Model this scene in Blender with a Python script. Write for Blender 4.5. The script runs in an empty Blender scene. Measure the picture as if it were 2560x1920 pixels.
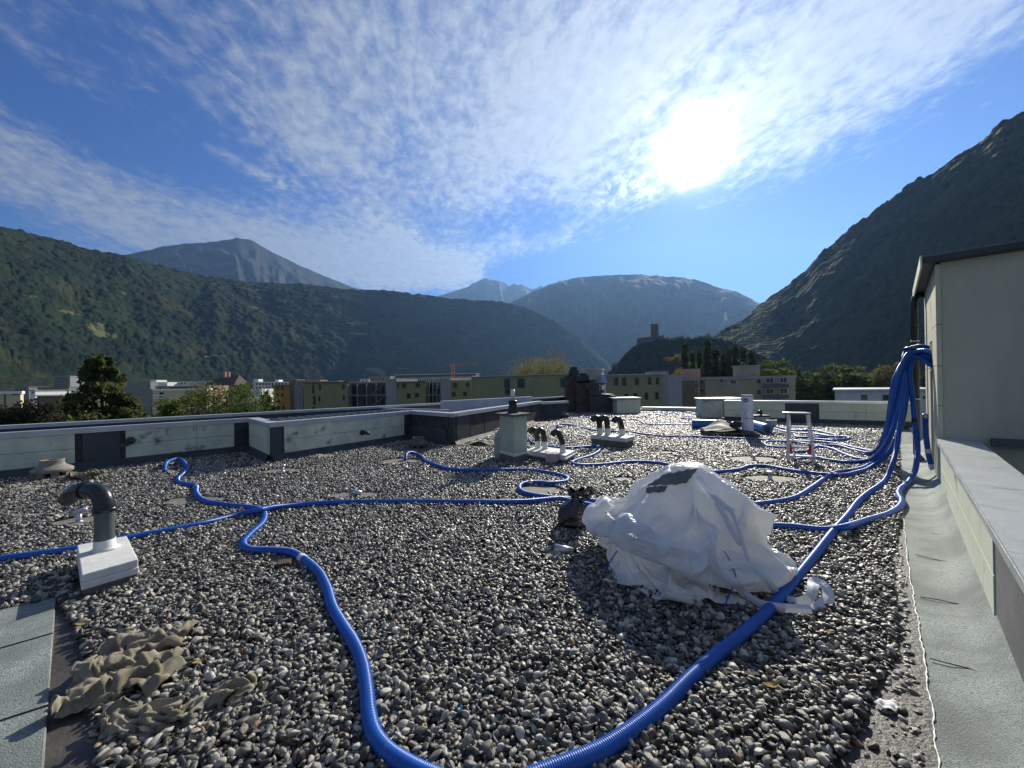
import bpy, math, random
import numpy as np
from mathutils import Vector, Matrix

random.seed(7)
rng = np.random.default_rng(7)
scene = bpy.context.scene
R = math.radians

# ------------------------------------------------------------------ camera
F = 1000.0; PITCH = R(.17); ROLL = R(-.9); EYE = 1.6
_c, _s = math.cos(ROLL), math.sin(ROLL); _cp, _sp = math.cos(PITCH), math.sin(PITCH)
cam_data = bpy.data.cameras.new('camera'); cam = bpy.data.objects.new('camera', cam_data)
scene.collection.objects.link(cam); scene.camera = cam
right = Vector((_c, -_s*_sp, _s*_cp)); up = Vector((-_s, -_c*_sp, _c*_cp)); fwd = Vector((0, _cp, _sp))
m = Matrix((right, up, -fwd)).transposed().to_4x4(); m.translation = (0, 0, EYE)
cam.matrix_world = m
cam_data.sensor_width = 36; cam_data.lens = F/2560*36
cam_data.clip_start = .05; cam_data.clip_end = 60000

# ------------------------------------------------------------------ exposure
vs = scene.view_settings
vs.view_transform = 'Standard'; vs.look = 'None'; vs.gamma = 1; vs.use_curve_mapping = False
vs.exposure = 0.62
scene.cycles.use_denoising = True
scene.cycles.volume_bounces = 0
scene.cycles.max_bounces = 6; scene.cycles.transparent_max_bounces = 12
scene.cycles.sample_clamp_indirect = 6

# ------------------------------------------------------------------ sun
SUN_AZ, SUN_EL = R(25.0), R(27.8)
sun_dir = Vector((math.sin(SUN_AZ)*math.cos(SUN_EL), math.cos(SUN_AZ)*math.cos(SUN_EL), math.sin(SUN_EL)))
sd = bpy.data.lights.new('sun', 'SUN'); sd.energy = 5.0; sd.angle = R(.5); sd.color = (1, .93, .80)
sun = bpy.data.objects.new('sun', sd); scene.collection.objects.link(sun)
sun.rotation_euler = (-sun_dir).to_track_quat('-Z', 'Y').to_euler(); sun.location = (0, 0, 30)

# ------------------------------------------------------------------ helpers: sight lines used while measuring the place
def ray(u, v):
    x = (u-1280)/F; y = (960-v)/F
    r = x*_c-y*_s; q = x*_s+y*_c
    return Vector((r, _cp-q*_sp, _sp+q*_cp))
def G(u, v, z=0.):
    d = ray(u, v); t = (z-EYE)/d.z
    return Vector((d.x*t, d.y*t, z))
def D(u, v, Y):
    d = ray(u, v); t = Y/d.y
    return Vector((d.x*t, Y, EYE+d.z*t))
def azel(u, v):
    d = ray(u, v).normalized()
    return math.atan2(d.x, d.y), math.asin(d.z)

# ------------------------------------------------------------------ world
world = bpy.data.worlds.new("World"); scene.world = world; world.use_nodes = True
NT = world.node_tree; NT.nodes.clear()
class E:
    """small expression builder over Math nodes"""
    nt = None
    def __init__(s, sock): s.k = sock
    @staticmethod
    def m(op, a, b=None, c=None):
        n = E.nt.nodes.new('ShaderNodeMath'); n.operation = op
        for i, x in enumerate((a, b, c)):
            if x is None: continue
            if isinstance(x, E): E.nt.links.new(x.k, n.inputs[i])
            else: n.inputs[i].default_value = x
        return E(n.outputs[0])
    def __add__(s, o): return E.m('ADD', s, o)
    __radd__ = __add__
    def __sub__(s, o): return E.m('SUBTRACT', s, o)
    def __rsub__(s, o): return E.m('SUBTRACT', o, s)
    def __mul__(s, o): return E.m('MULTIPLY', s, o)
    __rmul__ = __mul__
    def __truediv__(s, o): return E.m('DIVIDE', s, o)
def clamp(x, a=0., b=1.):
    return E.m('MINIMUM', E.m('MAXIMUM', x, a), b)
def smooth(x, a, b):
    n = E.nt.nodes.new('ShaderNodeMapRange'); n.interpolation_type = 'SMOOTHSTEP'
    E.nt.links.new(x.k, n.inputs[0]); n.inputs[1].default_value = a; n.inputs[2].default_value = b
    return E(n.outputs[0])
def noise_e(vec, scale, detail=6, rough=.55, dist=0., lac=2.):
    n = E.nt.nodes.new('ShaderNodeTexNoise'); n.inputs['Scale'].default_value = scale
    n.inputs['Detail'].default_value = detail; n.inputs['Roughness'].default_value = rough
    n.inputs['Distortion'].default_value = dist; n.inputs['Lacunarity'].default_value = lac
    if vec is not None: E.nt.links.new(vec, n.inputs['Vector'])
    return E(n.outputs['Fac'])
def comb(x, y, z=0.):
    n = E.nt.nodes.new('ShaderNodeCombineXYZ')
    for i, q in enumerate((x, y, z)):
        if isinstance(q, E): E.nt.links.new(q.k, n.inputs[i])
        else: n.inputs[i].default_value = q
    return n.outputs[0]
def mixc(fac, a, b, blend='MIX'):
    n = E.nt.nodes.new('ShaderNodeMix'); n.data_type = 'RGBA'; n.blend_type = blend
    if isinstance(fac, E): E.nt.links.new(fac.k, n.inputs[0])
    else: n.inputs[0].default_value = fac
    for i, q in ((6, a), (7, b)):
        if isinstance(q, tuple): n.inputs[i].default_value = (*q, 1)
        else: E.nt.links.new(q, n.inputs[i])
    return n.outputs[2]
E.nt = NT
tc = NT.nodes.new('ShaderNodeTexCoord'); sep = NT.nodes.new('ShaderNodeSeparateXYZ')
nrm = NT.nodes.new('ShaderNodeVectorMath'); nrm.operation = 'NORMALIZE'
NT.links.new(tc.outputs['Generated'], nrm.inputs[0]); NT.links.new(nrm.outputs[0], sep.inputs[0])
dx, dy, dz = (E(sep.outputs[i]) for i in range(3))
az = E.m('ARCTAN2', dx, dy); el = E.m('ARCSINE', dz)
sky = NT.nodes.new('ShaderNodeTexSky'); sky.sky_type = 'NISHITA'; sky.sun_disc = False
sky.sun_elevation = SUN_EL; sky.sun_rotation = SUN_AZ
sky.altitude = 500; sky.air_density = 1.0; sky.dust_density = .1; sky.ozone_density = 2.5
# cirrus layer: fibres of a high cloud sheet, stretched the way the wind blows them
zz = E.m('MAXIMUM', dz, .0) + .10
px, py = dx/zz, dy/zz
th = R(-12)
a1 = px*math.cos(th) - py*math.sin(th); b1 = px*math.sin(th) + py*math.cos(th)
warp = noise_e(comb(a1*.6, b1*.3), 1.3, 4)
n1 = noise_e(comb(a1*1.5+warp*.8, b1*.6+warp*.4), 1.9, 10, .64, .3)
n2 = noise_e(comb(a1*3.2+warp, b1*2.2), 7.0, 7, .62, .25)
n3 = noise_e(comb(a1, b1*.8, 4.), .8, 5, .5)
def blob(u, v, su, sv, w, ang=0.):
    a0, e0 = azel(u, v)
    ca, sa = math.cos(R(ang)), math.sin(R(ang))
    da, de = az-a0, el-e0
    p = (da*ca + de*sa)/(su/F); q = (de*ca - da*sa)/(sv/F)
    return E.m('EXPONENT', (p*p+q*q)*-.5)*w
B = [(1900, 60, 520, 190, .55, 0), (1300, 330, 230, 200, .34, -20), (1080, 130, 300, 120, .20, 0), (600, 60, 300, 110, .06, -20),
     (150, 250, 170, 80, .17, -25), (700, 260, 260, 60, .14, -20), (2350, 180, 260, 110, .45, 25), (640, 600, 330, 48, .50, -8), (900, 690, 220, 45, .55, -4),
     (1010, 650, 150, 45, .62, -22), (240, 560, 190, 40, .22, -25), (1330, 615, 120, 22, .42, 4), (900, 480, 210, 45, .24, -24),
     (2080, 510, 70, 22, .16, 0), (1790, 510, 50, 9, .3, 3),
     (430, 400, 330, 50, -.34, -8), (1750, 620, 420, 95, -.75, 4), (2350, 420, 300, 70, -.65, 30), (30, 620, 90, 60, -.1, 0), (1110, 745, 140, 28, -.6, 0),
     (450, 190, 120, 60, -.12, -30), (1230, 560, 90, 40, -.1, 0)]
cov = None
for b in B:
    t = blob(*b); cov = t if cov is None else cov + t
def streak(u0, v0, u1, v1, w, width):
    a0, e0 = azel(u0, v0); a1_, e1_ = azel(u1, v1)
    L = math.hypot(a1_-a0, e1_-e0); ca, sa = (a1_-a0)/L, (e1_-e0)/L
    da, de = az-a0, el-e0
    p = (da*ca+de*sa)/L; q = (de*ca-da*sa)
    wd = (p*.6+.45)*width/F
    g = E.m('EXPONENT', (q/wd)*(q/wd)*-.5)
    return g*smooth(p, 0., .25)*(1-smooth(p, .97, 1.03))*w
trail = streak(490, 350, 740, 475, .55, 11)*(n2*1.7) + streak(880, 515, 1207, 695, .75, 17)*(n1*1.5)
back = smooth(dy*-1, -.1, .5)*.55  # unseen cloud cover behind the camera, added to brighten shaded faces with neutral fill
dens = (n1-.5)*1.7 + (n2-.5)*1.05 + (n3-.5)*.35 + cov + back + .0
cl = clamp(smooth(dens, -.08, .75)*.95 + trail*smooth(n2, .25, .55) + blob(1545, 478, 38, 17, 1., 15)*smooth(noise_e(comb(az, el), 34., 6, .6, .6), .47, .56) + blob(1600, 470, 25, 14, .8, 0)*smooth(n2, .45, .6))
fade = smooth(dz, .0, .03)
cl = cl*fade
# how near the line of sight runs to the sun
dot = dx*sun_dir.x + dy*sun_dir.y + dz*sun_dir.z
ang = E.m('ARCCOSINE', clamp(dot, -1., .999999))
def gs(s): return E.m('EXPONENT', (ang/s)*(ang/s)*-1)
def ex(s): return E.m('EXPONENT', ang/s*-1)
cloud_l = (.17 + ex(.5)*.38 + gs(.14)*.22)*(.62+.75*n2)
hal = ex(.05)*.45 + gs(.036)*9. + gs(.065)*.3 + ex(.30)*.07
low = 1-smooth(el, .02, .5)
tint = mixc(low, (.14, .45, 1.10), (.42, .74, 1.12))
skyc = mixc(1.0, sky.outputs[0], tint, 'MULTIPLY')
def vmul(col, e):
    n = NT.nodes.new('ShaderNodeVectorMath'); n.operation = 'SCALE'
    if isinstance(col, tuple): n.inputs[0].default_value = col
    else: NT.links.new(col, n.inputs[0])
    if isinstance(e, E): NT.links.new(e.k, n.inputs['Scale'])
    else: n.inputs['Scale'].default_value = e
    return n.outputs[0]
def vadd(a, b):
    n = NT.nodes.new('ShaderNodeVectorMath'); n.operation = 'ADD'
    NT.links.new(a, n.inputs[0]); NT.links.new(b, n.inputs[1]); return n.outputs[0]
SKY_S = .05
skyv = vmul(skyc, 1-cl*.8)
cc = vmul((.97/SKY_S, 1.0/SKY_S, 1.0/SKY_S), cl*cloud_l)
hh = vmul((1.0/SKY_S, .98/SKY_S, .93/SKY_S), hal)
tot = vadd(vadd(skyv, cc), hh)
bg = NT.nodes.new('ShaderNodeBackground'); bg.inputs[1].default_value = SKY_S
NT.links.new(tot, bg.inputs[0])
wo = NT.nodes.new('ShaderNodeOutputWorld'); NT.links.new(bg.outputs[0], wo.inputs[0])

# ------------------------------------------------------------------ mesh and object helpers
COL = scene.collection
class MB:
    def __init__(s): s.v = []; s.f = []; s.uv = None; s.smooth = False; s.mi = []
    def add(s, V, Fc, mi=0):
        o = len(s.v); s.v += [tuple(p) for p in V]; s.f += [tuple(i+o for i in f) for f in Fc]; s.mi += [mi]*len(Fc); return s
    def prism(s, pts, z0, z1, mi=0):
        """pts: outline (x, y) or points; z0, z1 numbers or lists"""
        n = len(pts); a = z0 if hasattr(z0, '__len__') else [z0]*n; b = z1 if hasattr(z1, '__len__') else [z1]*n
        V = [(p[0], p[1], a[i]) for i, p in enumerate(pts)] + [(p[0], p[1], b[i]) for i, p in enumerate(pts)]
        ar = sum(pts[i][0]*pts[(i+1) % n][1]-pts[(i+1) % n][0]*pts[i][1] for i in range(n))
        Fc = [tuple(range(n-1, -1, -1)), tuple(range(n, 2*n))] + [(i, (i+1) % n, n+(i+1) % n, n+i) for i in range(n)]
        if ar < 0: Fc = [f[::-1] for f in Fc]
        return s.add(V, Fc, mi)
    def obox(s, c, ax, ay, az_, mi=0):
        """box from centre and three half vectors"""
        c, ax, ay, az_ = Vector(c), Vector(ax), Vector(ay), Vector(az_)
        V = [c+ax*i+ay*j+az_*k for k in (-1, 1) for j in (-1, 1) for i in (-1, 1)]
        Fc = [(0, 2, 3, 1), (4, 5, 7, 6), (0, 1, 5, 4), (2, 6, 7, 3), (0, 4, 6, 2), (1, 3, 7, 5)]
        if ax.cross(ay).dot(az_) < 0: Fc = [f[::-1] for f in Fc]
        return s.add(V, Fc, mi)
    def box(s, x0, x1, y0, y1, z0, z1, mi=0):
        return s.obox(((x0+x1)/2, (y0+y1)/2, (z0+z1)/2), ((x1-x0)/2, 0, 0), (0, (y1-y0)/2, 0), (0, 0, (z1-z0)/2), mi)
    def bar(s, a, b, w, h, upv=(0, 0, 1), mi=0):
        a, b = Vector(a), Vector(b); d = (b-a); L = d.length; d.normalize()
        sd_ = d.cross(Vector(upv))
        if sd_.length < 1e-4: sd_ = d.cross(Vector((0, 1, 0)))
        sd_.normalize(); u_ = sd_.cross(d).normalized()
        return s.obox((a+b)/2, sd_*w/2, d*L/2, u_*h/2, mi)
    def tube(s, pts, rad, n=10, cap=True, uvs=False, mi=0):
        P = np.array([tuple(p) for p in pts], float); m_ = len(P)
        rr = np.array(rad, float) if hasattr(rad, '__len__') else np.full(m_, rad)
        T = np.gradient(P, axis=0); T /= np.linalg.norm(T, axis=1)[:, None]+1e-12
        N = np.zeros_like(P); r0 = np.array([0, 0, 1.]) if abs(T[0][2]) < .9 else np.array([1., 0, 0])
        for i in range(m_):
            q = r0-T[i]*np.dot(r0, T[i]); q /= np.linalg.norm(q)+1e-12; N[i] = q; r0 = q
        Bn = np.cross(T, N)
        A = np.linspace(0, 2*np.pi, n, endpoint=False)
        V = P[:, None]+rr[:, None, None]*(np.cos(A)[None, :, None]*N[:, None]+np.sin(A)[None, :, None]*Bn[:, None])
        V = V.reshape(-1, 3)
        i = np.arange(m_-1)[:, None]*n; j = np.arange(n)[None]; j2 = (j+1) % n
        Fq = np.stack([i+j, i+j2, i+n+j2, i+n+j], -1).reshape(-1, 4)
        Fc = [tuple(f) for f in Fq.tolist()]
        if cap: Fc += [tuple(range(n-1, -1, -1)), tuple(range((m_-1)*n, m_*n))]
        return s.add(V.tolist(), Fc, mi)
    def lathe(s, c, prof, n=24, mi=0, axis=None):
        """prof: list of (r, z)"""
        c = Vector(c); V = []
        for r_, z in prof:
            for k in range(n):
                t = 2*math.pi*k/n; V.append((c.x+r_*math.cos(t), c.y+r_*math.sin(t), c.z+z))
        Fc = []
        for i in range(len(prof)-1):
            for k in range(n):
                k2 = (k+1) % n; Fc.append((i*n+k, i*n+k2, (i+1)*n+k2, (i+1)*n+k))
        Fc += [tuple(range(n-1, -1, -1)), tuple(range((len(prof)-1)*n, len(prof)*n))]
        return s.add(V, Fc, mi)
    def grid(s, P, mi=0, flip=False):
        """P: array (a, b, 3)"""
        a, b = P.shape[:2]
        i = np.arange(a-1)[:, None]*b; j = np.arange(b-1)[None]
        Fq = np.stack([i+j, i+b+j, i+b+j+1, i+j+1], -1).reshape(-1, 4)
        if flip: Fq = Fq[:, ::-1]
        return s.add(P.reshape(-1, 3).tolist(), [tuple(f) for f in Fq.tolist()], mi)
def org(parent):
    o = Vector((0, 0, 0))
    while parent is not None:
        o += parent.location; parent = parent.parent
    return o
def build(name, mb, mats, parent=None, smooth_=False, bevel=0., label=None, cat=None, group=None, kind=None, recenter=True, auto=True):
    V = np.array(mb.v, float)
    if parent is not None: o = org(parent); loc = (0, 0, 0)
    elif recenter:
        o = Vector(((V[:, 0].min()+V[:, 0].max())/2, (V[:, 1].min()+V[:, 1].max())/2, V[:, 2].min())); loc = o
    else: o = Vector((0, 0, 0)); loc = o
    me = bpy.data.meshes.new(name); me.from_pydata((V-np.array(o)).tolist(), [], mb.f)
    if not isinstance(mats, (list, tuple)): mats = [mats]
    for q in mats: me.materials.append(q)
    if len(mats) > 1: me.polygons.foreach_set('material_index', mb.mi)
    if smooth_: me.polygons.foreach_set('use_smooth', [True]*len(me.polygons))
    me.update()
    ob = bpy.data.objects.new(name, me); COL.objects.link(ob); ob.location = loc; ob.parent = parent
    if bevel:
        bv = ob.modifiers.new('bevel', 'BEVEL'); bv.width = bevel; bv.segments = 2; bv.limit_method = 'ANGLE'; bv.angle_limit = R(35)
    tag(ob, label, cat, group, kind)
    return ob
def tag(o, label=None, cat=None, group=None, kind=None):
    if label: o['label'] = label
    if cat: o['category'] = cat
    if group: o['group'] = group
    if kind: o['kind'] = kind
def thing(name, label, cat, loc=(0, 0, 0), group=None):
    o = bpy.data.objects.new(name, None); COL.objects.link(o); o.location = loc; o.empty_display_size = .2
    tag(o, label, cat, group); return o
def copy_tree(o, delta=(0, 0, 0), parent=None):
    c = o.copy(); COL.objects.link(c); c.parent = parent
    c.location = o.location + Vector(delta)
    for ch in list(o.children): copy_tree(ch, (0, 0, 0), c)
    return c

# ------------------------------------------------------------------ numpy noise
_perm = rng.permutation(256); _grad = rng.random(65536)
def vnoise(x, y, seed=0):
    xi = np.floor(x).astype(np.int64); yi = np.floor(y).astype(np.int64); fx = x-xi; fy = y-yi
    u = fx*fx*fx*(fx*(fx*6-15)+10); v = fy*fy*fy*(fy*(fy*6-15)+10)
    def h(a, b): return _grad[((_perm[(a+seed*17) & 255]*256) + _perm[(b+seed*31) & 255]*1 + (a*7+b*13) % 97) & 65535]
    return (h(xi, yi)*(1-u)+h(xi+1, yi)*u)*(1-v)+(h(xi, yi+1)*(1-u)+h(xi+1, yi+1)*u)*v
def fbm(x, y, o=4, seed=0, g=.5):
    a = 1.; t = 0.; n = 0.
    for k in range(o):
        t = t+a*(vnoise(x, y, seed+k)*2-1); n += a; a *= g; x = x*2.03+11.3; y = y*2.03-7.1
    return t/n
def crowns(x, y, seed=0):
    """rounded bumps, one per scattered centre, like tree crowns seen from afar"""
    xi = np.floor(x).astype(np.int64); yi = np.floor(y).astype(np.int64); best = np.full(x.shape, 9.); hh_ = np.zeros(x.shape)
    for a in (-1, 0, 1):
        for b in (-1, 0, 1):
            k = ((xi+a)*7919+(yi+b)*104729+seed*31) & 65535; k2 = ((xi+a)*15485+(yi+b)*32452+seed*57+77) & 65535
            d = (x-(xi+a+_grad[k]))**2+(y-(yi+b+_grad[k2]))**2
            m_ = d < best; best = np.where(m_, d, best); hh_ = np.where(m_, _grad[(k*13+5) & 65535], hh_)
    return np.sqrt(np.clip(1-best*1.1, 0, 1))*(.45+.55*hh_)
def ridged(x, y, o=4, seed=0, g=.5):
    a = 1.; t = 0.; n = 0.
    for k in range(o):
        t = t+a*(1-np.abs(vnoise(x, y, seed+k)*2-1)*2); n += a; a *= g; x = x*2.03+5.3; y = y*2.03-3.1
    return t/n

# ------------------------------------------------------------------ materials
def mat(name, c1, c2=None, scale=5., detail=5, lo=.35, hi=.65, rough=.6, metal=0., bump=0., bscale=None, bdetail=4,
        c3=None, s3=1., lo3=.5, hi3=.7, spec=.5, stretch=(1, 1, 1), transl=0., coords='Object', bump2=0., b2scale=1., rvar=0.):
    M_ = bpy.data.materials.new(name); M_.use_nodes = True; nt = M_.node_tree
    bs = nt.nodes['Principled BSDF']; E.nt = nt
    tc_ = nt.nodes.new('ShaderNodeTexCoord'); mp = nt.nodes.new('ShaderNodeMapping'); mp.inputs['Scale'].default_value = stretch
    nt.links.new(tc_.outputs[coords], mp.inputs[0]); vec = mp.outputs[0]
    bs.inputs['Roughness'].default_value = rough; bs.inputs['Metallic'].default_value = metal
    bs.inputs['Specular IOR Level'].default_value = spec
    col = None
    if c2 is not None:
        n_ = noise_e(vec, scale, detail, .6); col = mixc(smooth(n_, lo, hi), tuple(c1), tuple(c2))
        if c3 is not None:
            n3_ = noise_e(vec, s3, 5, .6, .4); col = mixc(smooth(n3_, lo3, hi3), col, tuple(c3))
        nt.links.new(col, bs.inputs['Base Color'])
        if rvar:
            rr = n_*rvar + (rough-rvar/2); nt.links.new(rr.k, bs.inputs['Roughness'])
    else: bs.inputs['Base Color'].default_value = (*c1, 1)
    if bump or bump2:
        h = noise_e(vec, bscale or scale*4, bdetail, .6)*bump
        if bump2: h = h + noise_e(vec, b2scale, 3, .5)*bump2
        b_ = nt.nodes.new('ShaderNodeBump'); b_.inputs['Distance'].default_value = 1.; b_.inputs['Strength'].default_value = 1.
        nt.links.new(h.k, b_.inputs['Height']); nt.links.new(b_.outputs[0], bs.inputs['Normal'])
    if transl:
        out = nt.nodes['Material Output']; tr = nt.nodes.new('ShaderNodeBsdfTranslucent'); mx = nt.nodes.new('ShaderNodeMixShader')
        mx.inputs[0].default_value = transl
        if col is not None: nt.links.new(col, tr.inputs[0])
        else: tr.inputs[0].default_value = (*c1, 1)
        nt.links.new(bs.outputs[0], mx.inputs[1]); nt.links.new(tr.outputs[0], mx.inputs[2]); nt.links.new(mx.outputs[0], out.inputs[0])
    return M_
M = {}
HAZE = 5e-5
# ================================================================== THE SETTING: ground, hills, air
GZ = -13.0
M['valley'] = mat('valley', (.05, .075, .03), (.10, .11, .06), scale=.02, rough=.95, c3=(.03, .05, .025), s3=.006)
mb = MB()
ring = [(9000*math.cos(t), 9000*math.sin(t)) for t in np.linspace(0, 2*math.pi, 48, endpoint=False)]
mb.add([(x, y, GZ) for x, y in ring], [tuple(range(48))])
build('ground', mb, M['valley'], kind='structure', label=None, recenter=False)

def hill_mat(name, dark, light, ts, bump, field=None, rock=None, stripes=False, autumn=None):
    M_ = bpy.data.materials.new(name); M_.use_nodes = True; nt = M_.node_tree; E.nt = nt
    bs = nt.nodes['Principled BSDF']; bs.inputs['Roughness'].default_value = .95; bs.inputs['Specular IOR Level'].default_value = .1
    tc_ = nt.nodes.new('ShaderNodeTexCoord'); v = tc_.outputs['Object']
    vo = nt.nodes.new('ShaderNodeTexVoronoi'); vo.inputs['Scale'].default_value = ts; nt.links.new(v, vo.inputs['Vector'])
    cell = E(vo.outputs['Distance'])
    sc = nt.nodes.new('ShaderNodeSeparateColor'); nt.links.new(vo.outputs['Color'], sc.inputs[0])
    big = noise_e(v, ts*.06, 5, .6)
    f = clamp(E(sc.outputs[0])*.7+smooth(big, .38, .62)*.6-.15)
    col = mixc(f, dark, light)
    if autumn: col = mixc(smooth(noise_e(v, ts*.09, 6, .65, .4), .54, .68)*.75, col, autumn)
    if rock: col = mixc(smooth(noise_e(v, ts*.03, 8, .7, .5), .53, .62), col, rock)
    if field:
        sp_ = nt.nodes.new('ShaderNodeSeparateXYZ'); nt.links.new(v, sp_.inputs[0])
        msk = smooth(noise_e(comb(E(sp_.outputs[0])*.0032, E(sp_.outputs[1])*.0032, E(sp_.outputs[2])*.013), 1.0, 5, .55, .3), .655, .68)
        col = mixc(msk, col, field)
    if stripes:
        sp_ = nt.nodes.new('ShaderNodeSeparateXYZ'); nt.links.new(v, sp_.inputs[0])
        w = noise_e(v, .03, 4)*11
        s_ = E.m('SINE', E(sp_.outputs[2])*1.25 + w)
        X_, Y_, Z_ = (E(sp_.outputs[i]) for i in range(3)); A_ = E.m('ARCTAN2', X_, Y_); nn = noise_e(v, .012, 5)
        top = azel(1912, 780)[0]; msk = smooth(top-A_-(Z_*-.00012)+(nn-.5)*.10, -.004, .012)
        vin = mixc(smooth(s_, -.5, .6), (.022, .032, .012), mixc(smooth(nn, .4, .6), (.12, .145, .04), (.20, .18, .07)))
        col = mixc(msk, col, vin)
    nt.links.new(col, bs.inputs['Base Color'])
    h = (1-cell*ts*0)*0 + (1-cell)*bump + noise_e(v, ts*.5, 4)*bump*2
    b_ = nt.nodes.new('ShaderNodeBump'); b_.inputs['Strength'].default_value = .9; b_.inputs['Distance'].default_value = 1.
    nt.links.new(h.k, b_.inputs['Height']); nt.links.new(b_.outputs[0], bs.inputs['Normal'])
    return M_
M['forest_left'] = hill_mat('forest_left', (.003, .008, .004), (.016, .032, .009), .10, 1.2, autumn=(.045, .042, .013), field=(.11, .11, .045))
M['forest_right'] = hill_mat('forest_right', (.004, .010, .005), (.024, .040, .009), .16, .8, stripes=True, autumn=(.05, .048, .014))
M['forest_castle'] = hill_mat('forest_castle', (.006, .011, .006), (.022, .030, .012), .25, .4)
M['peak'] = hill_mat('peak', (.015, .018, .018), (.035, .035, .028), .02, 6., rock=(.09, .085, .08))
M['far_mountain'] = hill_mat('far_mountain', (.015, .02, .018), (.04, .043, .034), .02, 6., rock=(.08, .075, .07))


def catmull(xs, ys, x):
    return np.interp(x, xs, ys)
def hill(name, ridge, dist, foot, material, nu=260, nt_=70, gully=0., canopy=3., cscale=.06, crag=0., power=1.25, back=.5, zf=GZ, seed=1, big=0., bigs=.002, wob=.0):
    """terrain whose skyline follows the ridge: dist(u) metres to the crest, foot(u) metres to its foot"""
    us = np.array([p[0] for p in ridge], float)
    A = np.array([azel(*p) for p in ridge])
    T = np.linspace(0, 1, nu); uu = np.interp(T, np.linspace(0, 1, len(us)), us) if False else np.linspace(us[0], us[-1], nu)
    az_ = np.interp(uu, us, A[:, 0]); el_ = np.interp(uu, us, A[:, 1])
    dr = np.interp(uu, [d[0] for d in dist], [d[1] for d in dist]); df = np.interp(uu, [d[0] for d in foot], [d[1] for d in foot])
    zr = EYE + dr*np.tan(el_)
    t = np.concatenate([np.linspace(0, 1, nt_), 1+np.linspace(0, 1, 16)[1:]*back])
    Tt, _ = np.meshgrid(t, uu); Tt = Tt.T   # (nt, nu)
    front = np.minimum(Tt, 1)
    dd = df+(dr-df)*Tt
    prof = front**power*(1-.0)
    z = zf+(zr-zf)*prof
    z = np.where(Tt > 1, zf+(zr-zf)*(1-((Tt-1)/back)**1.3*.8), z)
    X = dd*np.sin(az_)[None]; Y = dd*np.cos(az_)[None]
    env = np.clip(front*(1-front)*4, 0, 1)*np.where(Tt > 1, 0, 1)
    H = (zr-zf)[None]
    if gully:
        s = az_[None]*dr.mean()
        z = z+env*gully*H*ridged(s*wob+X*0, Tt*1.2+s*wob*.3, 4, seed)*1.0
    if big: z = z+env**.7*big*H*fbm(X*bigs, Y*bigs, 5, seed+3)
    sl = np.arctan2(np.maximum(zr-zf, 1), np.maximum(dr-df, 1))[None]
    cn = canopy*(crowns(az_[None]*dr.mean()*cscale+X*0, (dd-df)/np.cos(sl)*cscale, seed+7)*1.2+crowns(az_[None]*dr.mean()*cscale*2.3+X*0, (dd-df)/np.cos(sl)*cscale*2.3, seed+8)*.6+fbm(az_[None]*dr.mean()*cscale*.25+X*0, (dd-df)/np.cos(sl)*cscale*.25, 3, seed+9))*np.clip(front*6, 0, 1)
    z = z+cn*np.cos(sl); X = X-cn*np.sin(sl)*np.sin(az_)[None]; Y = Y-cn*np.sin(sl)*np.cos(az_)[None]
    if crag: z = z+crag*H*ridged(X*.004+Y*.001, Y*.003, 5, seed+5)*np.clip(front*1.2-.2, 0, 1)
    P = np.stack([X, Y, z], -1)
    m_ = MB(); m_.grid(P, flip=True)
    o = build(name, m_, material, smooth_=True, kind='structure', recenter=False)
    return o
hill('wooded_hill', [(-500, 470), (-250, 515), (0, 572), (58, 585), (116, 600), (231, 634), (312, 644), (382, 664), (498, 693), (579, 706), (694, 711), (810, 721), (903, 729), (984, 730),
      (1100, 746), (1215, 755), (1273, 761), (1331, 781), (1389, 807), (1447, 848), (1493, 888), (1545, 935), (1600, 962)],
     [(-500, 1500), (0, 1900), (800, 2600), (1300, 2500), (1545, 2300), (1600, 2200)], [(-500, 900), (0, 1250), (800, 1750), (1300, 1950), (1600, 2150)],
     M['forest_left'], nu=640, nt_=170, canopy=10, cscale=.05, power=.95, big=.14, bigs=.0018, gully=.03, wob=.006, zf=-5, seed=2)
hill('mountain_peak', [(150, 720), (300, 645), (405, 620), (470, 612), (498, 610), (540, 606), (579, 600), (590, 597), (605, 599), (625, 601), (671, 627), (741, 662), (810, 693), (891, 722), (950, 737), (1050, 790)],
     [(150, 6000), (1050, 6600)], [(150, 3600), (1050, 4200)], M['peak'], nu=240, nt_=70, canopy=12, cscale=.01, power=1.0, gully=.10, wob=.0022, zf=200, seed=5)
hill('far_mountain', [(1020, 770), (1100, 739), (1135, 728), (1169, 719), (1180, 710), (1200, 701), (1212, 696), (1225, 699), (1240, 701), (1250, 704), (1262, 708), (1273, 717), (1280, 712), (1288, 710), (1295, 714), (1303, 711), (1312, 716),
      (1330, 724), (1345, 720), (1352, 713), (1360, 717), (1372, 711), (1390, 708), (1400, 700), (1405, 704), (1412, 711), (1430, 714), (1500, 730), (1600, 760)],
     [(1020, 7800), (1600, 7800)], [(1020, 5600), (1600, 5600)], M['peak'], nu=300, nt_=60, canopy=6, cscale=.01, power=1.0, gully=.12, wob=.003, zf=300, seed=8)
hill('broad_mountain', [(1150, 840), (1273, 760), (1331, 731), (1389, 708), (1447, 694), (1505, 691), (1562, 689), (1600, 688), (1630, 692), (1642, 690), (1648, 692), (1665, 696), (1713, 695), (1720, 699), (1736, 700), (1770, 711), (1805, 723), (1840, 729), (1898, 760), (1967, 802), (2100, 860)],
     [(1150, 4400), (2100, 4300)], [(1150, 2900), (2100, 2600)], M['far_mountain'], nu=300, nt_=90, canopy=9, cscale=.015, power=.9, gully=.13, wob=.0035, big=.1, bigs=.001, zf=-5, seed=11)
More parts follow.
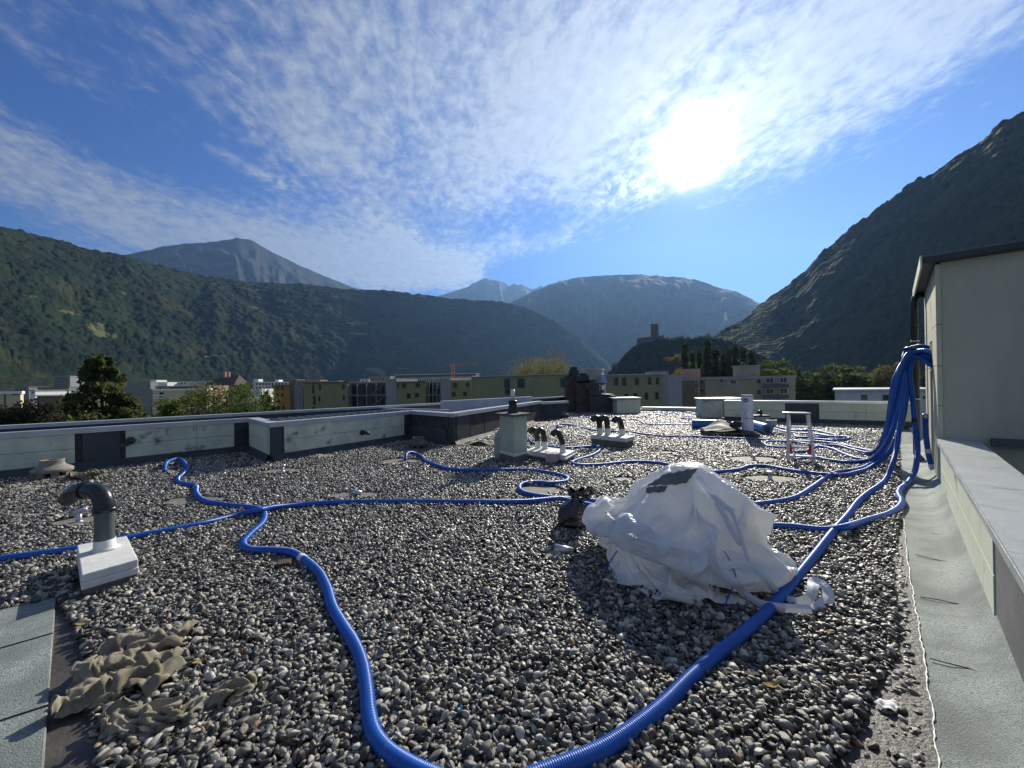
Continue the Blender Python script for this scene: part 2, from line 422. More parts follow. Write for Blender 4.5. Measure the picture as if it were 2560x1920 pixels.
hill('steep_slope', [(1690, 915), (1740, 872), (1765, 858), (1804, 838), (1829, 822), (1855, 808), (1875, 794), (1906, 760), (1943, 737), (1967, 725), (2012, 689), (2035, 657), (2057, 635), (2102, 598), (2148, 571), (2193, 535), (2238, 503), (2292, 463), (2328, 449), (2374, 413), (2405, 386),
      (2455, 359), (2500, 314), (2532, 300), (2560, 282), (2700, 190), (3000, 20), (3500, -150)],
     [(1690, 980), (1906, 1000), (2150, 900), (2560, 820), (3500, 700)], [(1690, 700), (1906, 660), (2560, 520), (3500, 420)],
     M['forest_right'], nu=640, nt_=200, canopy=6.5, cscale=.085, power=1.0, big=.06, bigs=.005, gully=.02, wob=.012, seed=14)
hill('castle_hill', [(1475, 962), (1520, 935), (1556, 899), (1576, 879), (1596, 866), (1625, 856), (1652, 852), (1700, 852), (1753, 849), (1790, 852), (1830, 862), (1900, 890), (1980, 930)],
     [(1475, 470), (1596, 500), (1980, 560)], [(1475, 440), (1596, 430), (1980, 480)],
     M['forest_castle'], nu=300, nt_=110, canopy=2.6, cscale=.2, power=.85, big=.05, bigs=.02, seed=17)
# low wooded fan of ground beyond the town on the left
M['fan'] = hill_mat('fan', (.010, .018, .008), (.035, .045, .016), .12, 2.)
hill('valley_fields', [(-400, 948), (0, 949), (120, 950), (300, 952), (500, 962), (800, 972), (1000, 975)], [(-400, 1000), (1000, 1200)], [(-400, 620), (1000, 800)], M['fan'], nu=160, nt_=20, canopy=4, cscale=.05, power=1., zf=GZ, seed=23)
# ================================================================== THE ROOF
M['panel'] = mat('pale_green_panel', (.66, .71, .55), (.57, .62, .48), scale=1.3, detail=8, lo=.4, hi=.7, rough=.75, c3=(.16, .19, .15), s3=2.2, lo3=.56, hi3=.78, bump=.0015, bscale=60)
M['panel_dirty'] = mat('weathered_panel', (.66, .71, .58), (.50, .55, .44), scale=2.0, detail=9, rough=.8, c3=(.10, .12, .10), s3=3.0, lo3=.55, hi3=.7, bump=.002, bscale=50)
M['felt'] = mat('mineral_felt', (.20, .255, .225), (.155, .20, .18), scale=2.5, detail=7, rough=.85, c3=(.27, .31, .28), s3=160., lo3=.5, hi3=.6, bump=.004, bscale=160, bump2=.006, b2scale=3.)
M['felt_light'] = mat('mineral_felt_light', (.34, .39, .355), (.17, .195, .18), scale=1.8, detail=10, rough=.8, c3=(.15, .17, .16), s3=110., lo3=.50, hi3=.60, bump=.007, bscale=140, bump2=.012, b2scale=4.)
M['felt_grey'] = mat('grey_felt', (.16, .165, .16), (.11, .115, .115), scale=3, detail=7, rough=.85, c3=(.22, .22, .21), s3=150., lo3=.5, hi3=.62, bump=.004, bscale=150)
M['felt_dark'] = mat('dark_felt', (.045, .055, .06), (.028, .034, .038), scale=3, rough=.7, bump=.003, bscale=120, rvar=.2)
M['slate_patch'] = mat('slate_patch', (.055, .065, .075), (.045, .053, .06), scale=2, rough=.65, bump=.002, bscale=60)
M['bitumen'] = mat('bitumen', (.018, .018, .017), (.05, .047, .043), scale=14, detail=9, rough=.55, c3=(.09, .08, .065), s3=5., lo3=.55, hi3=.75, bump=.008, bscale=45, rvar=.3)
M['burnt_block'] = mat('sooty_block', (.03, .03, .032), (.075, .07, .065), scale=2.5, detail=8, rough=.85, c3=(.14, .13, .12), s3=3.0, lo3=.62, hi3=.75, bump=.01, bscale=18)
M['coping'] = mat('metal_coping', (.56, .57, .60), (.46, .47, .50), scale=1.5, rough=.42, metal=.35, rvar=.2)
M['coping_dark'] = mat('dark_metal', (.10, .11, .13), (.07, .08, .09), scale=2, rough=.5, metal=.3)
M['zinc'] = mat('zinc', (.55, .57, .60), (.45, .47, .5), scale=2, rough=.3, metal=.8)
M['render_wall'] = mat('rendered_wall', (.54, .53, .43), (.46, .455, .375), scale=1.2, detail=8, rough=.95, bump=.006, bscale=130, stretch=(1.4, 1.4, .35), c3=(.36, .37, .31), s3=1.5, lo3=.5, hi3=.8)
M['cream'] = mat('cream_cladding', (.60, .585, .43), (.50, .49, .36), scale=1.5, rough=.7, c3=(.25, .24, .17), s3=2.4, lo3=.62, hi3=.78)
M['fascia'] = mat('dark_fascia', (.05, .045, .06), (.035, .033, .045), scale=3, rough=.45)
M['black'] = mat('black_gap', (.012, .012, .013), rough=.8)
M['caulk'] = mat('white_sealant', (.78, .80, .72), rough=.5)

Z1 = .83
def V2(p): return Vector((p[0], p[1]))
P0 = V2(G(0, 1087, Z1)); P1 = V2(G(622, 1048, Z1)); dA = (P1-P0).normalized()
PX = P0-dA*7.0
B0 = P1+Vector((dA.y, -dA.x))*.06; B1 = V2(G(676, 1061, Z1)); B2 = V2(G(1027, 1030, Z1)); B3 = V2(G(1132, 1037, Z1)); B4 = V2(G(1353, 1005, Z1))
O0 = V2(G(0, 1070, Z1)); O1 = V2(G(1417, 993, Z1)); dO = (O1-O0).normalized(); OX = O0-dO*8
ZF = .80
R0 = V2(G(1811, 1003, ZF)); R1 = V2(G(2232, 1006.5, ZF))
ZP = .75
C0 = V2(G(2353, 1097, ZP)); CN = V2(G(2493, 1297, ZP)); dR = (C0-CN).normalized(); nR = Vector((dR.y, -dR.x))  # nR: away from the roof
S0 = V2(G(2250, 1250)); S1 = V2(G(2345, 1920)); dS = (S0-S1).normalized()
TOP = D(2345, 640, C0.y).z
Tfar = C0+Vector((.69, .724)).normalized()*2.75
# roof deck with the building below it
deck = [PX-Vector((.6, -.6)), P1, B0, B1, B2, B3, B4, V2(G(1418, 1032)), V2(G(1600, 1018)), V2(G(1795, 1019)), R0, R1+Vector((.7, .2)), Tfar+nR*.0, C0+nR*.35, CN-dR*5+nR*.35, V2((-2, -4)), V2((-9, -3))]
mb = MB(); mb.prism([(p.x, p.y) for p in deck], GZ, -.03)
build('roof_deck', mb, M['bitumen'], kind='structure', recenter=False)

def strip(mb, pts, nrm_side, z0, z1, th_, mi=0):
    """thin wall along a polyline pts (Vector2), thickness th_ to the side given"""
    for a, b in zip(pts[:-1], pts[1:]):
        d = (b-a).normalized(); n = Vector((-d.y, d.x))*nrm_side
        q = [a, b, b+n*th_, a+n*th_]
        mb.prism([(p.x, p.y) for p in q], z0, z1, mi)
def facing(name, parent, a, b, t0, t1, z0, z1, material, off=.03, side=1, label=None, thick=.02, joints=None):
    """a panel on the roof side of the wall a-b, between fractions t0 and t1"""
    d = b-a; n = Vector((-d.normalized().y, d.normalized().x))*side
    p, q = a+d*t0+n*off, a+d*t1+n*off
    L = (q-p).length; dd = (q-p).normalized()
    mb = MB(); js = [0]+list(joints or [])+[1]
    zz_ = z0+(z1-z0)*.46
    for i in range(len(js)-1):
        u0, u1 = js[i]*L+(.004 if i else 0), js[i+1]*L-(.004 if i < len(js)-2 else 0)
        for (za, zb) in ((z0, zz_-.004), (zz_+.004, z1)):
            c = [p+dd*u0, p+dd*u1, p+dd*u1-n*thick, p+dd*u0-n*thick]
            mb.prism([(w.x, w.y) for w in c], za, zb)
    return build(name, mb, material, parent, label=label)
def plain(name, parent, a, b, t0, t1, z0, z1, material, off=.03, side=1, thick=.02, label=None):
    d = b-a; n = Vector((-d.normalized().y, d.normalized().x))*side
    c = [a+d*t0+n*off, a+d*t1+n*off, a+d*t1+n*(off-thick), a+d*t0+n*(off-thick)]
    mb = MB(); mb.prism([(w.x, w.y) for w in c], z0, z1)
    return build(name, mb, material, parent, label=label)
def coping_bar(mb, a, b, w_in, w_out, z, h=.035, lip=.07, side=1, ext=0.):
    """metal coping over a-b: reaches w_in to the roof side and w_out to the other, with a lip down on the roof side"""
    d = (b-a).normalized(); n = Vector((-d.y, d.x))*side
    a, b = a-d*ext, b+d*ext
    mb.prism([(p.x, p.y) for p in (a+n*w_in, b+n*w_in, b-n*w_out, a-n*w_out)], z, z+h)
    if lip: mb.prism([(p.x, p.y) for p in (a+n*w_in, b+n*w_in, b+n*(w_in-.012), a+n*(w_in-.012))], z-lip, z-.0005)

# --- left parapet: roof side is to the right of P0->P1, i.e. side = -1
lp = thing('parapet_wall', 'long low parapet of pale green panels with a double metal coping at the left', 'parapet', (P0.x, P0.y, 0))
mb = MB(); strip(mb, [PX, P1], 1, -.03, Z1-.002, .14); build('core', mb, M['burnt_block'], lp)
L = (P1-PX).length
def tt(u, v=1120):   # fraction along PX-P1 where the sight line at u meets the wall plane
    d = ray(u, v); dd = V2((d.x, d.y)); w = P1-PX
    den = dd.x*w.y-dd.y*w.x; s = (PX.x*w.y-PX.y*w.x)/den; pt = dd*s
    return (pt-PX).dot(w)/w.length_squared
facing('panel', lp, PX, P1, 0, tt(187), .17, Z1-.03, M['panel_dirty'], side=-1, joints=[.5, .8], label='pale green panel at the left end of the parapet')
plain('patch', lp, PX, P1, tt(206), tt(301), .14, Z1-.03, M['slate_patch'], side=-1, off=.034, thick=.03, label='smooth slate grey patch beside the round outlet')
plain('bare_block', lp, PX, P1, tt(188), tt(205), .16, Z1-.03, M['burnt_block'], side=-1, off=.012, thick=.01)
plain('bare_block', lp, PX, P1, tt(302), tt(312), .16, Z1-.03, M['burnt_block'], side=-1, off=.012, thick=.01)
facing('panel', lp, PX, P1, tt(314), tt(585), .17, Z1-.03, M['panel_dirty'], side=-1, joints=[.62], label='stained green panel with the round outlet')
plain('patch', lp, PX, P1, tt(586), 1, .14, Z1-.03, M['felt_dark'], side=-1, off=.02, thick=.018, label='black felt patch in the corner by the louvred box')
mb = MB(); coping_bar(mb, PX, P1, .05, .12, Z1, side=-1); build('coping', mb, M['coping'], lp)
# outer coping, running on behind the louvred box to the chimney stack
mb = MB(); strip(mb, [OX, O1], 1, -.03, Z1+.018, .16); build('outer_core', mb, M['coping_dark'], lp)
mb = MB(); coping_bar(mb, OX, O1, .05, .22, Z1+.02, side=-1, h=.03, lip=.05); build('outer_coping', mb, M['coping'], lp)
mb = MB(); mb.prism([(p.x, p.y) for p in (PX-nR*0, P1, B0, O0+dO*4.4, OX)], -.02, Z1-.16); build('gutter', mb, M['coping_dark'], lp)
# felt upstand at the foot
def upstand(name, pts, side, z1, w, material, parent=None, **k):
    mb = MB()
    for a, b in zip(pts[:-1], pts[1:]):
        d = (b-a).normalized(); n = Vector((-d.y, d.x))*side
        A_, B_ = a+n*.045, b+n*.045
        V = [(A_.x, A_.y, z1), (B_.x, B_.y, z1), (*(b+n*(.05+w*.35)), z1*.45), (*(a+n*(.05+w*.35)), z1*.45), (*(b+n*(.05+w)), .006), (*(a+n*(.05+w)), .006), (*(a-n*.02), z1), (*(b-n*.02), z1)]
        mb.add(V, [(0, 1, 7, 6), (3, 2, 1, 0), (5, 4, 2, 3)] if side < 0 else [(6, 7, 1, 0), (0, 1, 2, 3), (3, 2, 4, 5)])
    return build(name, mb, material, parent, **k)
upstand('upstand', [PX, P1], -1, .17, .14, M['felt_dark'], lp)

# --- louvred box
lb = thing('louvre_box', 'box of pale green panels with a row of sloping white louvres on top', 'roof box', (B1.x, B1.y, 0))
back = [B0, B1, B2, B2+Vector((-.95, 1.05))*1.15, B0+Vector((-.6, .75))]
mb = MB(); strip(mb, [B0, B1, B2], 1, -.03, Z1-.002, .13); build('core', mb, M['burnt_block'], lb)
facing('panel', lb, B0, B1, .04, .99, .17, Z1-.03, M['panel'], side=-1, label='clean pale panel on the short end')
def tb(u, a, b, v=1090):
    d = ray(u, v); dd = V2((d.x, d.y)); w = b-a
    den = dd.x*w.y-dd.y*w.x; s = (a.x*w.y-a.y*w.x)/den; pt = dd*s
    return (pt-a).dot(w)/w.length_squared
plain('patch', lb, B1, B2, -.005, tb(702, B1, B2), .13, Z1-.03, M['slate_patch'], side=-1, off=.036, thick=.03, label='slate grey corner patch')
plain('bare_block', lb, B1, B2, tb(702.5, B1, B2), tb(708, B1, B2), .15, Z1-.03, M['burnt_block'], side=-1, off=.015, thick=.012)
facing('panel', lb, B1, B2, tb(709, B1, B2), tb(1009, B1, B2), .17, Z1-.03, M['panel_dirty'], side=-1, joints=[.62], label='long stained panel with a seam and a spout')
plain('patch', lb, B1, B2, tb(1010, B1, B2), 1, .1, Z1-.03, M['felt_dark'], side=-1, off=.02, thick=.018, label='dark felt patch at the far end')
mb = MB(); coping_bar(mb, B0, B1, .05, .20, Z1+.003, side=-1, ext=.03); build('coping', mb, M['coping'], lb)
mb = MB(); coping_bar(mb, B1, B2, .05, .17, Z1+.006, side=-1, ext=.05); build('coping', mb, M['coping'], lb)
upstand('upstand', [B0, B1, B2], -1, .17, .13, M['felt_dark'], lb)
dB = (B2-B1).normalized(); nB = Vector((-dB.y, dB.x))
for k in range(17):
    p = B1+dB*(.42+k*.235)+nB*.20
    c = Vector((p.x, p.y, Z1+.03)); a_ = Vector((dB.x, dB.y, -.75)).normalized()
    mb = MB(); w_ = Vector((nB.x, nB.y, 0)); t_ = a_.cross(w_).normalized()
    mb.obox(c+w_*.30, a_*.085, w_*.30, t_*.006); build('louvre', mb, M['zinc'], lb)
mb = MB(); q = [B1+nB*.17+dB*.1, B2+nB*.17, B2+nB*.75, B1+(B0-B1).normalized()*.62+dB*.5]; mb.prism([(p.x, p.y) for p in q], -.02, Z1-.14); build('shaft', mb, M['black'], lb)

# --- dark light well
dw = thing('light_well', 'sooty dark block walls round a light well, behind the pale chimney', 'light well', (B3.x, B3.y, 0))
mb = MB(); strip(mb, [B2, B3, B4], 1, -.03, Z1-.002, .15); build('wall', mb, M['burnt_block'], dw)
plain('corner_patch', dw, B3, B4, 0, .12, .12, Z1-.03, M['slate_patch'], side=-1, off=.025)
plain('corner_patch', dw, B2, B3, .86, 1, .12, Z1-.03, M['slate_patch'], side=-1, off=.025)
mb = MB()
for i, (t0, t1) in enumerate(((.125, .24), (.245, .40), (.405, .60), (.605, .8), (.805, .97))):
    for z0_, z1_ in ((.13, .44), (.46, .78)):
        d = B4-B3; n = Vector((d.y, -d.x)).normalized()
        c = [B3+d*t0+n*.02, B3+d*t1+n*.02, B3+d*t1, B3+d*t0]; mb.prism([(w.x, w.y) for w in c], z0_, z1_)
build('block_facing', mb, M['burnt_block'], dw)
mb = MB(); coping_bar(mb, B2, B3, .05, .2, Z1+.009, side=-1, ext=.06); build('coping', mb, M['coping'], dw)
mb = MB(); coping_bar(mb, B3, B4, .05, .22, Z1+.012, side=-1, ext=.05); build('coping', mb, M['coping'], dw)
upstand('upstand', [B2, B3, B4], -1, .12, .14, M['felt_dark'], dw)
# far wall of the well and grey duct behind
K0 = V2(G(1109, 1016, .78)); K1 = V2(G(1331, 1002, .78))
mb = MB(); strip(mb, [K0, K1], 1, .2, 1.0, .22); build('duct', mb, M['coping'], dw, label='long light grey duct casing behind the well', bevel=.01)
mb = MB(); w0, w1 = V2(G(950, 1018, Z1)), V2(G(1120, 1022, Z1)); strip(mb, [w0, w1], 1, .0, Z1-.03, .12); build('inner_wall', mb, M['coping'], dw)
mb = MB(); mb.prism([(p.x, p.y) for p in (B2+nB*.3, B3+nB*.25, B4+nB*.3, O1-dO*1.0, O0+dO*11)], -.02, .42); build('well_floor', mb, M['coping_dark'], dw)
mb = MB(); E4 = V2(G(1420, 1003, .80)); strip(mb, [B4, E4], 1, -.03, .78, .15); build('wall', mb, M['felt_dark'], dw)
mb = MB(); coping_bar(mb, B4, E4, .04, .2, .785, side=-1); build('coping', mb, M['coping'], dw)

# --- chimney stack at the far end
cs = thing('chimney_stack', 'dark sooty brick chimney stack with three stone caps stepping down to the right', 'chimney', (*V2(G(1440, 1031)), 0))
M['soot_brick'] = mat('soot_brick', (.04, .036, .035), (.085, .075, .07), scale=2.5, detail=8, rough=.9, c3=(.12, .10, .09), s3=4, lo3=.6, hi3=.75, bump=.02, bscale=12)
M['cap_stone'] = mat('dark_cap_stone', (.035, .038, .042), (.06, .065, .07), scale=4, rough=.85, bump=.01, bscale=15)
YS = G(1440, 1031).y
def px_box(mb, u0, u1, v0, v1, Y, depth, mi=0):
    a = D(u0, v1, Y); b = D(u1, v0, Y); mb.box(a.x, b.x, Y, Y+depth, max(a.z, -.03), b.z, mi)
mb = MB(); px_box(mb, 1418, 1472, 943, 1040, YS, 1.1); build('brickwork', mb, M['soot_brick'], cs, bevel=.01)
mb = MB(); px_box(mb, 1440, 1474, 958, 1040, YS-.25, .24); build('brickwork', mb, M['soot_brick'], cs)
mb = MB(); px_box(mb, 1416, 1450, 938, 942.5, YS-.05, 1.2); px_box(mb, 1425, 1447, 925, 937.8, YS+.1, .6); px_box(mb, 1428, 1443, 916.5, 924.8, YS+.18, .45); build('cap', mb, M['cap_stone'], cs, bevel=.02)
mb = MB(); px_box(mb, 1441, 1468, 938, 953, YS-.28, .7); px_box(mb, 1452, 1467, 932, 937.8, YS-.2, .5); px_box(mb, 1470, 1472, 936, 953, YS-.2, .5); build('cap', mb, M['cap_stone'], cs, bevel=.02)
mb = MB(); px_box(mb, 1463, 1498, 957, 975, YS-.5, .7); px_box(mb, 1474, 1490, 948.5, 956.8, YS-.42, .5); px_box(mb, 1475, 1484, 960, 970, YS-.53, .02, 0); build('cap', mb, M['cap_stone'], cs, bevel=.02)
mb = MB(); px_box(mb, 1475, 1540, 989, 1040, YS-.6, 1.4); px_box(mb, 1473, 1504, 974.5, 988.8, YS-.45, 1.1); build('felted_base', mb, M['slate_patch'], cs, bevel=.01)
mb = MB(); px_box(mb, 1486, 1536, 985.5, 988.6, YS-.66, 1.5); build('base_coping', mb, M['coping_dark'], cs)
# stainless flue
fl = thing('steel_flue', 'shiny stainless steel flue pipe with a blue-grey conical cowl on the dark chimney base', 'flue', D(1507, 985.3, YS-.2))
c = D(1507, 985, YS-.2); k = YS*1e-3
M['steel'] = mat('stainless', (.62, .62, .62), rough=.22, metal=1.)
M['cowl_blue'] = mat('cowl_sheet', (.22, .32, .48), rough=.35, metal=.5)
mb = MB(); mb.lathe(c, [(7.6*k, 0.01), (7.6*k, 27*k)], 20); build('pipe', mb, M['steel'], fl, smooth_=True)
mb = MB(); mb.lathe(c, [(10.5*k, 27.2*k), (10.8*k, 28*k), (7.2*k, 43*k), (7*k, 44*k), (.5*k, 44.3*k)], 20); build('cowl', mb, M['cowl_blue'], fl)
mb = MB(); mb.lathe(c, [(8.2*k, .012), (8.2*k, 3*k)], 20); build('collar', mb, M['steel'], fl)

# --- pale box and low far edge
fb = thing('parapet_box', 'short pale grey-green wall box with a bright metal lid right of the chimney stack', 'parapet', (*V2(G(1572, 1034)), 0))
YB = G(1572, 1034).y
mb = MB(); px_box(mb, 1543, 1601, 998, 1033, YB, 1.3); build('body', mb, M['panel'], fb)
mb = MB(); px_box(mb, 1541, 1602, 1033.2, 1040, YB-.02, 1.2); build('upstand', mb, M['felt_dark'], fb)
mb = MB(); px_box(mb, 1531, 1603.5, 993.5, 997.8, YB-.1, 1.45); build('lid', mb, M['zinc'], fb)
E0 = V2(G(1603, 1019.5, .2)); E1 = V2(G(1800, 1023, .2))
ek = thing('roof_edge_kerb', 'low dark kerb with a gleaming metal edge strip along the far roof edge', 'kerb', (E0.x, E0.y, 0))
mb = MB(); strip(mb, [E0, E1], 1, -.03, .2, .3); build('kerb', mb, M['felt_dark'], ek)
mb = MB(); coping_bar(mb, E0, E1, .03, .33, .203, side=-1, h=.05, lip=.12); build('edge_strip', mb, M['zinc'], ek)

# --- far right parapet
fr = thing('parapet_wall', 'far parapet of pale green panels running behind the stepladder to the blue hoses', 'parapet', (R0.x, R0.y, 0))
R1e = R1+(R1-R0).normalized()*.6
mb = MB(); strip(mb, [R0, R1e], 1, -.03, ZF-.002, .2); build('core', mb, M['burnt_block'], fr)
facing('panel', fr, R0, R1e, .0, tb(1964, R0, R1e), .17, ZF-.04, M['panel'], side=-1, joints=[.55], label='pale panel behind the white roll')
plain('patch', fr, R0, R1e, tb(1966, R0, R1e), tb(2047, R0, R1e), .14, ZF-.04, M['slate_patch'], side=-1, off=.034, thick=.03, label='grey felt patch behind the stepladder')
facing('panel', fr, R0, R1e, tb(2049, R0, R1e), 1, .17, ZF-.04, M['panel'], side=-1, joints=[.5], label='pale panel by the hoses')
mb = MB(); coping_bar(mb, R0, R1e, .06, .3, ZF, side=-1, h=.035, lip=.05); build('coping', mb, M['zinc'], fr)
upstand('upstand', [R0, R1e], -1, .17, .25, M['felt_dark'], fr)
tallb = thing('parapet_box', 'grey-green block with a gleaming lid at the left end of the far parapet', 'parapet', (*V2(G(1785, 1043)), 0))
YT = G(1785, 1046).y+.3
mb = MB(); px_box(mb, 1763, 1807, 1001, 1044, YT, .9); build('body', mb, M['panel_dirty'], tallb)
mb = MB(); px_box(mb, 1764, 1813, 1044.3, 1050, YT-.05, .9); build('upstand', mb, M['felt_dark'], tallb)
mb = MB(); a = D(1762, 1000.6, YT); b = D(1862, 999, YT+.0); mb.box(a.x, b.x, YT-.08, YT+1.1, a.z, a.z+.08); build('lid', mb, M['zinc'], tallb)

# --- stair tower at the right
tw = thing('stair_tower', 'tall rendered roof tower with a dark fascia at the right edge', 'building', (C0.x, C0.y, 0))
nf = Vector((dR.y, -dR.x)); nf = Vector((.724, -.69)).normalized(); ds = Vector((.69, .724)).normalized()
Q = [C0, Tfar, Tfar+nf*6, C0+nf*6]
mb = MB(); mb.prism([(p.x, p.y) for p in (C0+nf*.02, Tfar+nf*.02, Tfar+nf*6, C0+nf*6)], GZ, TOP-.102); build('wall', mb, M['render_wall'], tw)
nl = -nf
def sideplane(u, v):
    d = ray(u, v); dd = V2((d.x, d.y)); s = (C0.x*ds.y-C0.y*ds.x)/(dd.x*ds.y-dd.y*ds.x)
    return Vector((d.x*s, d.y*s, EYE+d.z*s))
# cream cladding boards of the side face, with the slot between them
def clad(s0, s1, z0, z1, off=.03, material=None, name='cladding'):
    q = [C0+ds*s0+nl*off, C0+ds*s1+nl*off, C0+ds*s1-nl*.019, C0+ds*s0-nl*.019]
    mb = MB(); mb.prism([(p.x, p.y) for p in q], z0, z1); return build(name, mb, material or M['cream'], tw)
SS0 = (V2(sideplane(2338, 890))-C0).dot(ds); SS1 = (V2(sideplane(2331, 890))-C0).dot(ds)
SZ1 = sideplane(2335, 857).z; SZ0 = sideplane(2336, 928).z
zc = [0.05, .62, 1.22, 1.78, 2.36, TOP-.12]
for i in range(5): clad(-.03, SS0, zc[i]+.004, zc[i+1]-.004)
clad(SS0+.006, SS1, SZ1+.03, TOP-.12); clad(SS0+.006, SS1, .05, SZ0-.03, off=.0, material=M['felt_grey'], name='recess_panel')
for i in range(5): clad(SS1+.006, SS1+.9, zc[i]+.004, zc[i+1]-.004)
for i in range(5): clad(SS1+.91, 2.75, zc[i]+.004, zc[i+1]-.004)
mb = MB(); q = [C0+ds*SS0+nl*.034, C0+ds*SS1+nl*.034, C0+ds*SS1-nl*.0, C0+ds*SS0-nl*.0]
mb.prism([(p.x, p.y) for p in q], SZ0, SZ1); build('slot', mb, M['black'], tw)
mb = MB(); rf = [C0+nl*.16-ds*.12, Tfar+nl*.16+ds*.15, Tfar+nf*6.2+ds*.15, C0+nf*6.2-ds*.12]
mb.prism([(p.x, p.y) for p in rf], TOP-.10, TOP); build('roof', mb, M['fascia'], tw, bevel=.01)
mb = MB(); q = [rf[0]-ds*.02, rf[1]+ds*.02, rf[1]+ds*.02+nl*.02, rf[0]-ds*.02+nl*.02]
mb.prism([(p.x, p.y) for p in q], TOP-.16, TOP+.012); build('eaves_flashing', mb, M['panel'], tw)
q = [C0+nf*.45-ds*.02, C0+nf*1.2-ds*.02, C0+nf*1.2-ds*.10, C0+nf*.45-ds*.10]
mb = MB(); mb.prism([(p.x, p.y) for p in q], .70, .80); build('flashing', mb, M['coping_dark'], tw)

M['coping_rough'] = mat('sheet_metal_top', (.52, .55, .53), (.42, .45, .44), scale=2.2, detail=8, rough=.42, metal=.15, c3=(.33, .35, .34), s3=4., lo3=.5, hi3=.75, rvar=.2, bump=.002, bscale=30, bump2=.006, b2scale=3.)
# --- right parapet coming towards the camera
rp = thing('parapet_wall', 'broad sunlit parapet with a sheet metal top coming towards the camera at the right edge', 'parapet', (CN.x, CN.y, 0))
RN = CN-dR*4.5
mb = MB(); q = [C0-dR*.01, RN, RN+nR*.30, C0+nR*.30-dR*.01]; mb.prism([(p.x, p.y) for p in q], -.03, ZP-.012); build('core', mb, M['felt_grey'], rp)
Lr = (C0-RN).length
facing('panel', rp, RN, C0, 4.5/Lr, .998, .13, ZP-.02, M['panel'], side=1, joints=[.36, .7], label='pale green panel beside the felt gutter', off=.02)
plain('felt_facing', rp, RN, C0, 0, 4.49/Lr, .10, ZP-.02, M['felt_grey'], side=1, off=.012, thick=.01)
for i, (t0, t1) in enumerate(((0, .42), (.4205, .62), (.6205, .82), (.8205, .999))):
    d = C0-RN; a, b = RN+d*t0, RN+d*t1
    mb = MB(); mb.prism([(p.x, p.y) for p in (a-nR*.05, b-nR*.05, b+nR*.36, a+nR*.36)], [ZP, ZP, ZP-.025, ZP-.025], [ZP+.015, ZP+.015, ZP-.01, ZP-.01])
    mb.prism([(p.x, p.y) for p in (a-nR*.052, b-nR*.052, b-nR*.040, a-nR*.040)], ZP-.05, ZP-.001)
    build('coping', mb, M['coping_rough'] if 'coping_rough' in M else M['felt_light'], rp)
# felt strip along it, rising against the wall
def line_pt(a, d, s): return a+d*s
mb = MB(); ns = 60; rows = []
base0 = S1-dS*4.0; Ls = (S0-S1).length+4.0+6.2
for i in range(ns):
    p = base0+dS*Ls*i/(ns-1)
    # distance to the parapet line
    w = (C0-p).dot(nR); row = []
    for f_, z_ in ((0, .008), (.35, .012), (.62, .03), (.80, .075), (.92, .14), (1.0, .19)):
        q = p+nR*w*f_
        row.append((q.x, q.y, z_+.004*math.sin(i*.9+f_*7)+.006*math.sin(i*.37)*f_))
    rows.append(row)
mb.grid(np.array(rows), flip=True)
build('felt_gutter', mb, M['felt_light'], smooth_=True, kind='structure', recenter=False)
# sealant bead and bitumen margin
pts = []
for i in range(600):
    s = Ls*i/599; p = base0+dS*s+nR*(.006*math.sin(s*1.7)+.003*math.sin(s*13+1)+.004*random.uniform(-1, 1))
    pts.append((p.x, p.y, .014))
mb = MB(); mb.tube(pts, [.0022+.0035*random.random()**2 for _ in pts], 6); build('sealant_bead', mb, M['caulk'], smooth_=True, label='thin wavy white sealant bead along the edge of the felt strip on the right', cat='sealant')
# seams of the felt strip
def fp(u, v, z=.02): return G(u, v, z)
M['seam'] = mat('black_seam', (.02, .025, .03), rough=.4)
for seam in ([(2290, 1386), (2330, 1397), (2378, 1407), (2408, 1411), (2421, 1403), (2427, 1388)], [(2300, 1492), (2350, 1500), (2400, 1511), (2450, 1526), (2468, 1519), (2475, 1494)],
             [(2325, 1646), (2370, 1658), (2425, 1672), (2470, 1693), (2535, 1708), (2552, 1690), (2553, 1668)], [(2330, 1332), (2360, 1339), (2385, 1338), (2392, 1318)]):
    zs = np.linspace(.018, .05, len(seam)).tolist(); zs[-1] = .14; zs[-2] = .09
    mb = MB(); mb.tube([fp(u, v, z) for (u, v), z in zip(seam, zs)], .003, 6)
    build('felt_seam', mb, M['seam'], kind='structure')
# bitumen margin between gravel and felt is the bare deck: dark sheet
mb = MB(); rows = []
for i in range(40):
    p = base0+dS*Ls*i/39; rows.append([(p.x-nR.x*.45, p.y-nR.y*.45, .0), (p.x+nR.x*.02, p.y+nR.y*.02, .004)])
mb.grid(np.array(rows), flip=True); build('bitumen_margin', mb, M['bitumen'], kind='structure', recenter=False)
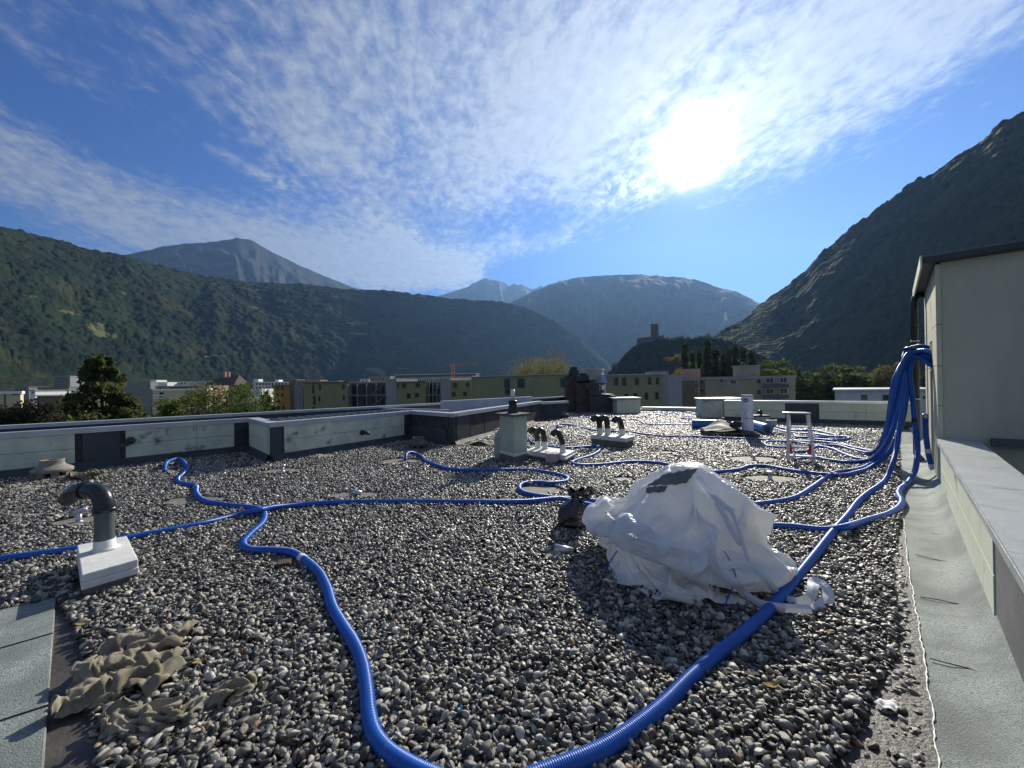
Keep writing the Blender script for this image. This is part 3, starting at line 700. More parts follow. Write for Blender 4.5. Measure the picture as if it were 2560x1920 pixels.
# felt at lower left
fl0, fl1, fl2 = V2(G(140, 1503)), V2(G(110, 1920)), V2(G(-60, 1548))
dd = (fl1-fl0).normalized(); n_ = (fl2-fl0).normalized(); felt_dir = Vector((n_.x, n_.y))
mb = MB(); mb.prism([(p.x, p.y) for p in (fl0, fl0+dd*4, fl0+dd*4+n_*3, fl0+n_*3)], .0, .03); build('felt_sheet', mb, M['felt_light'], kind='structure', bevel=.006)
for (ua, va, ub, vb) in ((0, 1622, 132, 1583), (0, 1807, 124, 1762)):
    a, b = G(ua-80, va+22, .031), G(ub, vb, .031); mm = (a+b)/2+Vector((.01, .01, 0))
    mb = MB(); mb.tube([a, mm, b], .006, 6); build('felt_seam', mb, M['seam'], kind='structure')
mb = MB(); mb.prism([(p.x, p.y) for p in (fl0-n_*.16-dd*.1, fl0-n_*.30+dd*1.5, fl0-n_*.36+dd*4, fl0+dd*4, fl0-dd*.1)], 0, .010); build('bitumen_margin', mb, mat('brown_bitumen', (.10, .085, .07), (.05, .043, .037), scale=3, detail=8, rough=.6, bump=.006, bscale=40), kind='structure')
# ================================================================== THINGS ON THE ROOF
M['concrete'] = mat('weathered_concrete', (.30, .28, .24), (.20, .185, .16), scale=9, detail=8, rough=.9, c3=(.12, .11, .10), s3=6, lo3=.55, hi3=.75, bump=.008, bscale=60)
M['concrete_dark'] = mat('dark_concrete', (.14, .13, .12), (.09, .085, .08), scale=9, detail=8, rough=.9, bump=.008, bscale=60)
M['pvc_dark'] = mat('anthracite_pipe', (.022, .027, .03), (.015, .019, .022), scale=6, rough=.26, rvar=.15)
M['pvc_grey'] = mat('grey_pipe', (.085, .105, .11), (.07, .085, .09), scale=6, rough=.4)
M['pipe_black'] = mat('black_pipe', (.014, .014, .014), (.02, .02, .018), scale=20, rough=.3, bump=.003, bscale=40)
M['white_cap'] = mat('white_membrane', (.74, .74, .70), (.64, .64, .60), scale=5, detail=6, rough=.6, c3=(.45, .44, .40), s3=6, lo3=.6, hi3=.8, bump=.004, bscale=22)
M['box_grey'] = mat('grey_plinth', (.17, .17, .155), (.12, .12, .11), scale=5, detail=7, rough=.9, bump=.004, bscale=60)
M['galv'] = mat('galvanised', (.55, .57, .58), (.42, .44, .46), scale=12, rough=.35, metal=.8)
M['alu'] = mat('aluminium', (.80, .81, .82), (.68, .69, .70), scale=10, rough=.38, metal=.25)
M['wood'] = mat('old_wood', (.20, .15, .10), (.13, .10, .065), scale=6, rough=.85, stretch=(1, 8, 8), bump=.003, bscale=40)
M['wood_dark'] = mat('grey_wood', (.12, .10, .08), (.07, .06, .05), scale=6, rough=.9, stretch=(1, 8, 8), bump=.003, bscale=40)
M['red'] = mat('red_plastic', (.45, .03, .03), rough=.4)
M['white_plastic'] = mat('white_plastic', (.72, .74, .75), (.62, .64, .66), scale=8, rough=.4)
M['patchmat'] = mat('bare_felt', (.22, .205, .17), (.13, .12, .10), scale=6, detail=8, rough=.75, c3=(.30, .28, .23), s3=9, lo3=.55, hi3=.7, bump=.006, bscale=50)
BARE = []     # places the gravel has been swept off: (x, y, rx, ry)

def patch(u, v, rx, ry, label=None, h=.006):
    p = G(u, v); n = 28; V = []
    ph = random.random()*9
    for k in range(n):
        t = 2*math.pi*k/n; r_ = 1+.12*math.sin(3*t+ph)+.08*math.sin(5*t+ph*2)
        V.append((p.x+rx*r_*math.cos(t), p.y+ry*r_*math.sin(t)))
    mb = MB(); mb.prism(V, .0, h+.006); BARE.append((p.x, p.y, rx*.97, ry*.97))
    build('bare_patch', mb, M['patchmat'], kind='structure'); return p

# --- gooseneck vent on a white capped plinth
corn = [V2(G(u, v, .21)) for u, v in ((192, 1361), (317, 1338), (346, 1396), (203, 1436))]
cc_ = sum((Vector(c) for c in corn), Vector((0, 0)))/4
gv = thing('gooseneck_vent', 'large dark gooseneck vent pipe on a white capped plinth at the left', 'vent', (cc_.x, cc_.y, 0), None)
def ring_scale(pts, k): return [tuple(cc_+(Vector(p)-cc_)*k) for p in pts]
mb = MB(); mb.prism(ring_scale(corn, .975), -.02, .115); build('plinth', mb, M['box_grey'], gv, bevel=.006)
mb = MB(); mb.prism(ring_scale(corn, 1.012), .085, .14); mb.prism(ring_scale(corn, .995), .1405, .205)
build('cap', mb, M['white_cap'], gv, bevel=.008)
BARE.append((cc_.x, cc_.y, .2, .25))
pc = G(262, 1371, .21)
def flared(mb, path, rad, n=20): mb.tube(path, rad, n)
def arc(c, r, a0, a1, ux, n=9):   # arc in the vertical plane containing ux
    return [c+ux*(r*math.cos(t))+Vector((0, 0, 1))*(r*math.sin(t)) for t in np.linspace(a0, a1, n)]
hd = Vector((-.93, .25, 0)).normalized(); r_p = .069
el_c = pc+Vector((0, 0, .36))+hd*.135
mb = MB(); mb.tube([pc, pc+Vector((0, 0, .36))], r_p*.97, 24); build('pipe', mb, M['pvc_grey'], gv, smooth_=False)
bend = [pc+Vector((0, 0, .335))]+arc(el_c, .135, math.pi, math.pi/2, -hd*-1 if False else hd, 10)[:0]
bend = [pc+Vector((0, 0, .33)), pc+Vector((0, 0, .37))]+[el_c+(-hd)*(.135*math.cos(t))+Vector((0, 0, .01+.135*math.sin(t))) for t in np.linspace(0.15, math.pi/2, 8)]
end = el_c+Vector((0, 0, .145))
bend += [end+hd*.10, end+hd*.18+Vector((0, 0, -.012)), end+hd*.28+Vector((0, 0, -.05)), end+hd*.36+Vector((0, 0, -.105))]
rad = [r_p*1.10, r_p*1.12]+[r_p*1.03]*8+[r_p*1.0, r_p*1.04, r_p*1.0, r_p*.9]
mb = MB(); mb.tube(bend, rad, 24); build('elbow', mb, M['pvc_dark'], gv, smooth_=True)
mb = MB()
for q, dd_ in ((bend[1]-Vector((0, 0, .02)), Vector((0, 0, 1))), (end+hd*.10, hd)):
    mb = MB(); mb.tube([q-dd_*.012, q-dd_*.01, q+dd_*.01, q+dd_*.012], [r_p*1.09, r_p*1.18, r_p*1.18, r_p*1.09], 24); build('pipe_collar', mb, M['pvc_dark'], gv, smooth_=True)

mb = MB(); mb.lathe(pc-Vector((0, 0, .005)), [(r_p*1.5, 0), (r_p*1.2, .015), (r_p*1.06, .03), (r_p*1.05, .085), (r_p*.99, .088)], 24); build('sleeve', mb, M['white_cap'], gv, smooth_=True)

# --- small vent stubs
def stub(u, v, label, h=.11, tilt=0, rx=.28, ry=.2, r_=.028, group=None, top='tee', dirx=(1, .1)):
    p = patch(u, v, rx, ry)
    t = thing('roof_stub', label, 'vent stub', (p.x, p.y, 0), group)
    mb = MB(); mb.lathe(p, [(.055, .004), (.05, .01), (r_*1.02, .02), (r_, .024), (r_, h)], 16); build('pipe', mb, M['galv'], t, smooth_=True)
    dx_ = Vector((*dirx, 0)).normalized(); q = p+Vector((0, 0, h))
    mb = MB()
    if top == 'tee': mb.tube([q-dx_*.06+Vector((0, 0, -.004)), q+dx_*.075+Vector((0, 0, .02))], r_*1.05, 16)
    elif top == 'cap': mb.lathe(q, [(r_*1.05, -.01), (r_*1.9, -.004), (r_*1.9, .03), (r_*1.2, .038)], 16)
    elif top == 'slug': mb.tube([q-dx_*.05, q+dx_*.12+Vector((0, 0, -.02))], r_*1.35, 18)
    build('head', mb, M['galv'], t, smooth_=True)
    return t
stub(197, 1306, 'small galvanised stub pipe with a slanted head behind the big gooseneck vent', h=.13, rx=.30, ry=.22, dirx=(.8, .5))
stub(706, 1179, 'short galvanised stub on a bare round patch in front of the louvred box', h=.10, rx=.42, ry=.25, top='cap')
stub(884, 1240, 'fat grey stub lying askew just above the long straight hose', h=.06, rx=.42, ry=.2, top='slug', r_=.03, dirx=(1, -.15))
stub(1400, 1392, 'shiny tin stub in front of the black rubbish bag on a glossy bare patch', h=.08, rx=.17, ry=.13, top='slug', r_=.026, dirx=(1, -.25))
stub(1925, 1199, 'dull stub pipe on a bare strip right behind the white bag', h=.10, rx=.42, ry=.28, top='cap', r_=.03)
stub(1885, 1150, 'tiny white topped stub on the gravel in line with the upright roll', h=.07, rx=.5, ry=.35, r_=.025, dirx=(1, 0))
patch(1000, 1154, .45, .3); patch(480, 1254, .42, .25); patch(720, 1403, .16, .12); patch(1335, 1228, .42, .3); patch(1510, 1132, .45, .3); patch(1560, 1200, .2, .15)
patch(1396, 1074, .5, .4); patch(1660, 1133, .3, .2); patch(400, 1180, .4, .2)

# --- concrete cowls
def cowl(u, v, k, label, material, name='concrete_cowl', slots=True):
    p = G(u, v); t = thing(name, label, 'roof cowl', (p.x, p.y, 0), 'stone ventilation cowls')
    BARE.append((p.x, p.y, .3*k, .25*k))
    mb = MB(); mb.lathe(p, [(.27*k, 0.), (.275*k, .04*k), (.24*k, .05*k)], 28); build('foot', mb, material, t)
    mb = MB()
    for q in range(8):
        a = 2*math.pi*q/8+.2; mb.obox(p+Vector((math.cos(a)*.225*k, math.sin(a)*.225*k, .085*k)), (math.cos(a)*.03*k, math.sin(a)*.03*k, 0), (-math.sin(a)*.05*k, math.cos(a)*.05*k, 0), (0, 0, .037*k))
    build('pier', mb, material, t)
    mb = MB(); mb.lathe(p, [(.20*k, .122*k), (.275*k, .123*k), (.28*k, .175*k), (.245*k, .20*k), (.17*k, .25*k), (.155*k, .30*k), (.165*k, .33*k), (.165*k, .345*k), (.125*k, .345*k), (.12*k, .2*k)], 32)
    build('hood', mb, material, t, smooth_=True, bevel=.004)
    mb = MB(); mb.lathe(p, [(.19*k, .03*k), (.19*k, .121*k)], 20); build('core', mb, M['black'], t)
    return t
cowl(131, 1195, 1.0, 'weathered grey concrete ventilation cowl by the left parapet with a round open top', M['concrete'])
cowl(1046, 1123, .92, 'brown-grey stone cowl standing at the dark corner beside the light well', M['concrete_dark'])
cowl(1406, 1046, 1.1, 'very dark stone cowl in front of the chimney stack', M['concrete_dark'])

# --- round outlets in the parapets
def spout(pos, n, r_, L_, label, droop=.02):
    t = thing('overflow_spout', label, 'spout', pos)
    mb = MB(); n = Vector((*n, 0)).normalized(); mb.tube([pos-n*.02, pos+n*.012], r_*1.5, 18); build('flange', mb, M['concrete_dark'], t, smooth_=False)
    mb = MB(); mb.tube([pos+n*.012, pos+n*L_*.4, pos+n*L_+Vector((0, 0, -droop))], [r_, r_*.95, r_*.7], 18); build('nozzle', mb, M['pvc_dark'], t, smooth_=True)
def wallpt(u, v, a, b):
    d = ray(u, v); dd = V2((d.x, d.y)); w = b-a; den = dd.x*w.y-dd.y*w.x; s = (a.x*w.y-a.y*w.x)/den
    return Vector((d.x*s, d.y*s, EYE+d.z*s))
nA = Vector((dA.y, -dA.x)); nBr = Vector((dB.y, -dB.x))
q = wallpt(326, 1101, PX, P1); spout(q+Vector((nA.x, nA.y, 0))*.05, nA, .055, .12, 'round dark overflow spout in the stained panel beside the slate grey patch')
q = wallpt(903, 1081, B1, B2); spout(q+Vector((nBr.x, nBr.y, 0))*.05, nBr, .05, .26, 'dark overflow spout sticking out of the long panel of the louvred box')

# --- pale chimney with black terminal
kc = [V2(G(1286, 1159)), V2(G(1320, 1149)), V2(G(1289, 1134)), V2(G(1252, 1146))]
# measured corners: left, front, right of the column
f_ = V2(G(1286, 1161)); l_ = V2(G(1250, 1150)); r__ = V2(G(1319, 1152)); bk = l_+r__-f_
ktop = EYE - (f_.y)*(-(D(1284, 1036, f_.y).z-EYE)/f_.y) if False else D(1284, 1036, f_.y).z
ch = thing('vent_chimney', 'pale green square metal-clad chimney with a brown slab and a black conical terminal', 'chimney', (f_.x, f_.y, 0))
sq = [f_, r__, bk, l_]; cen = (f_+bk)/2
def sc(k): return [tuple(cen+(p-cen)*k) for p in sq]
M['chim'] = mat('pale_green_metal', (.46, .53, .42), (.40, .46, .37), scale=2.5, rough=.5, metal=.1, c3=(.22, .25, .2), s3=5, lo3=.6, hi3=.75)
zb = .16
mb = MB(); mb.prism(sc(1.0), -.02, zb-.01); build('base', mb, M['box_grey'], ch)
mb = MB(); mb.prism(sc(1.03), zb-.01, zb+.05); build('flashing', mb, M['white_cap'], ch, bevel=.008)
mb = MB(); mb.prism(sc(.985), zb+.051, ktop-.045); build('shaft', mb, M['chim'], ch, bevel=.006)
mb = MB(); mb.prism(sc(1.32), ktop-.044, ktop); build('slab', mb, M['wood_dark'], ch, bevel=.006)
ct = Vector((cen.x, cen.y, ktop)); k = f_.y*1e-3
mb = MB(); mb.lathe(ct, [(15*k, .002), (14*k, 2*k), (12.5*k, 8*k), (10.5*k, 22*k), (10*k, 26*k), (12*k, 27*k), (12*k, 32*k), (5.6*k, 34*k)], 22); build('terminal', mb, M['pipe_black'], ch, smooth_=True)
mb = MB(); mb.lathe(ct, [(5.4*k, 32*k), (5.4*k, 62*k)], 18); build('stub_pipe', mb, M['white_plastic'], ch, smooth_=True)
# canister beside it
cn = thing('canister', 'grey-green plastic canister with a handle standing left of the pale chimney', 'canister', (l_.x-.12, l_.y+.1, 0))
M['canister'] = mat('canister_plastic', (.36, .41, .34), (.30, .34, .29), scale=6, rough=.45)
ca, cb = D(1236, 1140, l_.y+.1), D(1256, 1085, l_.y+.1)
mb = MB(); x0, x1, y0, y1 = ca.x, cb.x+.02, l_.y+.02, l_.y+.24
mb.add([(x0, y0, 0), (x1, y0, 0), (x1, y1, 0), (x0, y1, 0), (x0, y0, .50), (x1, y0, .50), (x1, y1, .50), (x0, y1, .50), (x0+.12, y0+.04, .66), (x1, y0+.04, .68), (x1, y1-.04, .68), (x0+.12, y1-.04, .66)],
       [(3, 2, 1, 0), (0, 1, 5, 4), (1, 2, 6, 5), (2, 3, 7, 6), (3, 0, 4, 7), (4, 5, 9, 8), (5, 6, 10, 9), (6, 7, 11, 10), (7, 4, 8, 11), (8, 9, 10, 11)])
build('body', mb, M['canister'], cn, bevel=.025)
mb = MB(); mb.tube([(x0+.04, (y0+y1)/2, .55), (x0-.0, (y0+y1)/2, .60), (x0+.03, (y0+y1)/2, .66), (x0+.10, (y0+y1)/2, .655)], .012, 10); build('handle', mb, M['white_plastic'], cn, smooth_=True)
mb = MB(); mb.lathe(((x0+x1)/2+.05, (y0+y1)/2, .67), [(.03, 0), (.03, .05)], 14); build('cap', mb, M['white_plastic'], cn)

# --- platforms with three vents each
def vent_platform(corners, z1, zc_, pipes, label, name='vent_plinth', double=False):
    c4 = [V2(G(u, v, z1)) for u, v in corners]; ce = sum(c4, Vector((0, 0)))/4
    t = thing(name, label, 'vent plinth', (ce.x, ce.y, 0), 'white capped plinths with three black vents')
    def s_(k): return [tuple(ce+(p-ce)*k) for p in c4]
    mb = MB(); mb.prism(s_(.96), -.02, zc_-.001); build('plinth', mb, M['box_grey'], t, bevel=.005)
    mb = MB(); mb.prism(s_(1.0), zc_, z1)
    if double: mb = MB(); mb.prism(s_(.99), zc_, z1); mb.prism(s_(1.02), zc_+.002, zc_+(z1-zc_)*.45)
    build('cap', mb, M['white_cap'], t, bevel=.008)
    BARE.append((ce.x, ce.y, .15, .12))
    for (u, v, hpx, lean, dirx) in pipes:
        p = G(u, v, z1); k = p.y*1e-3; h = hpx*k; rr = 7.0*k; dv = Vector((*dirx, 0)).normalized()
        a = thing('black_vent', None, None); bpy.data.objects.remove(a)
        ln = Vector((lean*k, 0, 0))
        path = [p+ln*0+Vector((0, 0, h*.30)), p+ln*.4+Vector((0, 0, h*.62)), p+ln*.9+Vector((0, 0, h*.80)), p+ln+dv*3*k+Vector((0, 0, h*.90)), p+ln+dv*8*k+Vector((0, 0, h*.93)), p+ln+dv*14*k+Vector((0, 0, h*.86)), p+ln+dv*17*k+Vector((0, 0, h*.76))]
        mb = MB(); mb.tube(path, [rr, rr, rr*1.1, rr*1.15, rr*1.15, rr*1.1, rr*.95], 16); vp = build('vent_pipe', mb, M['pipe_black'], t, smooth_=True)
        mb = MB(); mb.lathe(p, [(rr*1.25, 0), (rr*1.02, .02), (rr*1.03, h*.36), (rr*.9, h*.37)], 16); build('sleeve', mb, M['white_cap'], vp, smooth_=True)
    return t
vent_platform([(1341, 1114), (1438, 1126), (1414, 1139), (1313, 1126)], .20, .10,
              [(1345, 1120, 50, -6, (-1, -.2)), (1362, 1122, 50, -4, (-1, -.2)), (1407, 1131, 56, -9, (-1, -.1))],
              'white capped plinth with three black vents just right of the pale chimney', double=True)
vent_platform([(1498, 1081.5), (1586, 1090), (1564, 1095.5), (1476, 1086.5)], .27, .17,
              [(1500, 1086, 45, -3, (-1, -.2)), (1519, 1087, 46, -2, (-1, -.2)), (1555, 1087, 43, -5, (-1, -.2))],
              'farther white capped plinth with three black vents, alone in the gravel')
# pink cloth draped over the near plinth
M['pink'] = mat('pale_pink_cloth', (.50, .40, .42), (.44, .35, .38), scale=8, rough=.95, bump=.004, bscale=60)
rows = []
pa, pb = G(1364, 1133, .212), G(1396, 1136, .212)
for i in range(14):
    a = i/13; row = []
    for j in range(14):
        b = j/13; p = pa.lerp(pb, b)
        if a < .45: q = p+Vector((.02, .30, 0))*(1-a/.45); q.z = .208+.008*math.sin(b*9+a*7)
        else:
            s_ = (a-.45)/.55; q = p+Vector((-.01, -.035-.012*math.sin(b*11+2), -s_*(.14+.05*math.sin(b*2.6+.7))))
        row.append(tuple(q))
    rows.append(row)
mb = MB(); mb.grid(np.array(rows)); o = build('cloth', mb, M['pink'], smooth_=True, label='pale pink cloth hanging over the front of the near vent plinth', cat='cloth')
so = o.modifiers.new('thick', 'SOLIDIFY'); so.thickness = .004

# --- stepladder
sl = thing('stepladder', 'small aluminium stepladder with red hinge brackets standing on the gravel', 'stepladder', (*V2(G(2000, 1160)), 0))
fl_, fr_ = G(1970, 1160), G(2037, 1164)
yb = fl_.y; dq = Vector((fl_.x+fr_.x, fl_.y+fr_.y, 0)).normalized()*.2; tl, tr = D(1970, 1036, yb+dq.y), D(2021, 1037, yb+dq.y)
fl_.z = fr_.z = 0
def stile(a, b, n): mb = MB(); mb.bar(a, b, .028, .055, (0, 1, 0)); build(n, mb, M['alu'], sl, bevel=.003)
stile(fl_, tl, 'stile'); stile(fr_, tr, 'stile')
dvw = Vector((fl_.x+fr_.x, fl_.y+fr_.y, 0)).normalized(); bl, br = fl_+dvw*.55+Vector((.05, 0, 0)), fr_+dvw*.55-Vector((.05, 0, 0))
tl2, tr2 = tl+dvw*.09+Vector((.02, 0, -.02)), tr+dvw*.09+Vector((-.02, 0, -.02))
mb = MB(); mb.bar(bl, tl2, .022, .035, (0, 1, 0)); build('rear_leg', mb, M['alu'], sl)
mb = MB(); mb.bar(br, tr2, .022, .035, (0, 1, 0)); build('rear_leg', mb, M['alu'], sl)
for f_ in (.165, .47, .75):
    a, b = fl_.lerp(tl, f_), fr_.lerp(tr, f_)
    mb = MB(); mb.bar(a+Vector((.015, .02, 0)), b+Vector((-.015, .02, 0)), .085, .028); build('step', mb, M['alu'], sl, bevel=.004)
mb = MB(); mb.bar(tl+Vector((-.02, .05, .03)), tr+Vector((.03, .05, .03)), .19, .03); build('top_step', mb, M['alu'], sl, bevel=.01)
for f_ in (.3,):
    mb = MB(); mb.bar(bl.lerp(tl2, f_), br.lerp(tr2, f_), .02, .03); build('brace', mb, M['alu'], sl)
mb = MB(); mb.bar(fl_.lerp(tl, .1), fl_.lerp(tl, .17)+Vector((.13, 0, -.02)), .012, .012); build('brace', mb, M['alu'], sl)
for a, s in ((fl_.lerp(tl, .30), 1), (fr_.lerp(tr, .30), -1)):
    mb = MB(); a = a+Vector((s*.03, .0, 0))
    mb.add([tuple(a+Vector((0, y_, z_))+Vector((s*x_, 0, 0))) for y_ in (0, .012) for (x_, z_) in ((0, -.08), (.07, -.08), (.045, .02), (.03, .10), (0, .10))],
           [(0, 1, 2, 3, 4), (9, 8, 7, 6, 5), (0, 5, 6, 1), (1, 6, 7, 2), (2, 7, 8, 3), (3, 8, 9, 4), (4, 9, 5, 0)])
    build('hinge_bracket', mb, M['red'], sl)
for a in (fl_, fr_, bl, br):
    mb = MB(); mb.box(a.x-.022, a.x+.022, a.y-.035, a.y+.035, -.01, .035); build('foot', mb, M['pvc_dark'], sl)

# --- pallet, rolls, buckets in front of the far parapet
pa, pb = G(1762, 1094), G(1900, 1097)
W = pb-pa; W.z = 0; dW = W.normalized(); dP = Vector((-dW.y, dW.x, 0))
pl = thing('pallet', 'wooden pallet with rolls and felt scraps on it behind the white bag', 'pallet', tuple(pa))
Lw = W.length
for i in range(3):
    mb = MB()
    for j in range(3):
        c = pa+dW*(.08+j*(Lw-.16)/2)+dP*(.05+i*.4)+Vector((0, 0, .075)); mb.obox(c, dW*.08, dP*.05, Vector((0, 0, .045)))
    mb.bar(pa+dP*(.05+i*.4)+Vector((0, 0, .0125)), pa+W+dP*(.05+i*.4)+Vector((0, 0, .0125)), .1, .025); build('bearer', mb, M['wood'], pl)
for i in range(6):
    a = pa+dP*(.0+i*.178+.0)+Vector((0, 0, .135)); mb = MB(); mb.bar(a, a+W, .12, .022, mi=0); build('deck_board', mb, M['wood'], pl)
M['roll_white'] = mat('white_roll_wrap', (.70, .73, .80), (.62, .65, .73), scale=5, rough=.4)
rc = G(1869, 1078, .15); rr = 13.2e-3*rc.y; hr = 88e-3*rc.y
M['print_blue'] = mat('blue_print', (.05, .10, .30), rough=.5); M['print_grey'] = mat('grey_print', (.10, .12, .20), rough=.5); M['print_red'] = mat('red_print', (.42, .10, .16), rough=.5)
ro = thing('membrane_roll', 'tall upright roll wrapped in white printed film with a red band, standing on the pallet', 'roll', tuple(rc))
mb = MB(); mb.lathe(rc, [(rr, 0), (rr, hr)], 36); build('wrap', mb, M['roll_white'], ro, smooth_=False)
mb = MB(); mb.lathe(rc, [(rr*1.05, hr+.002), (rr*1.06, hr+.03), (rr*.8, hr+.03)], 36); build('end_cap', mb, M['felt_dark'], ro)
def on_roll(name, a0, a1, z0, z1, material, slant=0.):
    mb = MB(); n = 6; V = []
    for i in range(n+1):
        a = a0+(a1-a0)*i/n
        for z, s in ((z0, 0), (z1, slant)): V.append((rc.x+rr*1.012*math.sin(a+s), rc.y-rr*1.012*math.cos(a+s), rc.z+z))
    mb.add(V, [(2*i, 2*i+2, 2*i+3, 2*i+1) for i in range(n)]); build(name, mb, material, ro)
on_roll('logo', -1.15, -.42, hr*.83, hr*.93, M['print_blue']); on_roll('logo_mark', -.98, -.62, hr*.865, hr*.892, M['roll_white'])
on_roll('print_dot', -.28, -.12, hr*.865, hr*.89, M['print_blue']); on_roll('print_mark', .4, 1.0, hr*.84, hr*.865, M['print_grey'], .3)
for a in (-.78, .52):
    for k_ in range(9):
        z = hr*(.47+.017*k_); aa = a-.2+.045*k_
        on_roll('lettering', aa-.05, aa+.06+.03*(k_ % 2), z, z+hr*.012, M['print_grey'], .03)
    on_roll('print_dot', a+.08, a+.22, hr*.42, hr*.445, M['print_grey'])
on_roll('red_band', -1.2, -.28, hr*.365, hr*.385, M['print_red']); on_roll('red_band', .0, 1.3, hr*.36, hr*.38, M['print_red'])
M['roll_blue'] = mat('blue_roll_wrap', (.03, .20, .48), (.02, .14, .36), scale=4, rough=.35)
def lying(ua, va, ub, vb, rpx, Yo, label, material, w=.0):
    a, b = G(ua, va), G(ub, vb); k = rpx*1e-3*(a.y+b.y)/2; a.z = b.z = k+w
    t = thing('membrane_roll', label, 'roll', (a.x, a.y, 0)); d = (b-a).normalized()
    mb = MB(); mb.tube([a, a+d*.01, b-d*.01, b], [k*.96, k, k, k*.96], 28); build('wrap', mb, material, t, smooth_=False)
    mb = MB(); mb.tube([b-d*.002, b+d*.012], k*.55, 20); mb.tube([a+d*.002, a-d*.012], k*.55, 20); build('core', mb, M['felt_dark'], t)
    return t
lying(1731, 1073, 1792, 1075, 12.5, 0, 'blue wrapped roll lying left of the pallet', M['roll_blue'])
lying(1880, 1075, 1918, 1087, 13, 0, 'blue wrapped roll lying right of the upright white roll with torn wrapping at its end', M['roll_blue'])
# dark felt sheet heaped on the pallet
def felt_scrap(name, pts, label, material=None, thick=.006, cat='felt scrap'):
    """sheet over a grid of points"""
    mb = MB(); mb.grid(np.array(pts)); o = build(name, mb, material or M['felt_dark'], smooth_=True, label=label, cat=cat)
    s = o.modifiers.new('thick', 'SOLIDIFY'); s.thickness = thick; return o
rows = []
for i in range(16):
    a = i/15; row = []
    for j in range(20):
        b = j/19; p = pa+dW*(.0+b*1.35)+dP*(.0+a*.9)
        z = .155+.28*math.exp(-((b-.42)/.26)**2)*(.35+.65*a)+.02*math.sin(a*9+b*13)
        row.append((p.x, p.y, max(z, .15)))
    rows.append(row)
felt_scrap('felt_sheet', rows, 'dark brown felt sheet humped over the pallet with a bright curling edge')
rows = []
e0 = pa+dW*.75+dP*.35
for i in range(8):
    row = []
    for j in range(12):
        b = j/11; a = i/7; p = e0+dW*(b*.55)+dP*(a*.25+.1*math.sin(b*3))
        row.append((p.x, p.y, .40-.16*b*a+.05*math.sin(b*5+a*3)-.12*a*(1-b)))
    rows.append(row)
felt_scrap('foil_scrap', rows, 'crumpled silvery foil scrap on top of the dark felt sheet on the pallet', M['galv'], cat='foil')
rows = []
for i in range(6):
    row = []
    for j in range(8): p = pb+dW*(-.45+.4*j/7)+dP*(.05+.3*i/5); row.append((p.x, p.y, .162+.01*math.sin(j*1.1+i)))
    rows.append(row)
felt_scrap('paper_sheet', rows, 'cream paper sheet lying at the right end of the pallet', mat('cream_paper', (.75, .72, .60), rough=.8), .003, 'paper')
# crates and bucket
cp = G(1903, 1066)
cr = thing('plastic_crate', 'stacked grey plastic crates with a black rim behind the blue roll', 'crate', (cp.x, cp.y, 0)); k = cp.y*1e-3
M['crate'] = mat('crate_grey', (.36, .40, .44), (.30, .34, .38), scale=7, rough=.5)
for i, (w_, z0, z1, mt_) in enumerate(((19, 0, 9, 'crate'), (19, 9.3, 17, 'crate'), (17.5, 17.3, 24, 'crate'), (21, 24.3, 28, 'pvc_dark'))):
    mb = MB(); mb.box(cp.x-w_*k, cp.x+w_*k, cp.y-.1, cp.y+.35, z0*k, z1*k)
    if i < 3: mb.box(cp.x-w_*k*1.04, cp.x+w_*k*1.04, cp.y-.11, cp.y+.36, (z1-1.6)*k, (z1-.4)*k)
    build('crate' if i < 3 else 'rim', mb, M[mt_], cr, bevel=.006)
hp = thing('ear_defender', 'round black object with a stalk on top of the stacked crates', 'headset', (cp.x, cp.y+.05, 28*k))
bc = Vector((cp.x+.01, cp.y+.08, 35*k)); mb = MB()
mb.tube([bc-Vector((0, .05, 0)), bc-Vector((0, .045, 0)), bc+Vector((0, .045, 0)), bc+Vector((0, .05, 0))], [4.2*k, 5.4*k, 5.4*k, 4.2*k], 20); build('shell', mb, M['pipe_black'], hp, smooth_=True)
mb = MB(); mb.bar(bc+Vector((.02, 0, 0)), Vector((bc.x+.05, bc.y, 28*k)), .05, .05); build('stalk', mb, M['pipe_black'], hp)
bp = G(1929, 1071); bk_ = thing('bucket', 'white plastic bucket with a wire handle beside the crates', 'bucket', (bp.x, bp.y, 0)); k = bp.y*1e-3
mb = MB(); mb.lathe(bp, [(9.3*k, 0), (11*k, 19*k), (12*k, 19.2*k), (12*k, 21*k), (10.8*k, 21.2*k), (10*k, 21*k), (8.6*k, 1*k)], 26); build('pail', mb, M['white_plastic'], bk_, smooth_=True)
mb = MB(); mb.tube([bp+Vector((11.6*k*math.cos(t), -12*k*abs(math.sin(t))*.99, (18-9*math.sin(t))*k)) for t in np.linspace(0, math.pi, 15)], .004, 6); build('handle', mb, M['galv'], bk_)
for i, (u, v, n_) in enumerate(((1853, 1077, 'white round bucket lid leaning beside the upright roll'),)):
    p = G(u, v, .15); mb = MB(); c = Vector((p.x-.05, p.y+.1, .15+.09)); mb.tube([c-Vector((.0, .012, 0)), c+Vector((0, .012, 0))], .09, 20); build('round_lid', mb, M['white_plastic'], label=n_, cat='lid', bevel=.004)

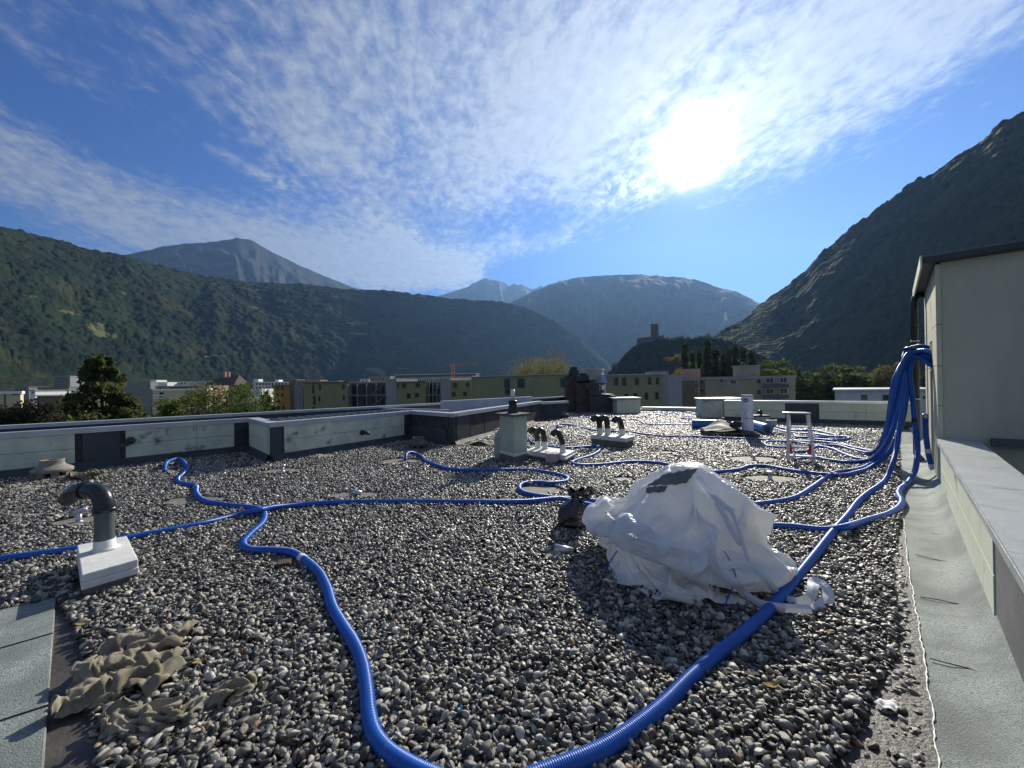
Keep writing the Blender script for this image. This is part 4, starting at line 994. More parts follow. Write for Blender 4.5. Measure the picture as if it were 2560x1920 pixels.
# --- litter
def rag(u, v, w, d, label, material, cat, name, h=.02, z=.02, seed=0, n=10):
    p = G(u, v); rows = []
    r_ = np.random.default_rng(seed)
    ph = r_.random(4)*6
    for i in range(n):
        row = []
        for j in range(n):
            a, b = i/(n-1)-.5, j/(n-1)-.5
            row.append((p.x+b*w*(1+.2*math.sin(a*5+ph[0]))+.1*w*a, p.y+a*d*(1+.2*math.sin(b*6+ph[1])), z+h*(.5+.5*math.sin(a*7+ph[2])*math.sin(b*8+ph[3]))))
        rows.append(row)
    mb = MB(); mb.grid(np.array(rows)); o = build(name, mb, material, smooth_=True, label=label, cat=cat)
    s = o.modifiers.new('thick', 'SOLIDIFY'); s.thickness = .003; return o
Wp = mat('white_scrap', (.8, .8, .76), rough=.7)
rag(2221, 1773, .085, .06, 'small crumpled white scrap on the dark margin at lower right', Wp, 'scrap', 'white_scrap', .015, .012, 3)
rag(1545, 1240, .16, .10, 'white scrap lying behind the left shoulder of the big white bag', Wp, 'scrap', 'white_scrap', .02, .02, 4)
rag(1365, 1043, .9, .35, 'bright foil sheet lying by the dark light well', Wp, 'sheet', 'foil_sheet', .06, .03, 5)
rag(1153, 1108, .10, .08, 'small white scrap at the foot of the light well corner', Wp, 'scrap', 'white_scrap', .12, .06, 6)
M['tan_cloth'] = mat('tan_geotextile', (.42, .38, .28), (.30, .27, .20), scale=12, rough=.95, bump=.006, bscale=50)
rag(1200, 1112, .75, .5, 'torn tan fleece lying left of the canister', M['tan_cloth'], 'fleece', 'fleece_scrap', .09, .03, 7, 16)
rag(780, 1144, .9, .35, 'tan fleece edge peeping out of the gravel in front of the louvred box', M['tan_cloth'], 'fleece', 'fleece_scrap', .04, .015, 8, 16)
rag(1560, 1131, .0001, .0001, None, M['tan_cloth'], None, 'x') if False else None
rag(60, 1225, .9, .4, 'frayed fleece strip lying at the far left of the gravel', M['tan_cloth'], 'fleece', 'fleece_scrap', .03, .012, 9, 16)
rag(2120, 1083, 1.1, .5, 'pale fleece strip on the gravel near the far end of the felt gutter', M['tan_cloth'], 'fleece', 'fleece_scrap', .04, .012, 19, 16)
rag(1735, 1050, .8, .6, 'dark rag with pale edges between the far hose loops', M['tan_cloth'], 'rag', 'rag', .08, .012, 29, 16)
rag(1955, 1088, .7, .4, 'brown leaf litter heap left of the stepladder', M['wood_dark'], 'litter', 'leaf_heap', .07, .012, 31, 16)
for i, (u, v) in enumerate(((1348, 1793), (1152, 1770), (1214, 1732), (1232, 1821))):
    p = G(u, v, .03); mb = MB(); s = .012+.006*(i % 2)
    mb.add([tuple(p+Vector((random.uniform(-s, s), random.uniform(-s, s), random.uniform(0, s)))) for _ in range(6)], [(0, 1, 2), (0, 2, 3), (0, 3, 4), (1, 4, 5), (2, 5, 3)])
    build('plastic_crumb', mb, mat('crumb_blue', (.05, .35, .65), rough=.4), label=('brightest blue plastic crumb, lower right one on the gravel', 'blue crumb on the left edge of the shaded gravel', 'blue crumb highest up in the lower middle gravel', 'nearest blue crumb, lowest in the picture')[i], cat='crumb', group='blue plastic crumbs on the gravel')
M['dry_leaf'] = mat('dry_leaf', (.42, .32, .10), (.30, .20, .07), scale=30, rough=.8, transl=.3)
for (u, v, s_, a0, lb_) in ((208, 1562, .045, .4, 'curled yellow leaf on the dark margin above the burlap'), (758, 1374, .035, 1.2, 'yellow leaf on the gravel behind the first coupling of the near hose'), (1930, 1716, .05, .2, 'tan leaf on the gravel right of the wooden stick'), (2068, 1580, .04, 2.2, 'orange brown leaf on the gravel near the right margin'), (500, 1655, .04, .9, 'slim dry leaf on the gravel right of the burlap')):
    p = G(u, v, .045); rows = []
    for i in range(7):
        t = i/6-.5; w = .42*math.cos(t*math.pi)**.8*s_ if abs(t) < .499 else .002
        rows.append([(p.x+math.cos(a0)*t*s_*1.8-math.sin(a0)*k*w, p.y+math.sin(a0)*t*s_*1.8+math.cos(a0)*k*w, p.z+.25*s_*t*t*4+.2*s_*abs(k)) for k in (-1, 0, 1)])
    mb = MB(); mb.grid(np.array(rows)); build('dry_leaf', mb, M['dry_leaf'], smooth_=True, label=lb_, cat='leaf', group='dry leaves on the gravel')
a, b = G(1598, 1667, .035), G(1898, 1687, .04)
mb = MB(); mb.bar(a, b, .022, .014); build('wooden_stick', mb, M['wood_dark'], label='thin weathered wooden stick lying on the gravel under the thick hose', cat='stick')
a, b = G(962, 1112, .03), G(1026, 1103, .05)
mb = MB(); mb.bar(a, b, .10, .03); build('pale_batten', mb, M['concrete'], label='pale batten lying at the foot of the louvred box beside the stone cowl', cat='batten')
for (u0, v0, u1, v1, lb_) in ((1687, 1070.5, 1703, 1070.5, 'short white lath on the gravel left of the blue roll'), (1818, 1124, 1840, 1126, 'short white lath on the gravel behind the white bag')):
    a, b = G(u0, v0, .03), G(u1, v1, .03); mb = MB(); mb.bar(a, b, .05, .02); build('lath', mb, Wp, label=lb_, cat='lath')
# bricks under the near hose
p = G(716, 1418); bt = thing('brick_lump', 'brown broken brick lump half buried under the near hose', 'brick', (p.x, p.y, 0))
M['brick'] = mat('brown_brick', (.10, .06, .045), (.06, .04, .035), scale=14, rough=.9, bump=.01, bscale=60)
mb = MB(); mb.obox(p+Vector((-.02, 0, .025)), (.05, .02, 0), (-.02, .05, 0), (0, 0, .03)); build('piece', mb, M['brick'], bt, bevel=.008)
mb = MB(); mb.obox(p+Vector((.07, .06, .02)), (.04, -.02, .005), (.02, .04, 0), (0, 0, .025)); build('piece', mb, M['brick'], bt, bevel=.008)
# black downpipe on the stair tower
dpp = C0+ds*2.6+nl*.12
dp = thing('downpipe', 'black downpipe running down the end of the stair tower behind the blue hoses', 'downpipe', (dpp.x, dpp.y, 0))
Yd = dpp.y; tp = Vector((dpp.x, dpp.y, TOP-.25))
pdx = Vector((dpp.x, dpp.y, 0)); ox = Vector((nl.x, nl.y, 0))
mb = MB(); mb.tube([tp+Vector((ds.x, ds.y, 0))*.0-ox*.10+Vector((0, 0, .12)), tp+Vector((0, 0, .11)), tp+ox*.03+Vector((0, 0, .08)), tp+ox*.05, pdx+ox*.05+Vector((0, 0, 1.2))], .055, 18); build('upper_pipe', mb, M['pvc_dark'], dp, smooth_=True)
mb = MB(); mb.tube([pdx+ox*.05+Vector((0, 0, 1.22)), pdx+ox*.05+Vector((0, 0, .16)), pdx+ox*.0+Vector((0, -.03, .06)), pdx+ox*.12+Vector((0, -.12, .03))], .052, 18); build('lower_pipe', mb, M['concrete_dark'], dp, smooth_=True)
for z in (2.3, 1.2): mb = MB(); mb.lathe(pdx+ox*.05+Vector((0, 0, z)), [(.056, 0), (.064, .004), (.064, .03), (.056, .034)], 18); build('bracket', mb, M['galv'], dp)
# ================================================================== HOSES
HR = .036
M['hose'] = None
def hose_mat():
    M_ = bpy.data.materials.new('blue_hose'); M_.use_nodes = True; nt = M_.node_tree; E.nt = nt
    bs = nt.nodes['Principled BSDF']; bs.inputs['Roughness'].default_value = .30
    tc_ = nt.nodes.new('ShaderNodeTexCoord'); n_ = noise_e(tc_.outputs['Object'], 3., 5, .6)
    nd0 = noise_e(tc_.outputs['Object'], 11., 8, .7, .8); nt.links.new(mixc(smooth(nd0, .56, .74)*.35, mixc(smooth(n_, .35, .7), (.006, .085, .40), (.010, .115, .50)), (.14, .20, .28)), bs.inputs['Base Color'])
    nd = noise_e(tc_.outputs['Object'], 25., 5, .6)
    rr = nd*.25+.22; nt.links.new(rr.k, bs.inputs['Roughness'])
    uv = nt.nodes.new('ShaderNodeUVMap'); sp_ = nt.nodes.new('ShaderNodeSeparateXYZ'); nt.links.new(uv.outputs[0], sp_.inputs[0])
    w = E.m('SINE', E(sp_.outputs[0])*(2*math.pi/.0105))
    b_ = nt.nodes.new('ShaderNodeBump'); b_.inputs['Strength'].default_value = .7; b_.inputs['Distance'].default_value = .0012
    nt.links.new(w.k, b_.inputs['Height']); nt.links.new(b_.outputs[0], bs.inputs['Normal'])
    return M_
M['hose'] = hose_mat()
def resample(P, step):
    P = np.array([tuple(p) for p in P], float)
    # centripetal-like Catmull-Rom
    Q = np.vstack([2*P[0]-P[1], P, 2*P[-1]-P[-2]]); out = []
    for i in range(1, len(Q)-2):
        p0, p1, p2, p3 = Q[i-1:i+3]; n = max(4, int(np.linalg.norm(p2-p1)/.02))
        t = np.linspace(0, 1, n, endpoint=False)[:, None]
        d1 = np.linalg.norm(p1-p0)+1e-9; d2 = np.linalg.norm(p2-p1)+1e-9; d3 = np.linalg.norm(p3-p2)+1e-9
        m1 = ((p1-p0)/d1+(p2-p1)/d2)*.5*d2; m2 = ((p2-p1)/d2+(p3-p2)/d3)*.5*d2
        out.append((2*t**3-3*t**2+1)*p1+(t**3-2*t**2+t)*m1+(-2*t**3+3*t**2)*p2+(t**3-t**2)*m2)
    C = np.vstack(out+[P[-1:]])
    s = np.concatenate([[0], np.cumsum(np.linalg.norm(np.diff(C, axis=0), axis=1))])
    n = max(4, int(s[-1]/step)); ss = np.linspace(0, s[-1], n)
    C = np.stack([np.interp(ss, s, C[:, k]) for k in range(3)], -1)
    # relax kinks
    for _ in range(max(1, int(.05/step))): C[1:-1] = C[1:-1]*.5+(C[:-2]+C[2:])*.25
    return C, ss
def hose(name, pts, label, r=HR, near=False, couplings=(), step=.03, seg=14, group='blue corrugated suction hoses', cat='hose', parent_cat=True):
    C, ss = resample(pts, .0035 if near else step)
    m_ = len(C)
    rr = r*(1+(.035*np.sin(ss*2*np.pi/.0105) if near else 0))*np.ones(m_)
    mb = MB(); mb.tube(C, rr, seg if not near else 20)
    o = build(name, mb, M['hose'], smooth_=True, label=label, cat=cat, group=group)
    n = seg if not near else 20
    uvl = o.data.uv_layers.new(name='UVMap'); vi = np.zeros(len(o.data.loops), np.int32); o.data.loops.foreach_get('vertex_index', vi)
    uv = np.zeros((len(vi), 2), np.float32); uv[:, 0] = ss[np.minimum(vi//n, m_-1)]; uv[:, 1] = (vi % n)/n
    uvl.data.foreach_set('uv', uv.ravel())
    off = np.array(o.location)
    for cpt, mt in couplings:
        i = int(np.argmin(np.linalg.norm(C-np.array(tuple(cpt)), axis=1))); i = min(max(i, 1), m_-2)
        d = Vector(C[i+1]-C[i-1]).normalized(); c = Vector(C[i])
        q = MB(); q.tube([c-d*.035, c-d*.028, c+d*.028, c+d*.035], [r*1.02, r*1.13, r*1.13, r*1.02], 18)
        build('coupling', q, M[mt], o, smooth_=True)
    return o, C
def gp(L, z=HR+.012, bumps=()):
    out = []
    for q in L:
        zz_ = z+(q[2] if len(q) > 2 else 0); out.append(G(q[0], q[1], zz_))
    return out
# where the hoses leave the tower, and the tie that gathers them
slotp = lambda k, w=.5: sideplane(2331+6*w, 872+50*k)
TIE = sideplane(2330, 890); tieY = 6.75
tie = D(2280, 884, tieY)
def drop(k, fan, land):
    """from the slot through the tie and down; fan: list of (u, v, depth); land: ground points"""
    w = (k*7 % 5)/5
    a = slotp(k/8., w); inn = a+Vector((nf.x, nf.y, 0))*.12
    ofs = Vector((.045*math.sin(k*2.4), .07*math.cos(k*1.7), .07*math.cos(k*2.4)))
    mid = a.lerp(tie+ofs, .45)+Vector((0, 0, .05))
    return [inn, a, mid, tie+ofs]+[D(*f) for f in fan]+land
# 1 near hose: from its loose end behind, along the gravel, out at the bottom and back up to the bundle
A1 = gp([(411, 1178, -.02), (412, 1166, .05), (424, 1152, .08), (443, 1147, .08), (461, 1158, .05), (467, 1171), (455, 1186), (444, 1196), (447, 1206), (466, 1211), (485, 1214), (490, 1233), (512, 1253), (567, 1263), (617, 1268), (645, 1273)]) + \
     gp([(660, 1284), (655, 1308), (623, 1338), (607, 1360), (625, 1374), (673, 1376), (724, 1380), (754, 1395), (795, 1430), (817, 1470), (832, 1520), (858, 1566), (886, 1611), (906, 1662), (917, 1728), (923, 1788), (937, 1839), (967, 1878), (1010, 1908), (1070, 1938), (1160, 1965), (1290, 1955), (1400, 1918)]) + \
     gp([(1508, 1872), (1581, 1825), (1653, 1768), (1725, 1697), (1780, 1647), (1852, 1590), (1906, 1541), (1945, 1500), (1990, 1446), (2040, 1384), (2080, 1333), (2117, 1292), (2148, 1252), (2173, 1231), (2198, 1214)])
A2 = [D(2218, 1191, 6.25), D(2232, 1156, 6.35), D(2240, 1125, 6.5), D(2247, 1080, 6.6), D(2256, 1020, 6.7), D(2264, 955, 6.75)]
o, CA = hose('suction_hose', A1+A2+drop(0, [], [])[::-1], 'blue hose winding down the middle of the gravel, nearest to the camera', near=True,
             couplings=((G(487, 1218, .05), 'galv'), (G(754, 1396, .05), 'white_plastic')))
# 2 long straight hose
L2 = gp([(-900, 1560), (-500, 1490), (-160, 1425), (0, 1398), (100, 1385), (190, 1372), (320, 1345), (400, 1330), (501, 1310), (602, 1286), (650, 1275, .055), (673, 1270, .04), (754, 1262), (855, 1256), (1007, 1254), (1159, 1255), (1311, 1254), (1402, 1247), (1504, 1256), (1650, 1290), (1800, 1312), (1975, 1316),
         (2060, 1324), (2096, 1321, .03), (2112, 1318, .06), (2130, 1313, .04), (2171, 1300), (2216, 1287), (2246, 1270), (2255, 1254), (2247, 1236), (2250, 1224), (2274, 1202)])
L2 += [D(2288, 1175, 6.3), D(2294, 1125, 6.5), D(2292, 1090, 6.6), D(2286, 1046, 6.7), D(2281, 990, 6.75), D(2275, 930, 6.75)]
hose('suction_hose', L2+drop(1, [], [])[::-1], 'long blue hose lying straight across the gravel from the left edge to the black bag', near=False, step=.012, seg=18, couplings=((D(2288, 1052, 6.7), 'pvc_dark'),))
# 3
L3 = gp([(1013, 1150, -.02), (1015, 1138, .07), (1027, 1131, .09), (1043, 1136, .04), (1066, 1153), (1090, 1163), (1125, 1173), (1193, 1176), (1306, 1175), (1374, 1182), (1408, 1190), (1420, 1197), (1410, 1205), (1374, 1208), (1330, 1206), (1308, 1209), (1298, 1219), (1310, 1232), (1340, 1239), (1374, 1243), (1410, 1249), (1470, 1262),
         (1530, 1278), (1650, 1285), (1800, 1270), (1922, 1257), (1979, 1247), (2029, 1220), (2062, 1197), (2096, 1180), (2130, 1176), (2160, 1168)])
L3 += [D(2185, 1152, 7.5), D(2208, 1130, 7.25), D(2228, 1085, 7.0), D(2243, 1010, 6.85), D(2254, 945, 6.8), D(2265, 905, 6.78)]
hose('suction_hose', L3+drop(2, [], [])[::-1], 'blue hose doubling back in an S-bend in front of the pale chimney', step=.015, seg=16, couplings=((G(1326, 1206, .05), 'galv'),))
# 4
L4 = gp([(1322, 1100), (1336, 1109), (1380, 1118), (1419, 1120), (1464, 1117), (1488, 1115), (1499, 1119), (1497, 1128), (1476, 1140), (1447, 1149), (1431, 1156), (1441, 1162), (1487, 1163), (1540, 1158), (1580, 1155), (1605, 1155), (1650, 1158), (1687, 1166), (1760, 1180), (1844, 1175), (1876, 1166), (1910, 1165), (1967, 1175), (2010, 1181), (2054, 1186), (2101, 1188), (2145, 1180)])
L4 += [D(2185, 1163, 7.1), D(2218, 1138, 6.95), D(2242, 1095, 6.85), D(2260, 1035, 6.8), D(2268, 970, 6.8), D(2272, 925, 6.78)]
hose('suction_hose', L4+drop(3, [], [])[::-1], 'blue hose that bends sharply in front of the farther vent plinth', step=.02, couplings=((G(1495, 1117, .05), 'white_plastic'),))
# 5
L5 = gp([(1393, 1070, .0), (1394, 1062, .10), (1404, 1060, .08), (1430, 1063), (1487, 1076), (1540, 1079), (1580, 1081), (1605, 1085), (1662, 1091), (1718, 1091), (1775, 1094), (1854, 1097), (1922, 1100), (1962, 1103), (2035, 1104), (2085, 1109), (2148, 1122), (2178, 1128)])
L5 += [D(2200, 1118, 7.9), D(2216, 1080, 7.4), D(2226, 1010, 7.0), D(2238, 945, 6.85)]
hose('suction_hose', L5+drop(4, [], [])[::-1], 'blue hose passing behind the farther vent plinth and in front of the pallet', step=.03)
# 6
L6 = gp([(1451, 1045), (1458, 1041), (1470, 1043), (1480, 1049), (1495, 1052), (1532, 1051), (1560, 1048), (1587, 1049), (1603, 1055), (1620, 1061), (1673, 1062), (1730, 1062), (1800, 1064), (1922, 1069), (1944, 1074), (1966, 1080), (1990, 1083), (2040, 1086), (2085, 1092), (2118, 1093), (2118, 1098), (2080, 1101), (2035, 1098)])
hose('suction_hose', L6, 'farthest long blue hose running from the chimney stack to the blue rolls', step=.04, seg=10)
# 7 the flat loop left of the ladder
L7 = gp([(1995, 1118), (1960, 1119), (1925, 1117), (1912, 1110), (1925, 1104), (1960, 1104), (2000, 1108), (2040, 1115), (2075, 1121), (2110, 1135), (2150, 1148), (2170, 1150)])
L7 += [D(2197, 1138, 7.7), D(2214, 1100, 7.2), D(2232, 1020, 6.9), D(2246, 940, 6.8)]
hose('suction_hose', L7+drop(5, [], [])[::-1], 'blue hose making a flat closed loop at the left foot of the stepladder', step=.025)
# 8 behind the ladder towards the bundle
L8 = gp([(2035, 1120), (2060, 1113), (2095, 1115), (2140, 1127), (2170, 1135)])
L8 = gp([(1985, 1130), (2005, 1130), (2030, 1122), (2060, 1114), (2090, 1114), (2130, 1124), (2165, 1132)])
L8 += [D(2190, 1125, 8.0), D(2210, 1090, 7.4), D(2226, 1030, 7.0), D(2240, 960, 6.85)]
hose('suction_hose', L8+drop(6, [], [])[::-1], 'blue hose rising in an arch from behind the stepladder into the hanging bundle', step=.025)
L9 = gp([(1990, 1150), (2010, 1146), (2045, 1145), (2075, 1151), (2115, 1156), (2150, 1154)])
L9 += [D(2188, 1142, 7.15), D(2214, 1113, 6.95), D(2240, 1052, 6.8), D(2257, 975, 6.75)]
hose('suction_hose', L9+drop(7, [], [])[::-1], 'blue hose coming from between the feet of the stepladder along the gravel into the bundle', step=.025)
L10 = gp([(2030, 1074), (2065, 1078), (2095, 1088), (2110, 1103)])
L10 = gp([(1925, 1070), (1955, 1071), (1985, 1077), (2030, 1076), (2065, 1082), (2090, 1090), (2060, 1093), (2030, 1094), (2000, 1094), (1985, 1086)])
hose('suction_hose', L10, 'thin looking blue hose loop behind the stepladder in front of the far parapet', step=.04, seg=10)
L11 = gp([(1620, 1042), (1632, 1036), (1650, 1036), (1664, 1040)])
hose('suction_hose', gp([(1612, 1041), (1625, 1036), (1645, 1036), (1665, 1040)]), 'short stretch of blue hose lying right of the pale box, nearest the low roof edge', step=.05, seg=8)
hose('suction_hose', gp([(1635, 1031), (1648, 1029), (1662, 1032), (1680, 1031), (1693, 1035), (1699, 1038)]), 'curled blue hose close to the low roof edge strip', step=.05, seg=8)
hose('suction_hose', gp([(1714, 1031), (1725, 1031), (1742, 1035), (1767, 1035)]), 'wavy blue hose end lying left of the grey-green block', step=.05, seg=8)
hose('suction_hose', gp([(1735, 1047), (1718, 1047), (1703, 1045), (1706, 1042), (1722, 1042), (1738, 1045), (1762, 1046)]), 'small blue hose loop in front of the grey-green block', step=.05, seg=8)
# tie round the bundle, cord up to the downpipe
tb_ = thing('lashing_strap', 'black strap gathering the blue hoses where they bend, hung from the downpipe by a cord', 'strap', tuple(tie))
mb = MB()
ux = Vector((.35, .3, .9)).normalized(); uy = Vector((.6, .8, -.1)).normalized()
ax_ = Vector((-.86, .1, -.5)).normalized(); e1 = ax_.cross(Vector((0, 1, 0))).normalized(); e2 = ax_.cross(e1)
mb.tube([tie+(e1*math.cos(t)*.115+e2*math.sin(t)*.14) for t in np.linspace(0, 2*math.pi, 30)], .02, 8); build('loop', mb, M['pipe_black'], tb_, smooth_=True)
mb = MB(); tp_ = Vector((dpp.x, dpp.y, 2.28)); mb.tube([tie+Vector((0, 0, .12)), tie.lerp(tp_, .4)+Vector((.03, 0, .05)), tp_], .011, 8); build('cord', mb, M['pipe_black'], tb_)
# hose in the slot at the tower foot
hz1 = [C0+ds*.5+nl*.07, ]
q = C0+ds*(SS1-.12)+nl*.10
hose('suction_hose', [Vector((q.x, q.y, 1.02)), Vector((q.x, q.y, .9)), Vector((q.x-.01, q.y-.02, .6)), Vector((q.x-.01, q.y-.06, .3)), Vector((q.x-.0, q.y-.12, .06))], 'short blue hose standing upright in the recess of the stair tower', step=.02, couplings=((Vector((q.x, q.y, .98)), 'galv'), (Vector((q.x, q.y-.04, .4)), 'white_plastic'), (Vector((q.x, q.y-.1, .16)), 'white_plastic')))
# ================================================================== GRAVEL
def inpoly(x, y, poly):
    ins = np.zeros(len(x), bool); n = len(poly)
    for i in range(n):
        x0, y0 = poly[i]; x1, y1 = poly[(i+1) % n]
        c = ((y0 > y) != (y1 > y)) & (x < (x1-x0)*(y-y0)/(y1-y0+1e-12)+x0); ins ^= c
    return ins
edgeR = [G(2248, 1094), G(2251, 1200), G(2254, 1290), G(2230, 1400), G(2240, 1560), G(2240, 1640), G(2205, 1700), G(2165, 1770), G(2150, 1830), G(2085, 1920)]
edgeR = [(p.x, p.y) for p in edgeR]; lx, ly = edgeR[-1]; edgeR.append((lx-1.3, ly-1.5))
lft = [G(250, 1920), G(225, 1800), G(215, 1650), G(180, 1560), G(140, 1503)]
lft = [(p.x, p.y) for p in lft]
nB2 = Vector((nB.x, nB.y))
poly = [tuple(PX-Vector((0, 0))), tuple(P1), tuple(B0), tuple(B1), tuple(B2), tuple(B3), tuple(B4), tuple(V2(G(1418, 1033))), tuple(V2(G(1600, 1033))), tuple(V2(G(1603, 1022))), tuple(V2(G(1765, 1024))), tuple(V2(G(1765, 1045))), tuple(V2(G(1811, 1047))), tuple(R0+Vector((-.1, -.25))), tuple(R1+Vector((-.1, -.25)))] + \
       edgeR + [(-1.2, .2), (-1.0, .9), (lft[0][0], lft[0][1])] + lft[1:] + [(fl2.x, fl2.y), tuple(fl0+felt_dir*3), (-10.5, 3.2)]
def heap(x, y): return .018*fbm(x*1.1, y*1.1, 3, 40)+.012
def scatter(x0, x1, y0, y1, s, jit, keep=1., seed=0):
    r_ = np.random.default_rng(seed); nx, ny = int((x1-x0)/s), int((y1-y0)/(s*.87))
    gx, gy = np.meshgrid(np.arange(nx)*s+x0, np.arange(ny)*s*.87+y0); gx = gx+(np.arange(ny)[:, None] % 2)*s*.5
    gx = gx.ravel()+r_.uniform(-jit, jit, gx.size)*s; gy = gy.ravel()+r_.uniform(-jit, jit, gy.size)*s
    k = (np.abs(gx) < 1.75*gy+.6)
    if keep < 1: k &= r_.random(gx.size) < keep
    return gx[k], gy[k]
def outside(x, y):
    k = inpoly(x, y, poly)
    wob = .04*fbm(x*9, y*9, 2, 50)
    for (cx, cy, rx, ry) in BARE:
        k &= ((x-cx)/(rx+wob))**2+((y-cy)/(ry+wob))**2 > 1
    return k
XS, YS_, SC, ZL = [], [], [], []
for (y0, y1, s, lay, keep, sz) in ((.5, 7.0, .0242, 0, 1, 1.), (.5, 4.6, .0295, 1, .66, 1.08), (4.6, 7.0, .034, 1, .5, 1.08), (7.0, 12., .036, 0, 1, 1.2), (7., 12., .06, 1, .5, 1.2), (12., 18., .050, 0, 1, 1.6), (18., 27., .075, 0, 1, 2.1)):
    x, y = scatter(-1.75*y1-1, 1.75*y1+1, y0, y1, s, .42, keep, int(y0*10+lay)); k = outside(x, y); x, y = x[k], y[k]
    # sparse, straggling rim
    XS.append(x); YS_.append(y); SC.append(np.full(len(x), sz)); ZL.append(np.full(len(x), lay*.0155))
x = np.concatenate(XS); y = np.concatenate(YS_); sc_ = np.concatenate(SC); zl = np.concatenate(ZL); n = len(x)
r_ = np.random.default_rng(5)
# stragglers on the margins
for (cx, n_s) in ((1, 520), (0, 200)):
    t = r_.random(n_s)
    if cx: p = np.array([[ (S1+dS*(3.6*q)).x-.05-.20*abs(r_.normal())*.7, (S1+dS*(3.6*q)).y] for q in t])
    else: p = np.array([[fl0.x+.16+.12*abs(r_.normal())-.0+(fl1.x-fl0.x)*q, fl0.y+(fl1.y-fl0.y)*q] for q in t])
    x = np.concatenate([x, p[:, 0]]); y = np.concatenate([y, p[:, 1]]); sc_ = np.concatenate([sc_, np.full(n_s, .85)]); zl = np.concatenate([zl, np.full(n_s, -.004)])
n = len(x)
size = sc_*.0142*np.exp(np.clip(r_.normal(0, .30, n), -.6, .55)); 
asp = r_.uniform(.60, .92, n); flat = r_.uniform(.34, .62, n)
z = heap(x, y)*(zl > -.001)+zl+r_.uniform(-.003, .006, n)+size*.25
tilt = np.where(zl > .005, .55, .33)
rot = np.stack([r_.normal(0, 1, n)*tilt, r_.normal(0, 1, n)*tilt, r_.uniform(0, 6.283, n)], -1)
scl = np.stack([size*1.22, size*asp*1.1, size*flat*1.15], -1)
me = bpy.data.meshes.new('gravel'); me.vertices.add(n); me.vertices.foreach_set('co', np.stack([x, y, z], -1).astype(np.float32).ravel())
a = me.attributes.new('rot', 'FLOAT_VECTOR', 'POINT'); a.data.foreach_set('vector', rot.astype(np.float32).ravel())
a = me.attributes.new('scl', 'FLOAT_VECTOR', 'POINT'); a.data.foreach_set('vector', scl.astype(np.float32).ravel())
a = me.attributes.new('pick', 'INT', 'POINT'); a.data.foreach_set('value', r_.integers(0, 8, n).astype(np.int32))
gr = bpy.data.objects.new('gravel', me); COL.objects.link(gr); tag(gr, None, None, None, 'stuff')
# pebble material: every stone its own shade
pm = bpy.data.materials.new('pebble'); pm.use_nodes = True; nt = pm.node_tree; E.nt = nt; bs = nt.nodes['Principled BSDF']
oi = nt.nodes.new('ShaderNodeObjectInfo'); rp_ = nt.nodes.new('ShaderNodeValToRGB'); nt.links.new(oi.outputs['Random'], rp_.inputs[0])
cr_ = rp_.color_ramp; cr_.interpolation = 'CONSTANT'
cols = [(0, (.022, .021, .019)), (.16, (.07, .067, .058)), (.30, (.17, .16, .13)), (.40, (.04, .040, .037)), (.50, (.30, .285, .235)), (.60, (.40, .375, .305)), (.70, (.14, .12, .085)), (.78, (.46, .44, .365)), (.87, (.09, .088, .075)), (.92, (.54, .52, .45)), (.975, (.24, .15, .08))]
for i, (p, c) in enumerate(cols):
    e = cr_.elements[i] if i < 2 else cr_.elements.new(p)
    e.position = p; e.color = (*c, 1)
tc_ = nt.nodes.new('ShaderNodeTexCoord'); nz = noise_e(tc_.outputs['Object'], 55., 5, .65)
col = mixc(smooth(nz, .35, .7)*.45, rp_.outputs[0], (.07, .07, .068))
nt.links.new(col, bs.inputs['Base Color']); rr_ = nz*.35+.18; nt.links.new(rr_.k, bs.inputs['Roughness'])
b_ = nt.nodes.new('ShaderNodeBump'); b_.inputs['Distance'].default_value = .002; b_.inputs['Strength'].default_value = .5
nt.links.new(noise_e(tc_.outputs['Object'], 160., 4).k, b_.inputs['Height']); nt.links.new(b_.outputs[0], bs.inputs['Normal'])
ng = bpy.data.node_groups.new('pebbles', 'GeometryNodeTree')
ng.interface.new_socket('Geometry', in_out='INPUT', socket_type='NodeSocketGeometry'); ng.interface.new_socket('Geometry', in_out='OUTPUT', socket_type='NodeSocketGeometry')
N = ng.nodes; Lk = ng.links; gi = N.new('NodeGroupInput'); go = N.new('NodeGroupOutput')
gti = N.new('GeometryNodeGeometryToInstance')
for k in range(8):
    ic = N.new('GeometryNodeMeshIcoSphere'); ic.inputs['Radius'].default_value = 1; ic.inputs['Subdivisions'].default_value = 3
    ps = N.new('GeometryNodeInputPosition'); nz_ = N.new('ShaderNodeTexNoise'); nz_.noise_dimensions = '4D'; nz_.inputs['W'].default_value = k*3.7
    nz_.inputs['Scale'].default_value = .75; nz_.inputs['Detail'].default_value = 1.0
    Lk.new(ps.outputs[0], nz_.inputs['Vector'])
    sb = N.new('ShaderNodeVectorMath'); sb.operation = 'SUBTRACT'; sb.inputs[1].default_value = (.5, .5, .5); Lk.new(nz_.outputs['Color'], sb.inputs[0])
    sk = N.new('ShaderNodeVectorMath'); sk.operation = 'SCALE'; sk.inputs['Scale'].default_value = .95; Lk.new(sb.outputs[0], sk.inputs[0])
    st = N.new('GeometryNodeSetPosition'); Lk.new(ic.outputs['Mesh'], st.inputs['Geometry']); Lk.new(sk.outputs[0], st.inputs['Offset'])
    sm = N.new('GeometryNodeSetShadeSmooth'); Lk.new(st.outputs[0], sm.inputs['Geometry'])
    mt_ = N.new('GeometryNodeSetMaterial'); mt_.inputs['Material'].default_value = pm; Lk.new(sm.outputs[0], mt_.inputs['Geometry'])
    Lk.new(mt_.outputs[0], gti.inputs[0])
